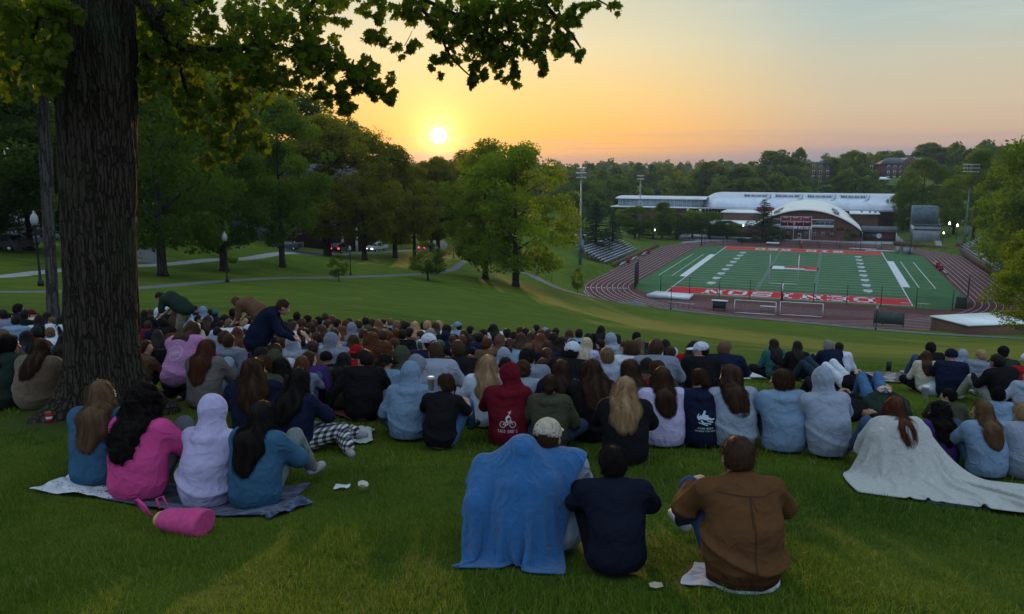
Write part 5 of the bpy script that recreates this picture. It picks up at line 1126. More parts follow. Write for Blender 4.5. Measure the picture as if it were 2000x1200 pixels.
# ---------------------------------------------------------------- grass blades where they can be told apart
FOOT = []
def blades(name, x0, x1, y0, y1, dens, h, w, seed, lim):
    occ = np.zeros((700, 500), bool)      # nothing grows through cloth or sitting people
    for q in FOOT:
        i = ((q[:, 0] + 14) / .04).astype(int); j = (q[:, 1] / .04).astype(int); k = (i > 0) & (i < 699) & (j > 0) & (j < 499); occ[i[k], j[k]] = True; occ[i[k] - 1, j[k]] = True; occ[i[k], j[k] - 1] = True
    rng = np.random.default_rng(seed); n = int((x1 - x0) * (y1 - y0) * dens); x = rng.uniform(x0, x1, n); y = rng.uniform(y0, y1, n)
    k = (np.abs(x) < y * .68 + .6); x, y = x[k], y[k]; cl = trig_noise(np.stack([x, y, x * 0], -1), 3, 3.0, 3); keep = (rng.uniform(-1.6, 1.2, len(x)) < cl + .6) & (np.hypot(x - tb_[0], y - tb_[1]) > .9 + .5 * np.abs(cl)); x, y, cl = x[keep], y[keep], cl[keep]
    oi_ = np.clip(((x + 14) / .04).astype(int), 0, 699); oj_ = np.clip((y / .04).astype(int), 0, 499); k = ~occ[oi_, oj_]; x, y, cl = x[k], y[k], cl[k]
    if lim: k = rng.uniform(0, 1, len(x)) < np.clip(lim / y, 0, 1) ** 1.3; x, y, cl = x[k], y[k], cl[k]
    z = height(x, y); n = len(x); hh = h * rng.uniform(.45, 1.25, n) * (1 + .35 * cl) * (1 + .9 * (rng.uniform(0, 1, n) < .012)); a = rng.uniform(0, 6.283, n); ln_ = rng.uniform(.1, 1.0, n) * hh; b = rng.uniform(0, 6.283, n)
    dx, dy = np.cos(a) * w, np.sin(a) * w; lx, ly = np.cos(b) * ln_, np.sin(b) * ln_
    base = np.stack([x, y, z - .004], -1); z_ = np.zeros(n)
    V = np.stack([base + np.stack([dx, dy, z_], -1), base - np.stack([dx, dy, z_], -1), base + np.stack([lx * .35 - dx * .7, ly * .35 - dy * .7, hh * .6], -1), base + np.stack([lx * .35 + dx * .7, ly * .35 + dy * .7, hh * .6], -1), base + np.stack([lx, ly, hh * .92], -1)], 1).reshape(-1, 3)
    i = np.arange(n)[:, None] * 5; F = (i + np.array([0, 1, 2, 0, 2, 3, 3, 2, 4])[None]).reshape(-1, 3)
    tint = np.clip(.45 + .30 * trig_noise(np.stack([x, y, x * 0], -1), 21, 1.1, 3) + rng.normal(0, .16, n), 0, 1); dry = rng.uniform(0, 1, n) < .025; tint[dry] = 1.6
    o = link(name, mesh_np(name, V, F, [M['blade']], attr=[('tint', 'POINT', np.repeat(tint, 5))])); return o
def blade_fn(g, b):
    a = g.new('ShaderNodeAttribute'); a.attribute_name = 'tint'
    col = g.ramp(g.math('MULTIPLY', a.outputs['Fac'], .6), [(0, (.032, .085, .006)), (.3, (.095, .170, .010)), (.6, (.22, .27, .018)), (.95, (.28, .25, .10))])
    g.put(b.inputs['Base Color'], col); tr = g.new('ShaderNodeBsdfTranslucent'); g.l.new(col, tr.inputs[0]); mx = g.new('ShaderNodeMixShader'); mx.inputs[0].default_value = .35
    g.l.new(b.outputs[0], mx.inputs[1]); g.l.new(tr.outputs[0], mx.inputs[2]); out = [n for n in g.n if n.type == 'OUTPUT_MATERIAL'][0]; g.l.new(mx.outputs[0], out.inputs[0])
M['blade'] = mat('grass_blade', rough=.6, spec=.25, fn=blade_fn)
# ---------------------------------------------------------------- figures: smooth bodies from blended limbs, meshed with surface nets
def cap(p, a, b, ra, rb=None):
    rb = ra if rb is None else rb; a = np.asarray(a, np.float32); b = np.asarray(b, np.float32); ba = b - a; L = float(ba @ ba) + 1e-9
    h = np.clip(((p - a) @ ba) / L, 0, 1); return np.linalg.norm(p - a - h[:, None] * ba, axis=1) - (ra + (rb - ra) * h)
def ell(p, c, r, rot=None):
    q = p - np.asarray(c, np.float32)
    if rot is not None: q = q @ rot
    r = np.asarray(r, np.float32); k0 = np.linalg.norm(q / r, axis=1); k1 = np.linalg.norm(q / (r * r), axis=1) + 1e-9; return k0 * (k0 - 1) / k1
def smin(a, b, k): h = np.clip(.5 + .5 * (b - a) / k, 0, 1); return b + (a - b) * h - k * h * (1 - h)
def smax(a, b, k): return -smin(-a, -b, k)
def union(k, *ds):
    r = ds[0]
    for d in ds[1:]: r = smin(r, d, k)
    return r
def surfnet(f, lo, hi, h, relax=1):
    lo = np.array(lo, np.float32); hi = np.array(hi, np.float32); n = np.ceil((hi - lo) / h).astype(int) + 1
    ax = [lo[i] + h * np.arange(n[i], dtype=np.float32) for i in range(3)]; G = np.stack(np.meshgrid(*ax, indexing='ij'), -1).reshape(-1, 3)
    v = np.concatenate([f(G[i:i + 400000]) for i in range(0, len(G), 400000)]).reshape(n).astype(np.float32)
    v[0], v[-1], v[:, 0], v[:, -1], v[:, :, 0], v[:, :, -1] = 1, 1, 1, 1, 1, 1
    s = v < 0; c = [s[i:n[0] - 1 + i, j:n[1] - 1 + j, k:n[2] - 1 + k] for i in (0, 1) for j in (0, 1) for k in (0, 1)]
    al = c[0].copy(); an = c[0].copy()
    for q in c[1:]: al &= q; an |= q
    act = an & ~al; I = np.argwhere(act); idx = -np.ones(act.shape, np.int32); idx[act] = np.arange(len(I))
    acc = np.zeros((len(I), 3), np.float32); cnt = np.zeros(len(I), np.float32)
    for a in range(3):
        o1, o2 = [x for x in range(3) if x != a]
        for e in (0, 1):
            for g in (0, 1):
                off = np.zeros(3, int); off[o1] = e; off[o2] = g; off2 = off.copy(); off2[a] = 1
                p0 = I + off; p1 = I + off2; v0 = v[p0[:, 0], p0[:, 1], p0[:, 2]]; v1 = v[p1[:, 0], p1[:, 1], p1[:, 2]]; m = (v0 < 0) != (v1 < 0)
                t = np.where(m, v0 / np.where(m, v0 - v1, 1), 0); q = off[None].repeat(len(I), 0).astype(np.float32); q[:, a] = t; acc += q * m[:, None]; cnt += m
    V = lo + h * (I + acc / cnt[:, None]); Fs = []
    for a in range(3):
        o1, o2 = [(1, 2), (2, 0), (0, 1)][a]; sl0 = [slice(None)] * 3; sl1 = [slice(None)] * 3; sl0[a] = slice(0, -1); sl1[a] = slice(1, None)
        A_ = s[tuple(sl0)]; B_ = s[tuple(sl1)]; E_ = np.argwhere(A_ != B_); E_ = E_[(E_[:, o1] > 0) & (E_[:, o2] > 0) & (E_[:, o1] < n[o1] - 1) & (E_[:, o2] < n[o2] - 1)]
        ins = A_[E_[:, 0], E_[:, 1], E_[:, 2]]; d1 = np.zeros(3, int); d1[o1] = 1; d2 = np.zeros(3, int); d2[o2] = 1
        q = [idx[tuple((E_ - x).T)] for x in (d1 * 0, d1, d1 + d2, d2)]; Q = np.stack(q, -1); Q[~ins] = Q[~ins][:, ::-1]; Fs.append(Q)
    F = np.concatenate(Fs); F = F[(F >= 0).all(1)]
    for _ in range(relax):                       # light smoothing takes the grid out of it
        S = np.zeros_like(V); k = np.zeros(len(V), np.float32)
        for a, b in ((0, 1), (1, 2), (2, 3), (3, 0)):
            np.add.at(S, F[:, a], V[F[:, b]]); np.add.at(S, F[:, b], V[F[:, a]]); np.add.at(k, F[:, a], 1); np.add.at(k, F[:, b], 1)
        V = V * .5 + .5 * S / np.maximum(k, 1)[:, None]
    return V.astype(np.float32), F
def rotz(a): c, s = math.cos(a), math.sin(a); return np.array([[c, -s, 0], [s, c, 0], [0, 0, 1]], np.float32)
def rotx(a): c, s = math.cos(a), math.sin(a); return np.array([[1, 0, 0], [0, c, -s], [0, s, c]], np.float32)

# joints of each pose; the figure faces +y, the seat (or feet) is at the origin
def pose(name):
    up2 = name == 'stoop'
    if up2: name = 'bend'
    P = dict(pel=(0, .02, .13), wai=(0, .05, .29), che=(0, .10, .43), nec=(0, .150, .578), hea=(0, .190, .692), shl=(-.170, .12, .52), shr=(.170, .12, .52),
             ell_=(-.255, .28, .34), elr=(.255, .28, .34), wrl=(-.10, .46, .36), wrr=(.10, .46, .36), hdl=(.06, .50, .35), hdr=(-.04, .53, .33),
             hpl=(-.10, .06, .12), hpr=(.10, .06, .12), knl=(-.14, .44, .46), knr=(.14, .44, .46), anl=(-.13, .70, .09), anr=(.13, .70, .09), tol=(-.14, .86, .05), tor=(.14, .86, .05))
    if name == 'cross': P.update(ell_=(-.29, .16, .27), elr=(.29, .16, .27), wrl=(-.13, .36, .20), wrr=(.13, .36, .20), hdl=(-.04, .42, .18), hdr=(.04, .42, .18), knl=(-.36, .38, .17), knr=(.36, .38, .17), anl=(.13, .42, .08), anr=(-.13, .48, .08), tol=(.24, .40, .07), tor=(-.24, .47, .07))
    if name == 'wide': P.update(ell_=(-.285, .25, .36), elr=(.285, .25, .36), wrl=(-.20, .43, .44), wrr=(.20, .43, .44), hdl=(-.08, .48, .44), hdr=(.08, .48, .44), knl=(-.20, .44, .40), knr=(.20, .44, .40), anl=(-.18, .66, .09), anr=(.18, .66, .09), tol=(-.2, .84, .05), tor=(.2, .84, .05), che=(0, .12, .42), nec=(0, .19, .562), hea=(0, .24, .668), shl=(-.18, .15, .51), shr=(.18, .15, .51))
    if name == 'back': P.update(wai=(0, -.02, .30), che=(0, -.05, .46), nec=(0, -.05, .60), hea=(0, -.03, .72), shl=(-.19, -.07, .55), shr=(.19, -.07, .55), ell_=(-.28, -.22, .33), elr=(.28, -.22, .33), wrl=(-.27, -.30, .09), wrr=(.27, -.30, .09), hdl=(-.28, -.32, .03), hdr=(.28, -.32, .03), anl=(-.12, .82, .07), anr=(.14, .74, .09), knl=(-.13, .45, .35), tol=(-.14, .94, .12), tor=(.15, .9, .05))
    if name == 'armup': P.update(elr=(.36, .22, .62), wrr=(.22, .34, .80), hdr=(.17, .36, .86), ell_=(-.26, .30, .44), wrl=(-.05, .40, .62), hdl=(.02, .42, .68), knl=(-.3, .4, .2), knr=(.3, .4, .2))
    if name == 'side': P.update(ell_=(-.33, .02, .33), wrl=(-.42, .02, .10), hdl=(-.46, .04, .03), knl=(.02, .42, .13), knr=(.34, .40, .16), anl=(.34, .62, .07), anr=(.56, .18, .08), tol=(.46, .64, .05), tor=(.66, .1, .05))
    if name == 'kneel': P.update(pel=(0, -.10, .30), wai=(0, .04, .46), che=(-.03, .18, .62), nec=(-.04, .31, .745), hea=(-.03, .41, .83), shl=(-.21, .22, .69), shr=(.15, .22, .72), ell_=(-.30, .30, .38), wrl=(-.35, .36, .08), hdl=(-.36, .40, .03), elr=(.22, .42, .52), wrr=(.15, .58, .36), hdr=(.12, .66, .32), hpl=(-.1, -.1, .22), hpr=(.1, -.1, .22), knl=(-.12, .25, .08), knr=(.12, .25, .08), anl=(-.13, -.22, .07), anr=(.13, -.22, .07), tol=(-.13, -.36, .04), tor=(.13, -.36, .04))
    if name == 'bend': P.update(pel=(0, -.02, .92), wai=(0, .10, 1.06), che=(0, .30, 1.17), nec=(0, .46, 1.22), hea=(0, .585, 1.20), shl=(-.18, .38, 1.20), shr=(.18, .38, 1.20), ell_=(-.24, .44, .93), elr=(.22, .46, .93), wrl=(-.12, .60, .78), wrr=(.12, .62, .78), hdl=(-.08, .68, .74), hdr=(.08, .70, .74), hpl=(-.10, 0, .88), hpr=(.10, 0, .88), knl=(-.12, .10, .48), knr=(.13, .04, .48), anl=(-.13, -.04, .08), anr=(.15, -.10, .08), tol=(-.14, .12, .04), tor=(.16, .06, .04))
    if name == 'lie': P.update(pel=(0, 0, .13), wai=(0, -.16, .12), che=(0, -.34, .14), nec=(0, -.52, .15), hea=(0, -.67, .17), shl=(-.19, -.44, .13), shr=(.19, -.44, .13), ell_=(-.27, -.24, .22), elr=(.27, -.24, .22), wrl=(-.10, -.16, .34), wrr=(.10, -.16, .34), hdl=(-.04, -.14, .42), hdr=(.04, -.14, .42), hpl=(-.1, .04, .12), hpr=(.1, .04, .12), knl=(-.12, .42, .42), knr=(.12, .40, .44), anl=(-.11, .62, .08), anr=(.12, .60, .08), tol=(-.12, .78, .05), tor=(.13, .76, .05))
    if up2: P.update(wai=(0, .06, 1.08), che=(0, .17, 1.25), nec=(0, .30, 1.40), hea=(0, .405, 1.455), shl=(-.18, .22, 1.36), shr=(.18, .22, 1.36), ell_=(-.24, .34, 1.10), elr=(.22, .36, 1.10), wrl=(-.12, .52, .98), wrr=(.12, .54, .98), hdl=(-.08, .60, .94), hdr=(.08, .62, .94))
    return {k: np.array(v, np.float32) for k, v in P.items()}
HEADP = {'stoop': .55, 'lie': -math.pi / 2 * .9, 'bend': .75, 'kneel': .55}      # pitch of the head forward (negative = back)
def head_d(q):
    """q in head space, +y is the face"""
    d = union(.03, ell(q, (0, -.012, .025), (.076, .094, .088)), ell(q, (0, .028, -.045), (.058, .062, .066)))
    d = smin(d, cap(q, (0, .088, .008), (0, .106, -.022), .008, .014), .012); d = smin(d, ell(q, (0, .082, -.052), (.024, .012, .010)), .012); d = smin(d, ell(q, (0, .07, -.092), (.022, .02, .016)), .02)
    d = smin(d, ell(q, (0, .078, .028), (.045, .016, .012)), .015)
    for s in (-1, 1): d = smax(d, -(np.linalg.norm(q - np.array([s * .031, .092, .006], np.float32), axis=1) - .014), .012); d = smin(d, ell(q, (s * .079, -.006, -.012), (.010, .019, .031)), .008)
    return d
def hand_d(p, w, h, side, up=(0, 0, 1)):
    """palm, four curled fingers and a thumb leaving the side of the palm"""
    ax = h - w; ax = ax / (np.linalg.norm(ax) + 1e-6); u = np.array(up, np.float32); s = np.cross(ax, u); s /= np.linalg.norm(s) + 1e-6; u = np.cross(s, ax)
    c = w + ax * .045; d = cap(p, w, c + ax * .02, .028, .034)
    for k in range(4):
        o = (k - 1.5) * .019; L = (.062, .075, .070, .052)[k]; a = c + ax * .035 + s * o; b = a + ax * L * .55 - u * .012; e = b + ax * L * .25 - u * L * .42
        d = smin(d, np.minimum(cap(p, a, b, .010, .0095), cap(p, b, e, .0095, .008)), .006)
    t0 = w + ax * .02 + s * side * .028; t1 = t0 + ax * .035 + s * side * .028 - u * .008; t2 = t1 + ax * .032 - u * .010
    return smin(d, np.minimum(cap(p, t0, t1, .013, .011), cap(p, t1, t2, .011, .009)), .010)
def body_sdf(J, yaw, pitch, slim=1.0):
    HR = rotz(yaw) @ rotx(-pitch)
    def f(p):
        d = union(.06, ell(p, J['pel'], (.155, .125, .125)), cap(p, J['pel'], J['wai'], .115, .105), cap(p, J['wai'], J['che'], .11, .125), ell(p, J['che'], (.155 * slim, .105, .13)))
        d = union(.05, d, cap(p, J['shl'], J['shr'], .062), cap(p, (J['che'] + J['nec']) / 2, J['nec'], .075, .055)); d = smin(d, cap(p, J['nec'], J['hea'] + (J['nec'] - J['hea']) * .25, .054, .050), .03)
        for s, sd in (('l', -1), ('r', 1)):
            E_ = J['ell_'] if s == 'l' else J['elr']; d = smin(d, np.minimum(cap(p, J['sh' + s], E_, .052, .040), cap(p, E_, J['wr' + s], .041, .026)), .03)
            d = smin(d, hand_d(p, J['wr' + s], J['hd' + s], -sd), .012)
            d = smin(d, np.minimum(cap(p, J['hp' + s], J['kn' + s], .088, .058), cap(p, J['kn' + s], J['an' + s], .058, .038)), .03); d = smin(d, cap(p, J['an' + s], J['to' + s], .038, .028), .03)
        return smin(d, head_d((p - J['hea']) @ HR), .018)
    return f
def folds(p, seed, amp, f0=9.0, an=(1, 1, .55)): return amp * (np.abs(trig_noise(p, seed, f0, 2, an)) - .45)
def wrinkles(p, seed, amp, J):
    # sharp creases: level ones gathering at the waist and elbows, slanting ones from the armpits
    q = p + .05 * np.stack([np.sin(p[:, 2] * 7 + seed), 0 * p[:, 0], np.sin(p[:, 0] * 6 + seed * 2)], -1).astype(np.float32)
    a = 1 - np.minimum(np.abs(trig_noise(q, seed, 6.0, 1, (.4, .5, 1.9))) * 1.7, 1); b = 1 - np.minimum(np.abs(trig_noise(q, seed + 9, 6.5, 1, (1.3, .6, .35))) * 1.7, 1)
    w = np.exp(-((p[:, 2] - J['wai'][2] + .07) / .15) ** 2); amp = amp * 1.7; return -amp * (w * a ** 1.5 * 1.5 + (.8 - .6 * w) * b ** 1.5) + amp * .5 + amp * .9 * trig_noise(p, seed + 2, 4.2, 1)
def z3_(x, y, z): return np.array([x, y, z], np.float32)
def top_sdf(J, kind, seed=0, amp=.010, slim=1.0, wr=True):
    fat = {'tee': .0, 'hoodie': .016, 'jacket': .018, 'wrap': .05}[kind]
    def f(p):
        up_ = J['pel'][2] < .5; low = J['pel'] + np.array([0, -.005, .0], np.float32); sx = np.array([.86, 1, 1], np.float32); px_ = p * sx
        bag = .012 if kind != 'tee' else .004
        d = union(.09, ell(p, low, (.176 + fat, .148 + fat, .125)), cap(px_, J['pel'] * sx + z3_(0, 0, .03), J['wai'] * sx + z3_(0, -.012, 0), .136 + fat, .138 + fat + bag), cap(px_, J['wai'] * sx, J['che'] * sx, .138 + fat + bag, .146 + fat), ell(p, J['che'] + z3_(0, 0, .01), (.186 * slim + fat, .130 + fat, .155)))
        d = smin(d, cap(p, J['shl'], J['shr'], .080 + fat * .5), .07); d = smin(d, cap(p, (J['shl'] + J['shr']) / 2, J['nec'], .088 + fat * .5, .066 + fat * .4), .06)
        for s, q_ in (('l', -1), ('r', 1)): d = smin(d, cap(p, J['sh' + s] + z3_(-.03 * q_, 0, .01), J['nec'] + z3_(.03 * q_, -.005, .0), .060, .050), .05)
        for s in 'lr':
            E_ = J['ell_'] if s == 'l' else J['elr']
            if kind == 'tee': m = J['sh' + s] + (E_ - J['sh' + s]) * .74; d = smin(d, cap(p, J['sh' + s], m, .076, .070), .05)
            elif kind == 'wrap': d = smin(d, np.minimum(cap(p, J['sh' + s], E_, .11, .13), cap(p, E_, J['pel'] + np.array([.2 if s == 'r' else -.2, .15, .02], np.float32), .13, .12)), .10)
            else: d = smin(d, np.minimum(cap(p, J['sh' + s], E_, .074 + fat * .5, .066 + fat * .4), cap(p, E_, J['wr' + s], .064 + fat * .4, .042)), .045)
        if kind == 'hoodie':        # the hood lying on the shoulders
            c = J['nec'] + np.array([0, -.140, -.035], np.float32); d = smin(d, ell(p, c, (.125, .080, .066)), .022); d = smin(d, ell(p, c + np.array([0, -.045, -.075], np.float32), (.072, .045, .065)), .022)
        if kind == 'jacket': d = smin(d, np.maximum(ell(p, J['nec'] + np.array([0, -.005, .01], np.float32), (.085, .080, .04)), -ell(p, J['nec'] + np.array([0, 0, .03], np.float32), (.065, .06, .06))), .02)
        if wr: d = d + wrinkles(p, seed + 5, amp, J)
        cut = J['nec'] + (J['hea'] - J['nec']) * .22; ax = J['hea'] - J['nec']; ax = ax / np.linalg.norm(ax)
        d = smax(d, (p - cut) @ ax - .012, .012)
        if J['pel'][2] < .5: d = smax(d, -(p[:, 2] - (.012 if kind == 'wrap' else .045 + .015 * np.sin(p[:, 0] * 17 + seed))), .012)
        else: d = smax(d, (J['pel'][2] - .10) - p[:, 2], .01)
        return d
    return f
def legs_sdf(J, seed=0, amp=.007, fat=0.0):
    def f(p):
        d = ell(p, J['pel'] + np.array([0, .02, -.01], np.float32), (.170, .140, .125))
        for s in 'lr': d = smin(d, np.minimum(cap(p, J['hp' + s], J['kn' + s], .103 + fat, .075 + fat), cap(p, J['kn' + s], J['an' + s], .074 + fat, .056 + fat)), .045)
        d = d + folds(p, seed + 3, amp, 11); 
        return smax(d, -(p[:, 2] - .004), .01)
    return f
def shoes_sdf(J, side):
    def f(p):
        d = None
        for s in side:
            a, t = J['an' + s], J['to' + s]; e = np.minimum(cap(p, a + np.array([0, 0, -.03], np.float32), t, .045, .040), cap(p, a + (a - t) * .25 - np.array([0, 0, .035], np.float32), t, .036, .038)); d = e if d is None else np.minimum(d, e)
        return smax(d, -(p[:, 2] - .003), .008) if J['pel'][2] < 2 else d
    return f
def bounds(J, pad=.22): A_ = np.array(list(J.values())); lo = A_.min(0) - pad; hi = A_.max(0) + pad; lo[2] = max(lo[2], -.05); return lo, hi
CACHE = {}
def cached(key, f):
    if key not in CACHE: CACHE[key] = f()
    return CACHE[key]
def body_mesh(pz, yaw, pitch, res, slim=1.0):
    def mk():
        J = pose(pz); V, F = surfnet(body_sdf(J, yaw, HEADP.get(pz, 0.1) + pitch, slim), *bounds(J, .14), res, 1)
        HR = rotz(yaw) @ rotx(-(HEADP.get(pz, .1) + pitch)); q = (V - J['hea']) @ HR
        mi = np.zeros(len(F), int); fc = q[F].mean(1); mi[(np.abs(fc[:, 0]) < .024) & (fc[:, 1] > .070) & (np.abs(fc[:, 2] + .052) < .0095)] = 1
        Vs, Fs, M_ = [V], [F], [mi]; n = len(V)
        for s in (-1, 1):                       # eyeballs, white with a dark iris
            for c, r_, m in (((s * .031, .079, .006), .0125, 2), ((s * .031, .0865, .006), .0065, 3)):
                u = np.array([(math.cos(a) * math.cos(b), math.sin(a) * math.cos(b), math.sin(b)) for b in np.linspace(-1.3, 1.3, 5) for a in np.linspace(0, 6.2832, 9)[:-1]]); vv = (np.array(c) + u * r_) @ HR.T + J['hea']
                ff = np.array([(i * 8 + j, i * 8 + (j + 1) % 8, (i + 1) * 8 + (j + 1) % 8, (i + 1) * 8 + j) for i in range(4) for j in range(8)]); Vs.append(vv); Fs.append(ff + n); M_.append(np.full(len(ff), m)); n += len(vv)
        return mesh_np('person_body', np.concatenate(Vs), np.concatenate(Fs), [M['skin'], M['lips'], M['eyew'], M['eye']], True, np.concatenate(M_))
    return cached(('b', pz, yaw, pitch, res, slim), mk)
def plaid_fn(g, b):
    co = obj_co(g); oi = g.new('ShaderNodeObjectInfo'); v = None
    for ax in (0, 2):
        w = g.new('ShaderNodeTexWave', wave_type='BANDS', bands_direction='XYZ'[ax]); g.l.new(co, w.inputs[0]); w.inputs['Scale'].default_value = 7; s_ = g.smooth(w.outputs['Fac'], .45, .55); v = s_ if v is None else g.math('ADD', v, s_)
    g.put(b.inputs['Base Color'], g.ramp(g.math('MULTIPLY', v, .5), [(0, (.55, .56, .58)), (.5, (.12, .13, .14)), (1, (.01, .01, .012))]))
M['plaid'] = mat('checked_cloth', rough=.9, fn=plaid_fn)
M['lips'] = mat('lips', (.30, .09, .07), .5); M['eyew'] = mat('eye_white', (.55, .53, .5), .3)
def top_mesh(pz, kind, seed, res, mt='fabric', amp=.010, slim=1.0): return cached(('t', pz, kind, seed, res, mt, slim), lambda: mesh_np(kind, *surfnet(top_sdf(pose(pz), kind, seed, amp, slim), *bounds(pose(pz), .24), res, 1), [M[mt]], True))
def leg_mesh(pz, seed, res, mt='denim', fat=0.0): return cached(('l', pz, seed, res, mt, fat), lambda: mesh_np('trousers', *surfnet(legs_sdf(pose(pz), seed, fat=fat), *bounds(pose(pz), .16), res, 1), [M[mt]], True))
def shoe_mesh(pz, res, side):
    def mk():
        J = pose(pz); a = np.minimum(J['an' + side], J['to' + side]) - .12; b = np.maximum(J['an' + side], J['to' + side]) + .12; return mesh_np('shoe', *surfnet(shoes_sdf(J, side), a, b, res, 1), [M['rubber']], True)
    return cached(('s', pz, res, side), mk)
def band_mesh(pz, kind, seed, res, z0, z1, grow=.004, amp=.010, slim=1.0):
    def mk():
        J = pose(pz); T = top_sdf(J, kind, seed, amp, slim)
        def f(p):
            q = p.copy(); q[:, 2] = np.maximum(q[:, 2], .075); return smax(T(q) - grow, np.maximum(np.abs(p[:, 2] - (z0 + z1) / 2) - (z1 - z0) / 2, np.abs(p[:, 0]) - .25), .008)
        return mesh_np('band', *surfnet(f, J['pel'] + z3_(-.3, -.3, -.14), J['pel'] + z3_(.3, .25, .2), res, 1), [M['fabric']], True)
    return cached(('band', pz, kind, seed, res, z0, z1, grow, slim), mk)

# hair and headgear, in head space
def z3(x, y, z): return np.array([x, y, z], np.float32)
def hair_sdf(kind, seed, fall=1.0):
    def skull(q, g=.012): return union(.03, ell(q, (0, -.016, .030), (.080 + g, .096 + g, .090 + g)), ell(q, (0, -.045, -.015), (.070 + g, .062 + g, .075)))
    def f(q):
        k = kind
        face = smax(q[:, 1] - .052 + .35 * (q[:, 2] - .05), .0 * q[:, 2] - .06, .01) if k != 'hood' else None
        if k in ('short', 'fade'):
            d = skull(q, .006 if k == 'short' else .001); d = smax(d, q[:, 1] - .058 - .30 * np.clip(q[:, 2] - .06, -.2, .06), .015); d = smax(d, -.075 - q[:, 2] - .12 * np.clip(q[:, 1], -.1, .1), .02) + folds(q, seed, .009 if k == 'short' else .003, 45, (1, 1, .5)); d = smax(d, .034 - np.minimum(np.linalg.norm((q - z3(.085, .005, -.018)) * z3(.7, 1, 1), axis=1), np.linalg.norm((q - z3(-.085, .005, -.018)) * z3(.7, 1, 1), axis=1)), .012)
        elif k == 'curly':
            d = skull(q, .017); d = smax(d, q[:, 1] - .066 - .3 * np.clip(q[:, 2] - .06, -.2, .06), .02); d = smax(d, -.085 - q[:, 2], .02) + folds(q, seed, .020, 48, (1, 1, 1))
        elif k == 'bushy':
            d = union(.05, skull(q, .045), ell(q, (0, -.05, -.06), (.13, .09, .10))); d = smax(d, q[:, 1] - .055, .02) + folds(q, seed, .028, 42, (1, 1, 1))
        elif k in ('bun', 'pony'):
            d = skull(q, .009); d = smax(d, q[:, 1] - .060 - .30 * np.clip(q[:, 2] - .06, -.2, .06), .015); d = smax(d, -.055 - q[:, 2] - .5 * np.clip(q[:, 1], -.1, .1), .02)
            d = smin(d, ell(q, (0, -.115, -.02), (.045, .040, .042)), .02) if k == 'bun' else union(.03, d, cap(q, z3(0, -.11, .03), z3(0, -.155, -.05), .030, .036), cap(q, z3(0, -.155, -.05), z3(0, -.185, -.26), .036, .016))
            d = d + folds(q, seed, .006, 40, (1, 1, .4))
        else:      # the part of long hair round the head
            d = skull(q, .008); d = smax(d, q[:, 1] - .060 - .30 * np.clip(q[:, 2] - .06, -.2, .06), .015)
            back = cap(q * z3(.6, 1, 1), z3(0, -.045, -.03), z3(0, -.055, -.13), .052, .052)
            sides = np.minimum(cap(q, z3(-.080, .0, .01), z3(-.088, -.03, -.13), .024, .020), cap(q, z3(.080, .0, .01), z3(.088, -.03, -.13), .024, .020)); d = union(.035, d, back, sides)
            d = d + folds(q, seed, .014 if k == 'wavy' else .007, 34 if k == 'wavy' else 42, (1, 1, .16 if k != 'wavy' else .35))
        return d
    return f
def long_hair_sdf(kind, J, top, seed, HR):
    T = top_sdf(J, top, 0, 0, 1.0, False); hf = hair_sdf(kind, seed); L, w = {'long': (.21, .115), 'wavy': (.24, .135), 'vlong': (.30, .125), 'bushy': (.27, .135)}[kind]; ax = 1.0 if kind != 'bushy' else 1.3
    def f(p):
        d = hf((p - J['hea']) @ HR); c = J['nec'] + z3_(.012 * (seed - 1), -.10, -.05)
        wv = p * z3_(1, 1, 1) + .012 * np.stack([np.sin(p[:, 2] * (30 if kind != 'long' else 12) + seed), 0 * p[:, 0], 0 * p[:, 0]], -1).astype(np.float32)
        cur = smax(T(p) - .030 * ax - .010 * np.sin(p[:, 0] * 55 + 3 * np.sin(p[:, 2] * 11)) * .6, ell(wv, c, (w, .30, L)), .035); cur = smax(cur, p[:, 1] - J['nec'][1] - .02, .03); d = smin(d, cur, .05)
        if kind != 'bushy': d = d + .010 * trig_noise(p, seed + 7, 30, 2, (1, .6, .10))
        return d + folds(p, seed + 1, {'bushy': .026, 'wavy': .014}.get(kind, .007), 36, (1, 1, 1) if kind == 'bushy' else (1, 1, .2))
    return f
def long_hair_mesh(kind, pz, top, seed, res, ns, yaw, pitch):
    def mk():
        J = pose(pz); HR = rotz(yaw) @ rotx(-pitch); f = long_hair_sdf(kind, J, top, seed, HR); h = J['hea']; V, F = surfnet(f, h + z3_(-.24, -.36, -.58), h + z3_(.24, .16, .24), res, 1)
        V2, F2 = strands(f, V, seed, ns, .20 if kind != 'bushy' else .08, .0010 if ns > 250 else .0015, .5 if kind == 'bushy' else (.15 if kind == 'wavy' else 0), thr=h[2] - .25 if kind != 'bushy' else -9)
        return mesh_np('hair', np.concatenate([V, V2]), np.concatenate([F, F2 + len(V)]), [M['curly' if kind == 'bushy' else 'hair']], True)
    return cached(('lh', kind, pz, top, seed, res, ns, yaw, pitch), mk)
def hood_sdf(seed):
    def f(q):
        d = union(.05, ell(q, (0, -.03, .035), (.108, .125, .115)), ell(q, (0, -.06, .115), (.05, .055, .045)), cap(q, z3(0, -.055, -.09), z3(0, -.085, -.185), .100, .128), cap(q * z3(.75, 1, 1), z3(0, -.06, -.15), z3(0, -.085, -.20), .105, .115)); d = d + folds(q, seed, .010, 14, (1, 1, .6))
        return smax(np.maximum(d, -(union(.03, ell(q, (0, .03, .0), (.088, .13, .105)), ell(q, (0, .10, -.02), (.085, .12, .12))))), q[:, 1] - .085, .01)
    return f
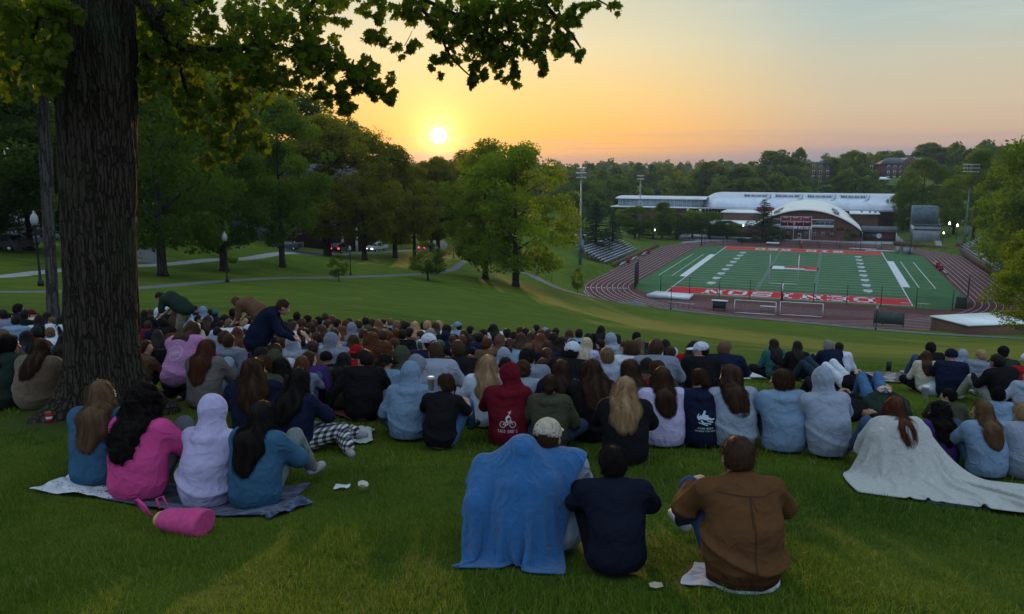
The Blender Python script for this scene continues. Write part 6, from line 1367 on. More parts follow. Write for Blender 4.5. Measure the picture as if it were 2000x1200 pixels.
def cap_parts(seed, back=False):
    s = -1 if back else 1
    def f(q):
        o = ell(q, (0, -.012, .038), (.093, .109, .096)); d = np.maximum(np.maximum(o, .012 - q[:, 2] - .10 * q[:, 1] * s), -ell(q, (0, -.012, .034), (.084, .100, .087)))
        d = np.maximum(d, -(np.linalg.norm((q - z3(0, -s * .125, .012)) * z3(.8, .5, 1), axis=1) - .032))
        brim = np.maximum(ell(q, (0, s * .118, .030), (.078, .075, .014)), -s * (q[:, 1] - s * .085)); return np.minimum(d, np.minimum(brim, ell(q, (0, -.012, .134), (.010, .010, .006))))
    return f
def strands(f, V, seed, n, L, w, curl=0.0, thr=-.05):
    """loose hairs combed down the surface of the hair, as thin ribbons"""
    rng = np.random.default_rng(seed); P = V[rng.integers(0, len(V), n)].astype(np.float32) + rng.normal(0, .002, (n, 3)).astype(np.float32); P = P[P[:, 2] > thr] if L > .1 else P; n = len(P); steps = 7; path = [P]; h = L / steps; e = 1e-3
    off = (.001 + .016 * rng.uniform(0, 1, n) ** 2).astype(np.float32)
    for k in range(steps):
        g = np.stack([f(P + np.eye(3, dtype=np.float32)[a] * e) - f(P - np.eye(3, dtype=np.float32)[a] * e) for a in range(3)], -1); g /= np.linalg.norm(g, axis=1, keepdims=True) + 1e-6
        t = np.tile(np.array([0, 0, -1], np.float32), (n, 1)) + .25 * np.stack([P[:, 0], P[:, 1] + .03, 0 * P[:, 0]], -1) / .1 * (P[:, 2:3] > 0) + rng.normal(0, .12 + curl, (n, 3)); t -= g * (t * g).sum(1, keepdims=True); t /= np.linalg.norm(t, axis=1, keepdims=True) + 1e-6
        P = P + (t * h).astype(np.float32); d = f(P); P = P - (g * (d - off)[:, None] * .8).astype(np.float32); path.append(P)
    A_ = np.stack(path, 1); side = rng.normal(size=(n, 3)); side /= np.linalg.norm(side, axis=1, keepdims=True); ws = w * np.array([1] * (steps) + [.3]); VV = np.stack([A_ - side[:, None] * ws[None, :, None], A_ + side[:, None] * ws[None, :, None]], 2).reshape(-1, 3)
    i = (np.arange(n)[:, None] * (steps + 1) + np.arange(steps)[None]).ravel() * 2; return VV, np.stack([i, i + 1, i + 3, i + 2], -1)
def hair_mesh(kind, seed, res, ns, fall=1.0):
    def mk():
        f = hair_sdf(kind, seed, fall); lo = (-.19, -.40, -.60 if kind in ('long', 'wavy', 'vlong') else -.34) if kind not in ('short', 'fade', 'curly', 'bun') else (-.15, -.19, -.20); V, F = surfnet(f, lo, (.19, .12, .21), res, 1)
        if ns:
            V2, F2 = strands(f, V, seed, ns, {'short': .03, 'fade': .012, 'curly': .03, 'bun': .05, 'pony': .10, 'bob': .14, 'bushy': .06}.get(kind, .24), .0009 if ns > 250 else .0014, .5 if kind in ('curly', 'bushy') else .0)
            F = np.concatenate([F, F2 + len(V)]); V = np.concatenate([V, V2])
        return mesh_np('hair', V, F, [M['curly' if kind in ('curly', 'bushy') else 'hair']], True)
    return cached(('h', kind, seed, res, ns, fall), mk)
def gear_mesh(kind, seed, res):
    def mk():
        f = {'hood': hood_sdf(seed), 'cap': cap_parts(seed), 'capback': cap_parts(seed, True), 'beanie': lambda q: np.maximum(union(.02, ell(q, (0, -.014, .040), (.094, .110, .100)), .0 * q[:, 0] + 1), -.008 - q[:, 2]) + folds(q, seed, .003, 40, (1, 1, .2))}[kind]
        V, F = surfnet(f, (-.20 if kind == 'hood' else -.15, -.26 if kind != 'cap' else -.15, -.34 if kind == 'hood' else -.04), (.20 if kind == 'hood' else .15, .21, .21), res, 1); return mesh_np(kind, V, F, [M['fabric']], True)
    return cached(('g', kind, seed, res), mk)
# ---------------------------------------------------------------- people
HC_ = dict(d=(.010, .007, .006), b=(.045, .022, .011), l=(.13, .075, .038), y=(.34, .22, .11), a=(.085, .028, .012), g=(.20, .18, .16), w=(.42, .36, .26))
HN = dict(d='black', b='brown', l='light brown', y='blond', a='auburn', g='greyish', w='very fair')
TC = dict(black=(.012, .012, .014), navy=(.012, .016, .038), white=(.52, .57, .66), grey=(.18, .21, .27), lgrey=(.26, .31, .39), sky=(.17, .26, .37), red=(.30, .012, .018), maroon=(.12, .010, .018), olive=(.055, .058, .036), green=(.07, .11, .08),
          pink=(.58, .07, .24), lilac=(.44, .42, .62), teal=(.03, .12, .12), brown=(.12, .07, .04), cream=(.46, .42, .33), purple=(.06, .03, .14), tan=(.15, .11, .07), camo=(.14, .13, .12), denim=(.04, .11, .19), dgreen=(.02, .035, .028), mauve=(.46, .22, .42))
TN = dict(lgrey='light grey', sky='pale blue', dgreen='dark green', camo='mottled grey', denim='denim blue', olive='olive', tan='tan')
HW = dict(short='short %s hair', fade='close-cropped %s hair', curly='curly %s hair', bushy='bushy %s curls', long='long %s hair', wavy='long wavy %s hair', vlong='very long %s hair', bob='chin-length %s hair', bun='%s hair in a bun', pony='%s ponytail')
TW = dict(hoodie='hoodie', tee='shirt', jacket='jacket', wrap='blanket wrap')
POSEW = dict(hug='', wide='', cross='', back='leaning back', armup='one arm raised', side='sitting sideways', kneel='kneeling', bend='bending over', lie='lying down')
SKT = [(.46, .28, .19), (.40, .23, .15), (.30, .16, .10), (.50, .32, .23), (.12, .06, .035)]
PEOPLE = []; PR = random.Random(5)
def person(px, py, hair, hc, top, col, turn=0, pz=None, label=None, gear=None, gcol=None, d=None, s=None, rz=None, res=None, slim=1.0, skin=None, legs=None, ns=None, legcol=None, tilt=0.0, grp=None, amp=.010, legmat='denim', leg2=None, fall=1.0):
    pz = pz or PR.choice(['hug', 'hug', 'cross', 'wide', 'back', 'side']); turn = turn or PR.choice([0, 0, 0, 25, -25, 50, -50, 75, -25]); J = pose(pz); s = s or PR.uniform(.88, 1.02)
    hh = (J['hea'][2] + .135) * s if pz != 'lie' else .35
    if d is None:
        p = at(px, py, hh, 3, 24)
        if p is None: p = np.array(spot(px, 22))
    else:
        p = np.array(spot(px, d)); want = zpix(py, d) - p[2]; s = min(1.28, max(.78, want / (J['hea'][2] + .135))) if pz != 'lie' else s
    rz = R(PR.uniform(-26, 26)) - math.atan2(p[0], p[1]) * .6 if rz is None else R(rz)
    dist = p[1]; near = dist < 9.9; r_ = res or (.0125 if near else (.017 if dist < 13 else .021)); hr = .0085 if near else (.011 if dist < 13 else .014); q = round(turn / 25) * 25
    hx, hy = float(J['hea'][0]) * s, float(J['hea'][1]) * s; c, sn = math.cos(rz), math.sin(rz); bx, by = p[0] - (hx * c - hy * sn), p[1] - (hx * sn + hy * c)
    skin = skin if skin is not None else PR.choice([0, 0, 0, 1, 1, 3, 2]); var = PR.randrange(2)
    me = body_mesh(pz, R(-q), R(tilt), r_, slim); o = link('person', me, loc=(bx, by, hz(bx, by)), rot=(0, 0, rz), color=SKT[skin], scale=(s * PR.uniform(.94, 1.05), s, s)); o['category'] = 'person'
    t = link(top if top not in ('tee',) else 'shirt', top_mesh(pz, top, var + (7 if near else 0), r_, 'fleece' if top == 'wrap' else 'fabric', amp, slim), o, color=TC[col])
    lc = legcol or PR.choice([(.015, .016, .02), (.05, .09, .16), (.03, .05, .09), (.10, .11, .13), (.012, .012, .014)])
    link('trousers', leg_mesh(pz, var, r_, legmat, .012 if pz in ('cross', 'side') else 0), o, color=lc); sc_ = PR.choice([(.5, .5, .5), (.03, .03, .03), (.3, .3, .32)]); [link('shoe', shoe_mesh(pz, max(r_, .013), sd), o, color=sc_) for sd in 'lr']
    if near and top in ('hoodie', 'jacket') and pz in ('hug', 'wide', 'cross', 'side'): link('waistband', band_mesh(pz, top, var + 7, r_, .045, .095, .004, amp, slim), t, color=tuple(x * .72 for x in TC[col]))
    HR = Matrix(((rotz(R(-q)) @ rotx(-(HEADP.get(pz, .1) + R(tilt)))).tolist())); he = HR.to_euler(); hl = tuple(float(x) for x in J['hea'])
    hv = var if not near else len(PEOPLE) % 4; hn = ns if ns is not None else (3200 if near else (300 if dist < 13 else 90)); hp = HEADP.get(pz, .1) + R(tilt)
    if hair in ('long', 'wavy', 'vlong', 'bushy') and pz not in ('lie', 'bend', 'stoop') and gear != 'hood':
        link('hair', long_hair_mesh(hair, pz, top, hv, hr if near else .015, hn, R(-q) if near else R(max(-25, min(25, -q))), hp), o, color=HC_[hc])
    elif hair and gear != 'hood': link('hair', hair_mesh(hair if not gear else {'short': 'fade', 'curly': 'fade'}.get(hair, hair), hv, hr, hn, fall), o, loc=hl, rot=he, color=HC_[hc])
    if gear: link('hood' if gear == 'hood' else ('beanie' if gear == 'beanie' else 'cap'), gear_mesh(gear, var, hr if gear != 'cap' else min(hr, .009)), o, loc=hl, rot=he, color=TC[gcol or col])
    nm = TN.get(col, col)
    if gear == 'hood': base = 'person with the hood of a %s %s up' % (nm, 'jacket' if top == 'jacket' else 'hoodie')
    elif gear: base = 'person in a %s %s and %s %s' % (TN.get(gcol, gcol), 'cap' if 'cap' in gear else 'beanie', nm, TW[top])
    else: base = 'person with %s in a %s %s' % (HW[hair] % HN[hc], nm, TW[top])
    PEOPLE.append([o, label, base, px, py, grp, dist]); return o
def finish_labels():
    by = {}
    for r_ in PEOPLE:
        if r_[1] is None: by.setdefault(r_[2], []).append(r_)
        else: tag(r_[0], r_[1], None, r_[5] or 'people sitting on the hillside')
    rank = ['leftmost', 'second from left', 'third from left', 'fourth from left', 'fifth from left', 'sixth from left', 'seventh from left', 'eighth from left', 'ninth from left', 'tenth from left', 'eleventh from left', 'twelfth from left']
    num_ = ['', '', 'two', 'three', 'four', 'five', 'six', 'seven', 'eight', 'nine', 'ten', 'eleven', 'twelve', 'thirteen']
    for b_, L in by.items():
        L.sort(key=lambda r_: r_[3])
        for i, r_ in enumerate(L):
            lab = r_[2] + ' in the packed crowd' if len(L) == 1 else r_[2] + ', ' + rank[i] + ' of ' + num_[len(L)]; tag(r_[0], lab, None, 'people sitting on the hillside')
W = person
def PC(rows):
    for l in rows.strip().split('\n'):
        f = l.split(); x, y = int(f[0]), int(f[1]); kw = {}
        for e in f[6:]:
            k, v = e.split('='); kw[k] = float(v) if k in ('turn', 'd', 's', 'rz', 'tilt') else (int(v) if k == 'skin' else v)
        W(x, y, f[2], f[3], f[4], f[5], **kw)
# the packed crowd: column, row of the head top, hair, hair colour, garment, its colour
PC('''4 604 short d jacket grey
36 595 curly d jacket navy turn=60
15 612 short d tee lgrey turn=60
31 617 short d hoodie sky
48 606 short d jacket black
61 606 short b tee cream turn=70 gear=cap gcol=maroon
76 614 long d hoodie white
92 611 wavy d jacket black
101 619 short l jacket white
120 616 long d jacket navy
136 613 short d hoodie white
2 647 curly l hoodie brown
-14 660 short d jacket black
70 640 short d hoodie maroon
52 648 long d jacket dgreen
128 652 long d hoodie denim
150 640 short b tee grey
282 606 short d jacket black
294 604 long b hoodie red
308 604 short d jacket black gear=hood gcol=white
323 598 short d jacket black gear=cap gcol=white
343 605 long b jacket black
360 596 short d tee black
380 597 short d jacket navy
396 601 short d hoodie sky gear=hood
409 604 short d hoodie maroon
420 606 short d jacket navy gear=beanie gcol=teal
366 614 short d hoodie white gear=hood
388 616 short d jacket black
373 628 long l hoodie cream
331 627 curly b hoodie purple
315 622 curly d jacket black
289 628 short b hoodie maroon
291 650 short d jacket navy gear=hood
306 646 long d jacket black
334 650 curly a jacket black
353 640 bob b tee cream
405 617 long b jacket black
447 624 short l hoodie white
476 621 short y hoodie sky
430 628 short d hoodie lilac
455 604 curly d jacket black
440 613 bob d jacket black
425 640 short d tee grey
463 640 long a tee brown
485 618 short d jacket black
500 622 short b jacket navy
447 650 short b hoodie grey
580 611 curly d jacket black
589 623 short b jacket navy
601 615 curly d jacket black
621 618 short d jacket black gear=cap gcol=black
635 612 short b tee grey
649 618 short a tee tan
660 622 short d jacket black
681 620 short d hoodie brown
676 627 curly a jacket brown
698 626 short b hoodie olive
714 618 short d hoodie grey
727 625 curly b jacket brown
738 623 long l jacket tan
749 625 short d jacket black
761 622 fade l hoodie grey
775 628 short l hoodie olive
788 626 bob b jacket black
795 629 short d jacket black
810 628 long y tee white
827 630 short d hoodie green
835 628 short y tee green
851 630 long b hoodie white
858 628 long y tee cream
873 636 curly d jacket black
532 628 curly d tee grey
544 640 long a jacket brown
557 628 short d jacket black
573 629 bob b hoodie white
590 640 short b tee brown
598 643 short d tee white
606 632 curly b hoodie tan
613 625 short b tee grey
628 636 long b jacket olive
640 626 short b hoodie camo
638 646 curly b hoodie lgrey
654 644 short b hoodie grey
669 639 vlong a jacket camo
687 633 short d hoodie grey gear=hood
718 636 short g hoodie green gear=beanie gcol=olive
712 645 short b tee brown
730 640 long a hoodie white
748 643 short b tee grey
759 650 curly a tee lgrey
771 641 long a tee white
786 642 short d jacket black
820 645 short b hoodie lgrey
800 640 short d hoodie brown
842 642 short g hoodie green
722 654 bushy a jacket olive
768 660 short b hoodie brown turn=-50
749 669 bushy a tee lilac
893 630 short d jacket sky gear=cap gcol=sky turn=-50
919 635 short d hoodie dgreen
906 645 short b jacket black
945 643 short d hoodie purple
963 633 wavy d hoodie white
932 650 long b hoodie lgrey
990 642 short d tee lilac
1003 648 bun d jacket black
1015 640 short b tee lgrey
1026 641 short d jacket brown
1018 650 long b jacket brown
1047 635 short d hoodie navy
1065 641 short d hoodie navy gear=cap gcol=sky
1057 645 short a jacket brown
1071 645 long b tee white
1086 643 short d hoodie maroon
1037 650 long b jacket purple
1056 653 vlong a jacket black
1081 651 long d jacket navy
1096 660 wavy d jacket black
1112 646 long b jacket olive
1119 661 short a jacket navy
1131 644 short d hoodie sky
1150 650 long d jacket black
1175 635 long d jacket black
1172 664 short d jacket black
1146 661 long w tee lilac
1190 655 short d hoodie lgrey gear=hood
1205 654 long d jacket black
1244 648 curly d jacket navy
1249 659 wavy l jacket dgreen
1300 664 vlong d hoodie white
1311 678 short b hoodie sky
1218 668 short b tee grey
975 655 short d jacket brown gear=hood
953 660 curly a hoodie brown
937 651 short d hoodie navy
903 655 short a hoodie black
869 650 short d hoodie navy gear=hood
884 655 short b jacket black
690 655 long b tee lgrey
''')
NXT = []
def extra():
    n = 0
    for _ in range(4000):
        x, y = PR.uniform(290, 1290), PR.uniform(634, 700); y += max(0, (x - 900)) * .03
        if n >= 46: break
        if x < 500 and y > 640: continue
        if min((abs(x - r_[3]) / 21) ** 2 + (abs(y - r_[4]) / 15) ** 2 for r_ in PEOPLE) < 1 or any((abs(x - a) / 30) ** 2 + (abs(y - b) / 40) ** 2 < 1 for a, b in NXT): continue
        h_ = PR.choice(['short', 'short', 'long', 'long', 'curly', 'bob', 'wavy', 'bun', 'pony']); g_ = PR.choice([None] * 7 + ['hood', 'cap'])
        W(x, y, h_, PR.choice('ddbbbbla'), PR.choice(['hoodie', 'jacket', 'tee']), PR.choice(['black', 'navy', 'grey', 'lgrey', 'brown', 'olive', 'white', 'black', 'maroon', 'sky', 'purple']), gear=g_, gcol=PR.choice(['black', 'white', 'navy']) if g_ == 'cap' else None, res=.021); n += 1
NXT = [(385, 680), (412, 664), (446, 648), (573, 661), (654, 655), (700, 675), (715, 684), (640, 688), (789, 683), (839, 657), (852, 672), (895, 668), (952, 696), (1032, 684), (1117, 672), (1183, 681), (1232, 667), (1277, 664), (1094, 708), (1155, 706), (1020, 708)]
extra()
G = 'people in the front rows'
W(93, 663, 'long', 'b', 'wrap', 'tan', pz='hug', label='brown-haired person wrapped in a grey brown blanket left of the maple trunk', d=9.6, grp=G, rz=-8)
W(97, 641, 'curly', 'l', 'jacket', 'white', label='curly-haired person in a white puffer coat left of the maple', grp=G)
W(32, 656, 'bob', 'd', 'jacket', 'dgreen', 45, 'wide', 'dark-haired person in a dark green jacket at the left edge, head turned right', d=9.8, grp=G, rz=4)
W(-8, 672, 'short', 'd', 'jacket', 'black', 0, 'cross', 'person in black cut by the left edge of the picture', d=9.6, grp=G)
W(293, 667, 'bob', 'b', 'hoodie', 'brown', 70, 'hug', 'smiling person with brown hair and glasses seen in profile, right against the maple trunk', d=10.4, rz=-30, grp=G, skin=0)
W(385, 636, 'wavy', 'b', 'hoodie', 'mauve', 10, 'kneel', 'kneeling person in a pink purple sweatshirt with a round print, leaning on one arm', d=10.6, rz=-10, grp=G, s=1.0)
W(412, 664, 'vlong', 'a', 'hoodie', 'camo', 12, 'hug', 'person with long auburn hair and a mottled grey hoodie behind the pink sweatshirt', d=9.8, rz=-6, grp=G, legcol=(.24, .34, .45))
W(446, 648, 'short', 'b', 'tee', 'grey', 15, 'cross', 'short brown-haired person in grey left of the standing man in navy', d=11.3, grp=G)
W(556, 660, 'short', 'b', 'hoodie', 'grey', 0, 'hug', 'brown-haired person in grey just right of the standing man in navy', d=12, grp=G)
W(573, 661, None, 'd', 'hoodie', 'lgrey', 0, 'armup', 'hooded person in grey raising an arm to take a picture', gear='hood', grp=G, d=11.6, rz=4)
W(654, 655, None, 'd', 'hoodie', 'grey', 70, 'cross', 'hooded person in purple grey looking right past the raised arm', gear='hood', grp=G, d=12.0)
W(700, 675, 'short', 'b', 'hoodie', 'red', 45, 'cross', 'person in a red cap and red sweatshirt turned to the man beside', gear='capback', gcol='red', grp=G, d=11.0)
W(715, 684, 'short', 'd', 'hoodie', 'black', -60, 'side', 'man in a black hoodie leaning on a long outstretched left arm', grp=G, d=9.9, rz=-5, legcol=(.02, .02, .02))
W(640, 688, None, 'd', 'jacket', 'black', 0, 'cross', 'person in a black beanie and black jacket behind the dark wavy-haired one', gear='beanie', gcol='black', grp=G, d=10.7)
W(789, 683, None, 'd', 'hoodie', 'olive', -10, 'hug', 'person in an olive hood behind the pale blue-grey hoodie', gear='hood', grp=G, d=10.3)
W(839, 657, 'short', 'd', 'jacket', 'navy', -40, 'cross', 'person in a white cap and navy jacket looking left', gear='cap', gcol='white', grp=G, d=11.8)
W(852, 672, 'short', 'b', 'hoodie', 'lgrey', 0, 'wide', 'broad short-haired man in a light grey hoodie behind the white cup', grp=G, d=10.4, rz=-2, s=1.1)
W(895, 668, 'fade', 'b', 'hoodie', 'black', 8, 'wide', 'reddish-haired man with cropped hair in a black hoodie right of the broad grey hoodie', grp=G, d=11.2)
W(505, 698, 'wavy', 'b', 'jacket', 'navy', 40, 'hug', 'person with glasses and long brown hair in navy, looking down to the right', grp=G, d=8.6, rz=10, legcol=(.012, .014, .02))
W(592, 722, 'wavy', 'd', 'jacket', 'navy', 10, 'side', 'dark wavy-haired person in navy stretching legs in checked trousers', grp=G, d=8.3, rz=-22, legcol=(.30, .31, .33), legmat='plaid')
W(806, 713, None, 'd', 'hoodie', 'sky', 12, 'cross', 'hooded person in a pale blue-grey hoodie beside the white cup', gear='hood', grp=G, d=8.9, rz=-6)
W(872, 734, 'short', 'b', 'tee', 'black', -45, 'wide', 'brown-haired person in a black T-shirt, bare arm resting on the knee', grp=G, d=8.5, rz=-14, skin=0, legcol=(.05, .12, .24))
W(952, 696, 'vlong', 'y', 'tee', 'white', 0, 'cross', 'person with very long blond hair in a white top left of the maroon hoodie', grp=G, d=9.8)
W(992, 718, None, 'd', 'hoodie', 'maroon', 0, 'hug', 'person in a red hoodie with a white bicycle print and hood up', gear='hood', grp=G, d=8.8, rz=0, gcol='maroon')
W(1021, 708, 'curly', 'b', 'tee', 'lgrey', 0, 'cross', 'curly-haired person in a pale striped top right behind the red hood', grp=G, d=10.0)
W(1032, 684, 'curly', 'd', 'hoodie', 'grey', 55, 'hug', 'dark curly-haired person in grey looking right behind the pale striped top', grp=G, d=11)
W(1074, 737, 'bun', 'b', 'hoodie', 'olive', 5, 'cross', 'person with a messy brown bun and olive sweater right of the red hoodie', grp=G, d=8.6, rz=-8)
W(1094, 708, 'long', 'b', 'jacket', 'navy', 0, 'hug', 'long brown-haired person in navy behind the messy bun', grp=G, d=9.7)
W(1155, 706, 'wavy', 'b', 'jacket', 'black', 0, 'hug', 'person in black with long wavy brown hair between the bun and the lone blonde', grp=G, d=9.2, rz=-4)
W(1117, 672, 'short', 'd', 'jacket', 'black', 0, 'wide', 'person in a white cap with dark writing and a black leather jacket', gear='cap', gcol='white', grp=G, d=11.2)
W(1183, 681, 'short', 'l', 'hoodie', 'lgrey', 0, 'cross', 'light brown-haired person in a light grey hoodie behind the wavy brown hair', grp=G, d=11)
W(1232, 667, 'bob', 'b', 'hoodie', 'white', 0, 'cross', 'person in a white hoodie with a pink flower on the back', grp=G, d=12)
W(1277, 664, 'short', 'b', 'hoodie', 'grey', 0, 'wide', 'tall broad man with thick brown hair in a grey hoodie', grp=G, d=11.5, s=1.1)
W(1228, 705, 'long', 'b', 'jacket', 'maroon', 0, 'hug', 'long brown-haired person in maroon behind the lone blonde', grp=G, d=9.6)
W(1217, 740, 'wavy', 'y', 'jacket', 'black', 3, 'hug', 'lone person with long wavy blond hair in black, sitting in front of the row', grp=G, d=7.9, rz=-6)
W(1288, 722, 'long', 'b', 'hoodie', 'lilac', 0, 'hug', 'person with split brown hair in a pale lilac hoodie left of the shark print', grp=G, d=8.9, rz=2)
W(1360, 724, 'bun', 'b', 'hoodie', 'navy', 0, 'hug', 'person in a navy hoodie with a pale shark print and two lines of writing', grp=G, d=8.9, rz=2)
W(1420, 718, 'long', 'b', 'hoodie', 'lgrey', -40, 'wide', 'brown-haired person in a large light grey hoodie looking left beside the shark print', grp=G, d=8.9, rz=4, s=1.1)
W(1517, 724, 'bob', 'b', 'hoodie', 'sky', -40, 'hug', 'person in a pale blue hoodie, hair tucked in, face turned left', grp=G, d=8.7, rz=2)
W(1595, 725, None, 'd', 'hoodie', 'lgrey', 0, 'wide', 'broad person in a grey hoodie, hood up, at the right end of the row', gear='hood', grp=G, d=8.6, rz=6, s=1.15)
W(1352, 667, 'long', 'd', 'hoodie', 'red', 10, 'cross', 'long dark-haired person in red half behind the white cap', grp=G, d=12.6)
W(1364, 671, 'short', 'd', 'jacket', 'black', -70, 'cross', 'person in a white cap facing left and a black jacket', gear='cap', gcol='white', grp=G, d=12.2)
W(1411, 669, 'short', 'l', 'jacket', 'navy', 0, 'wide', 'fair-haired person in a navy jacket at the right end of the crowd', grp=G, d=12.4)
G2_ = 'people on the right part of the lawn'
W(1507, 665, 'vlong', 'd', 'jacket', 'teal', 0, 'cross', 'person with long black hair in teal on a white blanket', grp=G2_, d=15.2)
W(1553, 669, 'long', 'd', 'jacket', 'black', 0, 'cross', 'person with long black hair in black on a white blanket', grp=G2_, d=14.6)
W(1612, 668, 'bob', 'g', 'jacket', 'navy', -30, 'wide', 'fair grey-haired person in navy beside the white hoodie', grp=G2_, d=14.2)
W(1634, 671, 'short', 'd', 'hoodie', 'white', 0, 'cross', 'dark-haired person in a white hoodie on the white blanket', grp=G2_, d=14.4)
W(1811, 671, 'curly', 'd', 'jacket', 'black', 0, 'hug', 'dark curly head behind the cream sweater on the right', grp=G2_, d=13.5)
W(1803, 686, 'long', 'b', 'hoodie', 'cream', 15, 'cross', 'long-haired person in a cream sweater left of the navy beanie', grp=G2_, d=12.3, rz=-15)
W(1851, 684, None, 'd', 'jacket', 'navy', 60, 'hug', 'person in a navy beanie and navy coat looking right', gear='beanie', gcol='navy', grp=G2_, d=11.9, rz=-25, s=1.05)
W(1874, 687, None, 'd', 'hoodie', 'lgrey', 0, 'hug', 'person in a pale grey hood between the navy beanie and the blond one', gear='hood', grp=G2_, d=12.8)
W(1908, 684, 'short', 'y', 'hoodie', 'grey', -60, 'cross', 'short blond person in grey facing left', grp=G2_, d=12.6)
W(1937, 692, 'short', 'd', 'jacket', 'black', 0, 'wide', 'big man in a black jacket with one arm over his knee', grp=G2_, d=11.2, rz=15, s=1.18, legcol=(.30, .31, .27))
W(1951, 678, 'short', 'd', 'jacket', 'dgreen', 30, 'cross', 'person in a dark cap right behind the big man in black', gear='cap', gcol='black', grp=G2_, d=12.6)
W(1999, 692, None, 'd', 'hoodie', 'red', 0, 'cross', 'person in a white knit hat and red top at the right edge', gear='beanie', gcol='white', grp=G2_, d=11.6)
W(2000, 722, 'short', 'd', 'hoodie', 'lgrey', -60, 'side', 'person in light grey leaning in from the right edge', grp=G2_, d=10.6)
W(1939, 764, 'curly', 'd', 'tee', 'sky', 0, 'cross', 'dark curly-haired person in a pale shirt left of the grey knitted blanket', grp=G2_, d=9.5)
W(1843, 772, 'short', 'd', 'jacket', 'olive', -70, 'hug', 'dark-haired person looking left above the long black curls', grp=G2_, d=9.3, s=.95)
W(1822, 789, 'bushy', 'd', 'hoodie', 'purple', 0, 'hug', 'person with a mass of long black curls right of the cream blanket', grp=G2_, d=8.4, rz=2)
W(1905, 784, 'long', 'l', 'hoodie', 'sky', -45, 'hug', 'person with light brown hair in a pale blue hoodie, face turned left', grp=G2_, d=8.1, rz=2)
W(1982, 789, 'short', 'y', 'wrap', 'lgrey', 0, 'hug', 'short blond person wrapped in a grey knitted blanket at the right edge', grp=G2_, d=8.1, rz=4, s=1.05)
LY1 = W(1728, 731, 'short', 'y', 'jacket', 'black', 0, 'lie', 'person lying on their back holding up a phone on the right lawn', grp=G2_, d=12.0, s=.86, rz=40, legcol=(.55, .6, .66))
LY2 = W(1688, 735, 'short', 'd', 'jacket', 'navy', 0, 'lie', 'person lying with dark jeans and raised knees left of the phone holder', grp=G2_, d=12.6, s=.9, rz=50, legcol=(.025, .04, .06))
LY3 = W(1752, 800, 'short', 'd', 'jacket', 'dgreen', 0, 'lie', 'lying person with blue jeans, knees up, behind the cream blanket', grp=G2_, d=9.8, s=.95, rz=-4, legcol=(.06, .14, .27))
LY4 = W(1700, 800, 'short', 'd', 'jacket', 'black', 0, 'lie', 'lying person in black trousers with a white stripe, knees up, beside the blue jeans', grp=G2_, d=9.9, s=.92, rz=22, legcol=(.016, .017, .02))
# standing and bending
GB = 'people standing up in the crowd'
W(563, 590, 'short', 'b', 'jacket', 'navy', 1, 'stoop', 'man in a navy jacket standing bent over among the seated people', d=10.5, rz=-78, grp=GB, s=1.0, legcol=(.012, .012, .014), skin=1)
W(468, 583, 'long', 'a', 'hoodie', 'brown', 0, 'bend', 'auburn-haired person in a grey brown hoodie bending over to the left', d=15.8, rz=78, grp=GB, s=.9, skin=0)
W(320, 571, 'short', 'd', 'jacket', 'dgreen', 0, 'bend', 'man in a dark sweater and khaki trousers bending, far back on the left', d=18.5, rz=80, grp=GB, s=.9, legcol=(.20, .18, .13), skin=1)
# the four in front on the left, and the three in front on the right
GF = 'people sitting nearest the camera'
F1 = W(216, 748, 'vlong', 'l', 'hoodie', 'denim', 25, 'hug', 'person with long light hair and a blue hoodie, leftmost of the front four', grp=GF, d=7.0, rz=-4, skin=0, amp=.014, fall=.9)
F2 = W(299, 768, 'bushy', 'd', 'jacket', 'pink', 5, 'hug', 'person in a bright pink jacket with a mass of long black curls', grp=GF, d=6.75, rz=-14, amp=.014)
F3 = W(431, 781, None, 'd', 'hoodie', 'lilac', 8, 'hug', 'person in a pale lilac hoodie with the hood up, third of the front four', gear='hood', grp=GF, d=6.75, rz=-12, s=1.0, amp=.014)
F4 = W(521, 789, 'vlong', 'd', 'hoodie', 'denim', 10, 'hug', 'person in blue with a long dark ponytail over the right shoulder, beside the pale hood', grp=GF, d=6.6, rz=-16, amp=.014, legcol=(.16, .20, .20))
CP = W(1068, 826, 'short', 'b', 'tee', 'lgrey', 18, 'hug', 'person in a beige cap leaning into the blue fleece blanket', gear='cap', gcol='cream', grp=GF, d=5.0, rz=6, res=.010)
NV = W(1192, 881, 'short', 'd', 'tee', 'navy', 1, 'wide', 'man in a dark navy T-shirt hugging his knees, between blanket and brown jacket', grp=GF, d=4.58, rz=0, res=.010, skin=4, legcol=(.008, .008, .01), amp=.012)
BJ = W(1428, 863, 'short', 'b', 'jacket', 'tan', 1, 'wide', 'man in a brown work jacket sitting nearest on the right', grp=GF, d=4.38, rz=2, res=.010, skin=0, legcol=(.03, .06, .13), s=1.0, slim=.95, amp=.016, ns=1200)
[x for x in BJ.children if x.name.startswith('jacket')][0].color = (.105, .052, .022, 1)
[setattr(x, 'color', (.011, .013, .024, 1)) for x in NV.children if x.name.startswith('shirt')]
[setattr(x, 'color', (.011, .013, .024, 1)) for x in NV.children if x.name.startswith('shirt')]
jk = [x for x in BJ.children if x.name.startswith('jacket')][0]
for c in jk.children: c.color = (.045, .02, .010, 1)
link('shirt_hem', band_mesh('wide', 'tee', 3, .010, .012, .050, .012), BJ, color=(.55, .60, .68))
finish_labels()
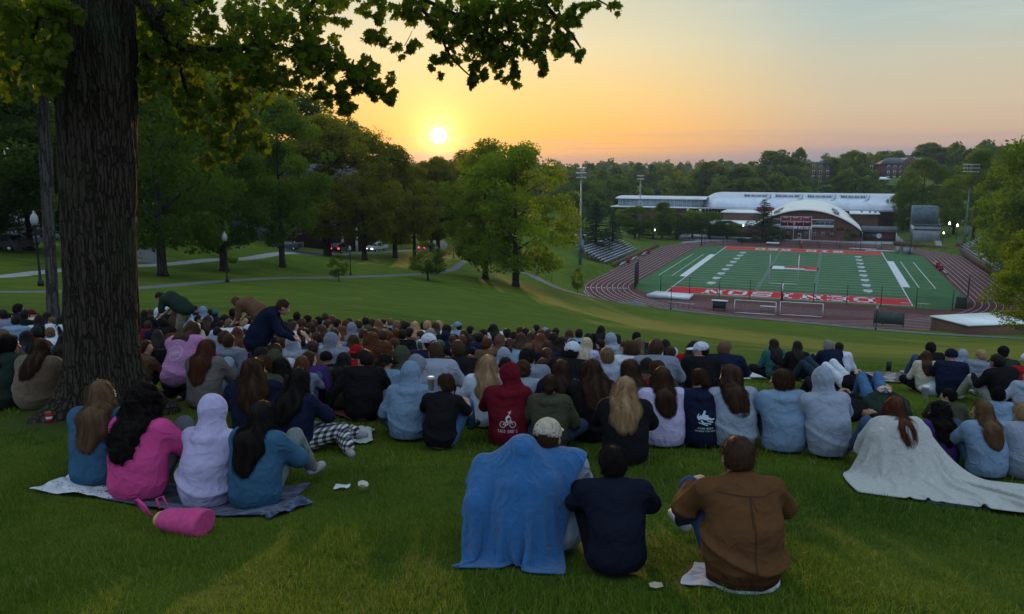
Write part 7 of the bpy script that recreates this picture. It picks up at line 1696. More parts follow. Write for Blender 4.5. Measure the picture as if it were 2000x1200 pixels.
# ---------------------------------------------------------------- blankets: cloth settled over the figures
def world_sdf(parts):
    """parts: (object, sdf in its own space)"""
    def f(p):
        d = None
        for o, g in parts:
            s = o.scale[0]; Mi = np.array((Matrix.Translation(o.location) @ o.rotation_euler.to_matrix().to_4x4() @ Matrix.Scale(s, 4)).inverted()); q = p @ Mi[:3, :3].T.astype(np.float32) + Mi[:3, 3].astype(np.float32)
            e = g(q.astype(np.float32)) * s; d = e if d is None else np.minimum(d, e)
        return d
    return f
class GridSDF:
    def __init__(s, f, lo, hi, h):
        s.lo = np.array(lo, np.float64); s.h = h; s.n = np.ceil((np.array(hi) - s.lo) / h).astype(int) + 1
        ax = [s.lo[i] + h * np.arange(s.n[i]) for i in range(3)]; G_ = np.stack(np.meshgrid(*ax, indexing='ij'), -1).reshape(-1, 3).astype(np.float32)
        s.v = np.concatenate([f(G_[i:i + 300000]) for i in range(0, len(G_), 300000)]).reshape(s.n).astype(np.float64)
    def __call__(s, P):
        q = (P - s.lo) / s.h; q = np.clip(q, 0, s.n - 1.001); i = q.astype(int); t = q - i; v = s.v; x, y, z = i.T; a, b, c = t.T
        V = {(u, w, k): v[x + u, y + w, z + k] for u in (0, 1) for w in (0, 1) for k in (0, 1)}
        l = lambda p, q_, t_: p + (q_ - p) * t_
        x00, x10, x01, x11 = l(V[0, 0, 0], V[1, 0, 0], a), l(V[0, 1, 0], V[1, 1, 0], a), l(V[0, 0, 1], V[1, 0, 1], a), l(V[0, 1, 1], V[1, 1, 1], a)
        y0, y1 = l(x00, x10, b), l(x01, x11, b); d = l(y0, y1, c)
        gx = l(l(V[1, 0, 0] - V[0, 0, 0], V[1, 1, 0] - V[0, 1, 0], b), l(V[1, 0, 1] - V[0, 0, 1], V[1, 1, 1] - V[0, 1, 1], b), c)
        g = np.stack([gx, l(x10 - x00, x11 - x01, c), y1 - y0], -1); return d, g / (np.linalg.norm(g, axis=1, keepdims=True) + 1e-9)
def drape(P, rest, sdf, steps=200, iters=14, thick=.012, pins=None, damp=.985, fric=.55, gz=-9.8, dt=.012, gnd=.012):
    ny, nx = P.shape[:2]; P = P.astype(np.float64).copy(); V = np.zeros_like(P); w = np.ones((ny, nx, 1)); 
    if pins is not None: w[pins] = 0
    def con(A_, B_, wa, wb, L, k):
        d = B_ - A_; l = np.linalg.norm(d, axis=-1, keepdims=True) + 1e-9; c = k * d * (l - L) / l / (wa + wb + 1e-9); A_ += c * wa; B_ -= c * wb
    for st in range(steps):
        V[..., 2] += gz * dt; V *= damp; V *= np.minimum(1, 3.0 / (np.linalg.norm(V, axis=-1, keepdims=True) + 1e-9)); Q = P + V * dt * (w > 0)
        for it in range(iters):
            for off in (0, 1):
                con(Q[:, off:-1:2], Q[:, off + 1::2][:, :Q[:, off:-1:2].shape[1]], w[:, off:-1:2], w[:, off + 1::2][:, :Q[:, off:-1:2].shape[1]], rest, 1.0)
                con(Q[off:-1:2], Q[off + 1::2][:Q[off:-1:2].shape[0]], w[off:-1:2], w[off + 1::2][:Q[off:-1:2].shape[0]], rest, 1.0)
            con(Q[:-1, :-1], Q[1:, 1:], w[:-1, :-1], w[1:, 1:], rest * 1.4142, .12); con(Q[:-1, 1:], Q[1:, :-1], w[:-1, 1:], w[1:, :-1], rest * 1.4142, .12)
            con(Q[:, :-2], Q[:, 2:], w[:, :-2], w[:, 2:], rest * 2, .06); con(Q[:-2], Q[2:], w[:-2], w[2:], rest * 2, .06)
        F_ = Q.reshape(-1, 3); O = P.reshape(-1, 3); d, g = sdf(F_); m = d < thick; F_[m] += g[m] * (thick - d[m])[:, None]
        mv = F_ - O; tn = mv - g * (mv * g).sum(1, keepdims=True); F_[m] -= tn[m] * fric
        zg = GH(F_[:, 0], F_[:, 1]) + gnd; m2 = F_[:, 2] < zg; F_[m2, 2] = zg[m2]; mv = F_ - O; F_[m2, 0] -= mv[m2, 0] * .7; F_[m2, 1] -= mv[m2, 1] * .7
        Q = F_.reshape(P.shape); Q = np.where(w > 0, Q, P); V = (Q - P) / dt; P = Q
    return P
def GH_plane(x0, x1, y0, y1):
    xs_ = np.random.default_rng(0).uniform(x0, x1, 60); ys_ = np.random.default_rng(1).uniform(y0, y1, 60); zz = height(xs_, ys_); A_ = np.stack([xs_, ys_, np.ones(60), xs_ ** 2, ys_ ** 2, xs_ * ys_], -1); c = np.linalg.lstsq(A_, zz, rcond=None)[0]
    return lambda x, y: c[0] * x + c[1] * y + c[2] + c[3] * x * x + c[4] * y * y + c[5] * x * y
def cloth_obj(name, P, m, color, label, cat='blanket', thick=.012, group=None, sub=1):
    P = P.copy(); FOOT.append(P.reshape(-1, 3)[:, :2].copy())
    ny, nx = P.shape[:2]; idx = np.arange(ny * nx).reshape(ny, nx); F = np.stack([idx[:-1, :-1], idx[:-1, 1:], idx[1:, 1:], idx[1:, :-1]], -1).reshape(-1, 4)
    c = P.reshape(-1, 3).mean(0); me = mesh_np(name, P.reshape(-1, 3) - c, F, [m], True); uv = me.uv_layers.new(name='UVMap'); U = np.stack(np.meshgrid(np.linspace(0, 1, nx), np.linspace(0, 1, ny)), -1).reshape(-1, 2)
    li = np.empty(len(me.loops), np.int32); me.loops.foreach_get('vertex_index', li); uv.data.foreach_set('uv', U[li].astype(np.float32).ravel())
    o = link(name, me, loc=tuple(c), color=color); tag(o, label, cat, group)
    mo = o.modifiers.new('thickness', 'SOLIDIFY'); mo.thickness = thick; mo.offset = 0
    if sub: ms = o.modifiers.new('smooth', 'SUBSURF'); ms.levels = sub; ms.render_levels = sub
    return o
def sheet(x0, x1, y0, y1, z, rest, tilt=(0, 0), rot=0.0, seed=0):
    nx, ny = int((x1 - x0) / rest) + 1, int((y1 - y0) / rest) + 1; X, Y = np.meshgrid(x0 + rest * np.arange(nx), y0 + rest * np.arange(ny)); cx_, cy2 = X.mean(), Y.mean(); c, s = math.cos(rot), math.sin(rot)
    Xr = cx_ + (X - cx_) * c - (Y - cy2) * s; Yr = cy2 + (X - cx_) * s + (Y - cy2) * c
    Z = z + tilt[0] * (Xr - cx_) + tilt[1] * (Yr - cy2) + .015 * trig_noise(np.stack([Xr.ravel(), Yr.ravel(), 0 * Xr.ravel()], -1), seed, 7, 2).reshape(Xr.shape); return np.stack([Xr, Yr, Z], -1)
def fig_sdf(o, pz, top='jacket', head=True, slim=1.0):
    J = pose(pz); T = top_sdf(J, top, 0, 0, slim, False); Lg = legs_sdf(J, 0, 0)
    return (o, lambda q: np.minimum(np.minimum(T(q), Lg(q)), ell(q, J['hea'] + z3_(0, -.01, .02), (.10, .115, .13)) if head else T(q)))
# the blue fleece over a huddled figure, reaching to the capped person
GH = GH_plane(-1.2, 1.6, 3.2, 6.0)
HP = person(1022, 868, 'short', 'b', 'hoodie', 'navy', 1, 'hug', 'person huddled under the blue fleece blanket', grp='people sitting nearest the camera', d=4.85, rz=-10, res=.014)
tag(HP, 'person huddled under the blue fleece blanket', None, 'people sitting nearest the camera'); PEOPLE.pop(); hb_ = HP.location; sH = HP.scale[1]
gs = GridSDF(world_sdf([fig_sdf(HP, 'hug', 'hoodie'), (HP, lambda q: np.minimum(cap(q, (-.30, -.02, .40), (-.30, .22, .60), .07), cap(q, (-.30, -.02, .40), (-.22, .0, .15), .08))), fig_sdf(CP, 'hug', 'tee', False)]), (hb_.x - 1.2, hb_.y - 1.2, hb_.z - .3), (hb_.x + 1.1, hb_.y + 1.3, hb_.z + 1.2), .03)
hx_ = hb_.x + .19 * sH * math.sin(R(10)); hy_ = hb_.y + .19 * sH; ztop = hb_.z + .845 * sH
P = sheet(hx_ - .46, hx_ + .38, hy_ - .66, hy_ + .44, ztop, .017, (.0, .0), R(-10), 4)
uu, vv_ = np.meshgrid(np.linspace(-1, 1, P.shape[1]), np.linspace(-1, 1, P.shape[0])); sq = 1 - .24 * np.abs(uu * vv_) ** .8; P[..., 0] = hx_ + (P[..., 0] - hx_) * sq; P[..., 1] = hy_ + (P[..., 1] - hy_) * sq
dd_ = np.hypot(P[..., 0] - hx_, P[..., 1] - hy_); P[..., 2] = ztop - .0 + .012 * np.sin(P[..., 0] * 40); P[..., 2] -= .25 * np.maximum(dd_ - .1, 0); pins = dd_ < .075; P[pins, 2] = (ztop + .012 - 4.5 * dd_ ** 2)[pins]; P[..., 0] += .03 * np.sin(P[..., 1] * 23) * np.minimum(dd_ * 2, 1); P[..., 1] += .03 * np.sin(P[..., 0] * 27) * np.minimum(dd_ * 2, 1)
P = drape(P, .0188, gs, 230, 14, thick=.020, pins=pins, damp=.97, fric=.8)
cloth_obj('fleece_blanket', P, M['fleece'], (.035, .15, .37), 'bright blue fleece blanket pulled over a huddled person in front', thick=.012)
# the cream blanket over the auburn-haired person, trailing to the right
AU = person(1735, 777, 'long', 'a', 'hoodie', 'grey', 1, 'hug', 'x', grp='people on the right part of the lawn', d=7.75, rz=6)
tag(AU, 'auburn-haired person with a cream blanket over the shoulders', None, 'people on the right part of the lawn'); PEOPLE.pop()
ax_, ay_, az_ = AU.location; sA = AU.scale[1]; GH = GH_plane(ax_ - 1.2, ax_ + 2.8, ay_ - 1.6, ay_ + 1)
Jh = pose('hug'); hcap = (AU, lambda q: cap(q, (-.21, .07, .44), (.21, .07, .44), .11)); gs = GridSDF(world_sdf([fig_sdf(AU, 'hug', 'hoodie', False), hcap]), (ax_ - 1.1, ay_ - 1.5, az_ - .4), (ax_ + 2.4, ay_ + .9, az_ + 1.1), .032)
P = sheet(ax_ - .66, ax_ + 1.62, ay_ - 1.02, ay_ + .16, az_ + .66 * sA, .022, (0, 0), R(-9), 8); P[..., 1] -= .30 * np.clip((P[..., 0] - ax_ - .35) / .8, 0, 1); P[..., 2] -= .45 * np.maximum(np.abs(P[..., 0] - ax_) - .22, 0)
pins = np.zeros(P.shape[:2], bool); pins[-1] = np.abs(P[-1, :, 0] - ax_) < .26; dxp = np.abs(P[-1, pins[-1], 0] - ax_); P[-1, pins[-1], 2] = az_ + (.645 - .25 * dxp) * sA; P[-1, pins[-1], 1] = ay_ + (.09 + .35 * dxp) * sA
P[:-1, :, 2] += .03 * np.sin(P[:-1, :, 0] * 21 + 2 * np.sin(P[:-1, :, 1] * 6)); P[:-1, :, 2] += .03 * trig_noise(P[:-1].reshape(-1, 3), 5, 9, 2).reshape(P[:-1].shape[:2]); P = drape(P, .0255, gs, 240, 14, thick=.026, pins=pins, damp=.97, gnd=.04)
cloth_obj('cream_blanket', P, M['fleece'], (.50, .52, .50), 'cream blanket over the auburn-haired person, trailing far to the right on the grass', thick=.014)

# ---------------------------------------------------------------- cloths lying on the grass
def lying(name, corners, m, color, label, amp=.03, fr=7.0, seed=1, n=60, dome=0.0, cat='blanket', group=None, edge=.04, grey=None):
    C = [at(px, py) if not isinstance(px, tuple) else None for px, py in corners]; C = [np.array(c) for c in C]; a, b = np.meshgrid(np.linspace(0, 1, n), np.linspace(0, 1, n)); L = max(np.linalg.norm(C[1] - C[0]), .3)
    P = (C[0][None, None] * ((1 - a) * (1 - b))[..., None] + C[1] * (a * (1 - b))[..., None] + C[2] * (a * b)[..., None] + C[3] * ((1 - a) * b)[..., None]); q = P.reshape(-1, 3)
    e = trig_noise(q, seed + 4, 5, 2); P[..., 0] += edge * e.reshape(n, n); P[..., 1] += edge * trig_noise(q, seed + 6, 5, 2).reshape(n, n)
    z = height(P[..., 0].ravel(), P[..., 1].ravel()).reshape(n, n); f = np.abs(trig_noise(q, seed, fr, 3)).reshape(n, n); dm = np.clip(1 - (2 * a - 1) ** 2, 0, 1) * np.clip(1 - (2 * b - 1) ** 2, 0, 1)
    P[..., 2] = z + .014 + amp * f + dome * dm * (.6 + .5 * f); return cloth_obj(name, P, m, color, label, cat, .008, group, 1)
def pat_fn(kind):
    def fn(g, b):
        uvn = g.new('ShaderNodeTexCoord').outputs['UV']; co = obj_co(g); oi = g.new('ShaderNodeObjectInfo')
        if kind == 'dots': v = g.new('ShaderNodeTexVoronoi'); g.l.new(uvn, v.inputs['Vector']); v.inputs['Scale'].default_value = 16; f = g.math('LESS_THAN', v.outputs['Distance'], .22); col = g.mix(f, (.58, .62, .68), (.08, .10, .16))
        elif kind == 'tie': n = g.noise(uvn, 5, 5, .7, dist=2.0); col = g.ramp(n, [(.3, (.012, .016, .035)), (.5, (.03, .05, .10)), (.62, (.12, .14, .24)), (.75, (.30, .20, .22))])
        elif kind == 'ikat': n = g.noise(uvn, 9, 4, .8, dist=1.5); n2 = g.math('GREATER_THAN', n, .56); col = g.mix(n2, (.03, .08, .17), (.50, .54, .58))
        elif kind == 'stripes':
            sp = g.new('ShaderNodeSeparateXYZ'); g.l.new(uvn, sp.inputs[0]); col = g.ramp(g.math('FRACT', g.math('MULTIPLY', sp.outputs[0], 3.0)), [(0, (.6, .62, .65)), (.30, (.02, .03, .10)), (.36, (.6, .62, .65)), (.42, (.50, .28, .08)), (.48, (.6, .62, .65)), (.56, (.02, .03, .10)), (.62, (.50, .30, .10)), (.68, (.6, .62, .65)), (.76, (.28, .02, .03)), (.82, (.6, .62, .65))], 'CONSTANT')
        elif kind == 'plaid':
            sp = g.new('ShaderNodeSeparateXYZ'); g.l.new(uvn, sp.inputs[0]); v = None
            for k in (0, 1):
                s_ = g.math('GREATER_THAN', g.math('FRACT', g.math('MULTIPLY', sp.outputs[k], 5.0)), .55); v = s_ if v is None else g.math('ADD', v, s_)
            col = g.ramp(g.math('MULTIPLY', v, .5), [(0, (.30, .26, .25)), (.4, (.10, .08, .09)), (.9, (.03, .025, .03))], 'CONSTANT')
        g.put(b.inputs['Base Color'], col); g.put(b.inputs['Normal'], g.bump(g.noise(co, 120, 3, .7), .5, .004))
    return fn
for k in ('dots', 'tie', 'ikat', 'stripes', 'plaid'): M['c_' + k] = mat('cloth_' + k, rough=.95, spec=.1, sheen=.2, fn=pat_fn(k))
GBk = 'picnic blankets on the grass'
lying('blanket', [(60, 962), (150, 925), (262, 940), (225, 982)], M['c_dots'], (1, 1, 1), 'white blanket with small blue dots, left of the front four', .035, 8, 3, group=GBk)
lying('blanket', [(190, 975), (245, 930), (600, 950), (540, 1008)], M['c_tie'], (1, 1, 1), 'dark blue marbled blanket under the front four', .022, 7, 5, group=GBk)
lying('blanket', [(420, 985), (470, 962), (615, 985), (530, 1016)], M['c_tie'], (1, 1, 1), 'corner of a blue and pinkish marbled blanket below the dark ponytail', .04, 8, 9, group=GBk)
lying('blanket', [(1815, 985), (1780, 960), (2060, 945), (2060, 1005)], M['c_ikat'], (1, 1, 1), 'blue and white patterned blanket under the end of the cream one', .012, 7, 6, group=GBk)
lying('blanket', [(1262, 858), (1280, 838), (1440, 840), (1432, 862)], M['c_stripes'], (1, 1, 1), 'white beach towel with coloured stripes and a round print under the row of hoodies', .012, 7, 7, group=GBk)
lying('blanket', [(0, 800), (-20, 758), (80, 758), (88, 790)], M['c_plaid'], (1, 1, 1), 'crumpled dark checked blanket at the left edge beside the tree', .07, 8, 8, dome=.06, group=GBk)
lying('blanket', [(1462, 738), (1470, 728), (1648, 742), (1640, 752)], M['fleece'], (.5, .55, .6), 'thin white blanket under the four on the right lawn', .03, 7, 10, group=GBk)
lying('cloth_heap', [(572, 872), (590, 838), (735, 842), (730, 868)], M['fleece'], (.50, .56, .54), 'crumpled pale fleece lying right of the front four', .075, 9, 11, dome=.05, group=GBk)
lying('blanket', [(540, 760), (550, 735), (700, 800), (690, 826)], M['fleece'], (.22, .012, .02), 'red blanket showing between the people in black', .03, 7, 12, group=GBk)
lying('cloth_heap', [(1648, 745), (1665, 728), (1835, 735), (1845, 760)], M['c_plaid'], (1, 1, 1), 'dark blanket under the person holding up a phone', .03, 7, 13, group=GBk)
lying('towel', [(1335, 1150), (1350, 1105), (1500, 1105), (1508, 1152)], M['fabric'], (.45, .50, .60), 'pale shirt hem spread on the grass behind the brown jacket', .015, 9, 14, cat='cloth')
fr_ = MB(); rg = random.Random(3)
for k in range(16):
    p0 = at(1800 + 9 * k + rg.uniform(-3, 3), 968 + .25 * k); p0 = Vector(p0) + Vector((0, 0, .02)); fr_.tube([p0, p0 + Vector((rg.uniform(-.02, .02), -.035, .0)), p0 + Vector((rg.uniform(-.05, .05), -.075, -.004))], .004, 5)
tag(fr_.build('fringe', M['fleece'], color=(.6, .62, .64)), 'white tasselled fringe of the patterned blanket at the lower right', 'fringe')

# ---------------------------------------------------------------- small things
def obj_at(name, px, py, label, cat, rz=0, group=None, z=0.0): p = at(px, py); e = empty(name, (p[0], p[1], p[2] + z), R(rz)); tag(e, label, cat, group); return e
# pink tote lying on its side
tg = obj_at('tote_bag', 345, 1040, 'pink insulated tote bag with yellow and white stripes lying on its side', 'bag', -14)
def bag_sdf(p):
    q = p - z3_(.03, 0, .095); d = np.maximum(np.abs(q[:, 0]) - .22, np.linalg.norm(np.stack([q[:, 1] / 1.35, q[:, 2]], -1), axis=1) - .088 - .012 * np.sin(q[:, 0] * 9)); t = np.clip((-q[:, 0] - .10) / .14, 0, 1); d = d + .055 * t * (np.abs(q[:, 2]) > -1); return smax(d, -(p[:, 2] - .004), .02) + folds(p, 4, .006, 12)
V, F = surfnet(bag_sdf, (-.28, -.2, -.02), (.30, .2, .24), .008, 2); fx = V[F].mean(1)[:, 0]; mi = np.where((fx < -.13) & (np.sin(fx * 90) > .2), 2, np.where(fx < -.11, 1, 0))
def mc(n, c): return mat(n, c, .8, fn=noisy(tuple(x * .85 for x in c), tuple(min(1, x * 1.12) for x in c), 25, .3, .004))
mpk = mc('bag_pink', (.50, .055, .20)); link('body', mesh_np('bag', V, F, [mpk, mc('bag_orange', (.50, .22, .06)), mc('bag_stripe', (.62, .58, .66))], True, mi), tg)
MB().tube([(-.20, -.03, .14), (-.24, -.03, .20), (-.30, -.02, .235), (-.34, 0, .21), (-.30, .03, .13), (-.24, .05, .08)], .012, 6).build('handle', mpk, tg, smooth=True)
MB().tube([(-.17, .05, .15), (-.20, .06, .22), (-.16, .08, .23), (-.12, .07, .16)], .010, 6).build('handle', mpk, tg, smooth=True)
cn = obj_at('drink_can', 97, 826, 'red soda can standing in the grass by the tree roots', 'can'); MB().lathe([(.024, 0), (.033, .008), (.033, .112), (.028, .122)], 20).build('body', mc('can_red', (.35, .012, .015)), cn, smooth=True); MB().lathe([(.028, .122), (.027, .124), (.024, .121)], 20).build('lid', M['alu'], cn)
MB().lathe([(.0335, .045), (.0336, .06), (.0335, .075)], 20).build('stripe', M['trim'], cn)
cp = obj_at('paper_bowl', 708, 962, 'clear plastic cup lying on the grass beside a white napkin', 'cup', z=.03); MB().lathe([(.030, 0), (.045, .055), (.047, .058), (.043, .055), (.028, .004)], 20).build('cup_wall', mat('plastic_cup', (.55, .58, .52), .2, fn=noisy((.5, .52, .46), (.62, .62, .55), 8)), cp, smooth=True, rot=(.25, .2, 0)); MB().lathe([(.034, .01), (.036, .02)], 16).build('drink', mc('dip', (.30, .20, .08)), cp, rot=(.25, .2, 0))
def napkin(px, py, w, h, label, seed, color=(.6, .63, .66), name='napkin', group='paper napkins on the grass', hh=.035):
    p = at(px, py); n = 10; rg = np.random.default_rng(seed); a, b = np.meshgrid(np.linspace(-.5, .5, n), np.linspace(-.5, .5, n)); q = np.stack([a.ravel() * w, b.ravel() * h, 0 * a.ravel()], -1)
    P = np.stack([p[0] + a * w, p[1] + b * h, p[2] + .02 + hh * np.abs(trig_noise(q * 4, seed, 5, 3)).reshape(n, n)], -1); cloth_obj(name, P, M['fabric'], color, label, 'napkin' if name == 'napkin' else name.replace('_', ' '), .003, group, 1)
napkin(668, 956, .14, .09, 'white crumpled napkin beside the clear cup', 3); napkin(1281, 1152, .075, .05, 'small shiny beige wrapper near the brown jacket', 4, (.42, .38, .28), 'snack_wrapper', None, .02)
napkin(1458, 742, .16, .10, 'white paper scrap on the grass left of the teal top', 5); napkin(1666, 798, .12, .08, 'white paper scrap beside the lying person in black', 6); napkin(1778, 762, .09, .06, 'tiny white scrap between the two lying groups', 7); napkin(1138, 826, .26, .14, 'white paper bag beside the olive sweater', 8, (.55, .58, .62)); napkin(1165, 834, .2, .1, 'brown paper lying next to the white paper bag', 9, (.32, .25, .17)); napkin(1442, 868, .14, .10, 'white napkin at the feet of the pale blue hoodie', 10); napkin(1116, 845, .05, .05, 'small white ball of paper under the white paper bag', 11)
def cup_at(px, py, d, label, r_=.042, h=.13, col=(.6, .62, .64)):
    p = wpt(px, py, d); e = empty('paper_cup', tuple(p)); tag(e, label, 'cup', 'white drinking cups'); MB().lathe([(r_ * .72, 0), (r_, h), (r_ * 1.06, h), (r_ * 1.06, h + .008)], 18).build('cup_wall', mc('cup' + str(px), col), e, smooth=True); MB().lathe([(r_ * 1.08, h + .008), (r_ * .9, h + .022)], 18).build('lid', M['trim'], e)
cup_at(842, 762, 8.6, 'white paper cup held up beside the brown-haired head'); cup_at(1806, 778, 9.2, 'white cup standing among the lying people, by the plastic bag')
pgb = obj_at('plastic_bag', 1825, 772, 'pale see-through plastic bag on the grass behind the dark curls', 'bag'); V, F = surfnet(lambda p: ell(p, (0, 0, .10), (.24, .15, .11)) + folds(p, 3, .05, 11), (-.32, -.24, -.03), (.32, .24, .28), .014, 1); link('body', mesh_np('pbag', V, F, [mat('bag_film', (.40, .48, .48), .3, fn=noisy((.30, .40, .40), (.55, .60, .62), 6))], True), pgb); MB().tube([(.1, 0, .17), (.16, 0, .25), (.22, 0, .16)], .008, 5).build('handle', M['trim'], pgb)
# the things people hold
def phone(px, py, d, label, rz=0): p = wpt(px, py, d); e = empty('phone', tuple(p), R(rz)); tag(e, label, 'phone', 'phones held by people'); MB().box((-.037, -.004, -.075), (.037, .004, .075)).build('body', M['black_metal'], e); MB().box((-.034, .0042, -.07), (.034, .0052, .07)).build('screen', M['carglass'], e); MB().lathe([(.010, 0), (.008, .003)], 10, c=(0, 0, 0)).build('camera_lens', M['eye'], e, loc=(-.02, -.004, .055), rot=(R(90), 0, 0))
phone(1736, 716, 12.0, 'phone held up by the person lying on the right lawn'); phone(592, 668, 11.9, 'dark phone held up beside the grey hood', 20)

# ---------------------------------------------------------------- prints on clothing, laid onto the back of the garment
def printer(o, child, polys, name, m, z0, sx, rx=0.0):
    """polys: lists of (x, z) in metres round the print's centre; each is draped onto the cloth from behind"""
    t = [c for c in o.children if c.name.split('.')[0] == child][0]; me = t.data; n = len(me.vertices); v = np.empty(n * 3, np.float32); me.vertices.foreach_get('co', v); bvh = BVHTree.FromPolygons([Vector(x) for x in v.reshape(-1, 3)], [tuple(p.vertices) for p in me.polygons]); V = []; F = []
    for q in polys:
        a, b, c, d = [np.array(x, float) for x in q]; k = max(1, int(max(np.linalg.norm(b - a), np.linalg.norm(c - d)) / .012)); base = len(V); ok = True; row = []
        for i in range(k + 1):
            for (p0, p1) in ((a, b), (d, c)):
                w = p0 + (p1 - p0) * i / k; hit = bvh.ray_cast(Vector((w[0] * sx + rx, -1.5, w[1] * sx + z0)), Vector((0, 1, 0)))
                if hit[0] is None: ok = False; break
                row.append(hit[0] + Vector((0, -.0035, 0)))
            if not ok: break
        if not ok: continue
        V += row; F += [[base + 2 * i, base + 2 * i + 2, base + 2 * i + 3, base + 2 * i + 1] for i in range(k)]
    if V: return link(name, mesh_np(name, [tuple(x) for x in V], F, [m]), t)
def ln_(a, b, w): a = np.array(a, float); b = np.array(b, float); t = (b - a) / (np.linalg.norm(b - a) + 1e-9); n = np.array([-t[1], t[0]]) * w / 2; return [a - n, b - n, b + n, a + n]
def ringp(c, r_, w, n=22, a0=0, a1=6.2832): return [ln_((c[0] + r_ * math.cos(a0 + (a1 - a0) * i / n), c[1] + r_ * math.sin(a0 + (a1 - a0) * i / n)), (c[0] + r_ * math.cos(a0 + (a1 - a0) * (i + 1) / n), c[1] + r_ * math.sin(a0 + (a1 - a0) * (i + 1) / n)), w) for i in range(n)]
ST = {'T': [((0, 6.5), (6, 6.5)), ((3, 0), (3, 7))], 'A': [((0, 0), (3, 7)), ((3, 7), (6, 0)), ((1.2, 2.5), (4.8, 2.5))], 'C': [((5.5, 6.3), (2, 6.8)), ((2, 6.8), (.5, 5)), ((.5, 5), (.5, 2)), ((.5, 2), (2, .3)), ((2, .3), (5.5, .8))], 'O': [((.6, 1.5), (.6, 5.5)), ((.6, 5.5), (3, 6.8)), ((3, 6.8), (5.4, 5.5)), ((5.4, 5.5), (5.4, 1.5)), ((5.4, 1.5), (3, .2)), ((3, .2), (.6, 1.5))],
      'D': [((.6, 0), (.6, 7)), ((.6, 6.6), (4, 6.2)), ((4, 6.2), (5.4, 3.5)), ((5.4, 3.5), (4, .6)), ((4, .6), (.6, .4))], 'N': [((.6, 0), (.6, 7)), ((.6, 7), (5.4, 0)), ((5.4, 0), (5.4, 7))], 'S': [((5.3, 6.3), (1, 6.5)), ((1, 6.5), (.8, 4)), ((.8, 4), (5.2, 3.2)), ((5.2, 3.2), (5, .5)), ((5, .5), (.6, .7))], "'": [((1, 7), (.8, 5))],
      'E': [((.6, 0), (.6, 7)), ((.6, 6.6), (5.4, 6.6)), ((.6, 3.5), (4.4, 3.5)), ((.6, .4), (5.4, .4))], 'B': [((.6, 0), (.6, 7)), ((.6, 6.6), (4.6, 6.2)), ((4.6, 6.2), (4.4, 3.7)), ((4.4, 3.7), (.6, 3.5)), ((4.6, 3.4), (5, .6)), ((5, .6), (.6, .4))], 'H': [((.6, 0), (.6, 7)), ((5.4, 0), (5.4, 7)), ((.6, 3.5), (5.4, 3.5))], 'R': [((.6, 0), (.6, 7)), ((.6, 6.6), (5, 6.2)), ((5, 6.2), (4.8, 3.6)), ((4.8, 3.6), (.6, 3.4)), ((2.8, 3.4), (5.4, 0))],
      'L': [((.6, 0), (.6, 7)), ((.6, .4), (5.4, .4))], 'U': [((.6, 7), (.6, 1.5)), ((.6, 1.5), (3, .2)), ((3, .2), (5.4, 1.5)), ((5.4, 1.5), (5.4, 7))], 'V': [((.4, 7), (3, 0)), ((3, 0), (5.6, 7))], 'I': [((3, 0), (3, 7))], 'F': [((.6, 0), (.6, 7)), ((.6, 6.6), (5.4, 6.6)), ((.6, 3.5), (4.4, 3.5))], 'G': [((5.4, 6), (2, 6.8)), ((2, 6.8), (.5, 4)), ((.5, 4), (2, .3)), ((2, .3), (5.4, .8)), ((5.4, .8), (5.4, 3.2)), ((5.4, 3.2), (3.2, 3.2))]}
def word(t, cx0, z, cw, chh, w=.16): 
    n = len(t); pit = cw * 1.28; x0 = cx0 - n * pit / 2; out = []
    for i, ch in enumerate(t):
        for a, b in ST.get(ch, []): out.append(ln_((x0 + i * pit + a[0] / 6 * cw, z + a[1] / 7 * chh), (x0 + i * pit + b[0] / 6 * cw, z + b[1] / 7 * chh), w * cw))
    return out
def who(part): return [o for o in SC.objects if o.get('label', '').find(part) >= 0][0]
mw = mat('print_white', (.60, .58, .60), .8); mb_ = mat('print_blue', (.45, .58, .66), .8); mp2 = mat('print_pale', (.62, .48, .62), .8)
bike = ringp((-.052, 0), .030, .006) + ringp((.052, 0), .030, .006) + [ln_(a, b, .006) for a, b in [((-.052, 0), (-.012, .038)), ((-.012, .038), (.034, .040)), ((.034, .040), (.052, 0)), ((-.052, 0), (-.006, -.004)), ((-.006, -.004), (-.012, .038)), ((-.006, -.004), (.034, .040)), ((.034, .040), (.030, .058)), ((-.012, .038), (-.020, .052)), ((-.028, .054), (-.010, .054))]]
bike += [ln_(a, b, w) for a, b, w in [((-.018, .060), (.012, .092), .020), ((.012, .092), (.030, .062), .008), ((-.016, .056), (.004, .018), .010), ((.016, .104), (.018, .118), .016), ((.004, .124), (.034, .122), .006), ((.022, .126), (.034, .138), .005)]]
RH = who('white bicycle print'); printer(RH, 'hoodie', bike, 'bicycle_print', mw, .27, 1.0); printer(RH, 'hoodie', word("TACO DAN'S", 0, -.085, .0165, .032, .2), 'lettering', mw, .27, 1.0)
SH = who('pale shark print'); shk = [ln_(a, b, w) for a, b, w in [((-.085, .02), (-.04, .045), .035), ((-.04, .045), (.03, .030), .05), ((.03, .03), (.07, .012), .022), ((.07, .012), (.105, .022), .012), ((-.02, .06), (.0, .10), .022), ((-.05, .01), (-.02, -.03), .018), ((-.02, -.02), (.06, -.03), .012), ((.02, .0), (.085, -.012), .012), ((-.08, -.015), (.02, -.045), .010), ((-.09, .035), (-.07, .07), .010)]]
printer(SH, 'hoodie', shk, 'shark_print', mb_, .33, 1.0); printer(SH, 'hoodie', word('ETHAN BEACH', 0, -.085, .012, .018, .24) + word('VOLUNTEER FIREFIGHTER', 0, -.112, .0085, .016, .26), 'lettering', mb_, .33, 1.0)
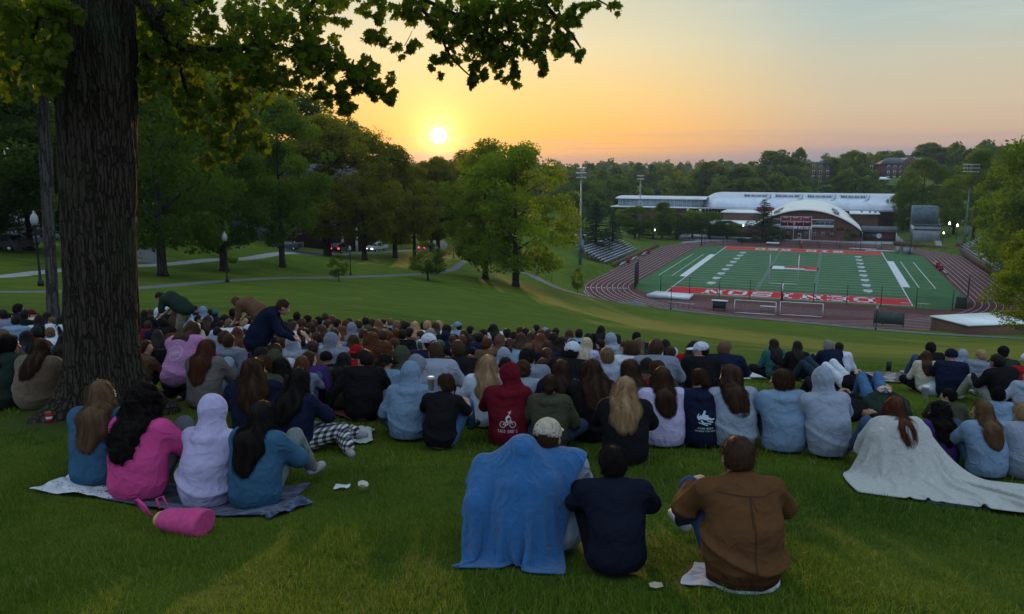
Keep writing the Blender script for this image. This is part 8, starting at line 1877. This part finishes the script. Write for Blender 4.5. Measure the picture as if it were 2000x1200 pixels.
RM = who('white hoodie with a pink flower'); fl_ = sum([[ln_((0, 0), (.04 * math.cos(a), .04 * math.sin(a)), .018)] for a in np.linspace(0, 6.28, 7)[:-1]], []); printer(RM, 'hoodie', fl_, 'flower_print', mat('print_magenta', (.45, .03, .16), .8), .42, 1.2); printer(RM, 'hoodie', sum([[ln_((x - .02, 0), (x + .02, .01), .012), ln_((x, -.02), (x, .02), .012)] for x in (-.13, .11)], []), 'flower_print', mat('print_orange', (.45, .2, .04), .8), .41, 1.0)
PK = who('pink purple sweatshirt'); rp_ = ringp((0, 0), .085, .008, 26) + ringp((0, 0), .070, .005, 22) + [ln_((-.045 + .02 * i, -.03 + .012 * (i % 3)), (-.02 + .02 * i, .035 - .01 * (i % 2)), .007) for i in range(4)] + [ln_((-.055, .0), (.055, .012), .006)]
BKp = [c for c in PK.children if c.name.startswith('hoodie')]
printer(PK, 'hoodie', rp_, 'round_print', mp2, .62, 1.0)
WC = [o for o in SC.objects if o.get('label', '').startswith('person in a white cap with dark writing')][0]

bs = []
for x in (-.0,): bs += [ln_((x, -.20), (x, .17), .006)]
bs += [ln_((-.16, .17), (.16, .17), .005), ln_((-.012, .03), (.0, .17), .004), ln_((.03, .10), (.0, .17), .004)]
printer(BJ, 'jacket', bs, 'seams', mat('seam_thread', (.040, .018, .009), .9), .36, 1.0); printer(BJ, 'jacket', [ln_((x, -.23), (x, -.19), .003) for x in np.linspace(-.16, .16, 30)], 'rib_knit', mat('rib', (.025, .012, .007), .9), .33, 1.0)
for o in list(SC.objects):
    if o.get('category') == 'person' and o.location.y < 12:
        a = np.random.default_rng(1).uniform(0, 6.28, 500); r_ = np.random.default_rng(2).uniform(0, .17, 500); FOOT.append(np.stack([o.location.x + r_ * np.cos(a), o.location.y + r_ * np.sin(a)], -1))
tag(blades('grass', -5.5, 5.5, 2.4, 7.5, 6500, .050, .0022, 1, 4.2), 'mown green grass round the nearest sitting people', 'grass', kind='stuff')
tag(blades('grass', -14, 14, 7.5, 20, 750, .050, .0050, 2, 9), 'mown green grass under the crowd', 'grass', kind='stuff')
# ---------------------------------------------------------------- evening air
def haze_fn():
    m = bpy.data.materials.new('evening_haze'); m.use_nodes = True; g = NT(m.node_tree); g.n.clear(); out = g.new('ShaderNodeOutputMaterial'); v = g.new('ShaderNodeVolumePrincipled')
    v.inputs['Color'].default_value = (.50, .72, .98, 1); v.inputs['Density'].default_value = .00010; v.inputs['Anisotropy'].default_value = .2; g.l.new(v.outputs[0], out.inputs['Volume']); return m
hz_ = MB().box((-3800, -60, -12), (3800, 5200, 95)).build('haze', haze_fn()); tag(hz_, 'thin pale evening haze over the far hills', 'haze', kind='stuff')
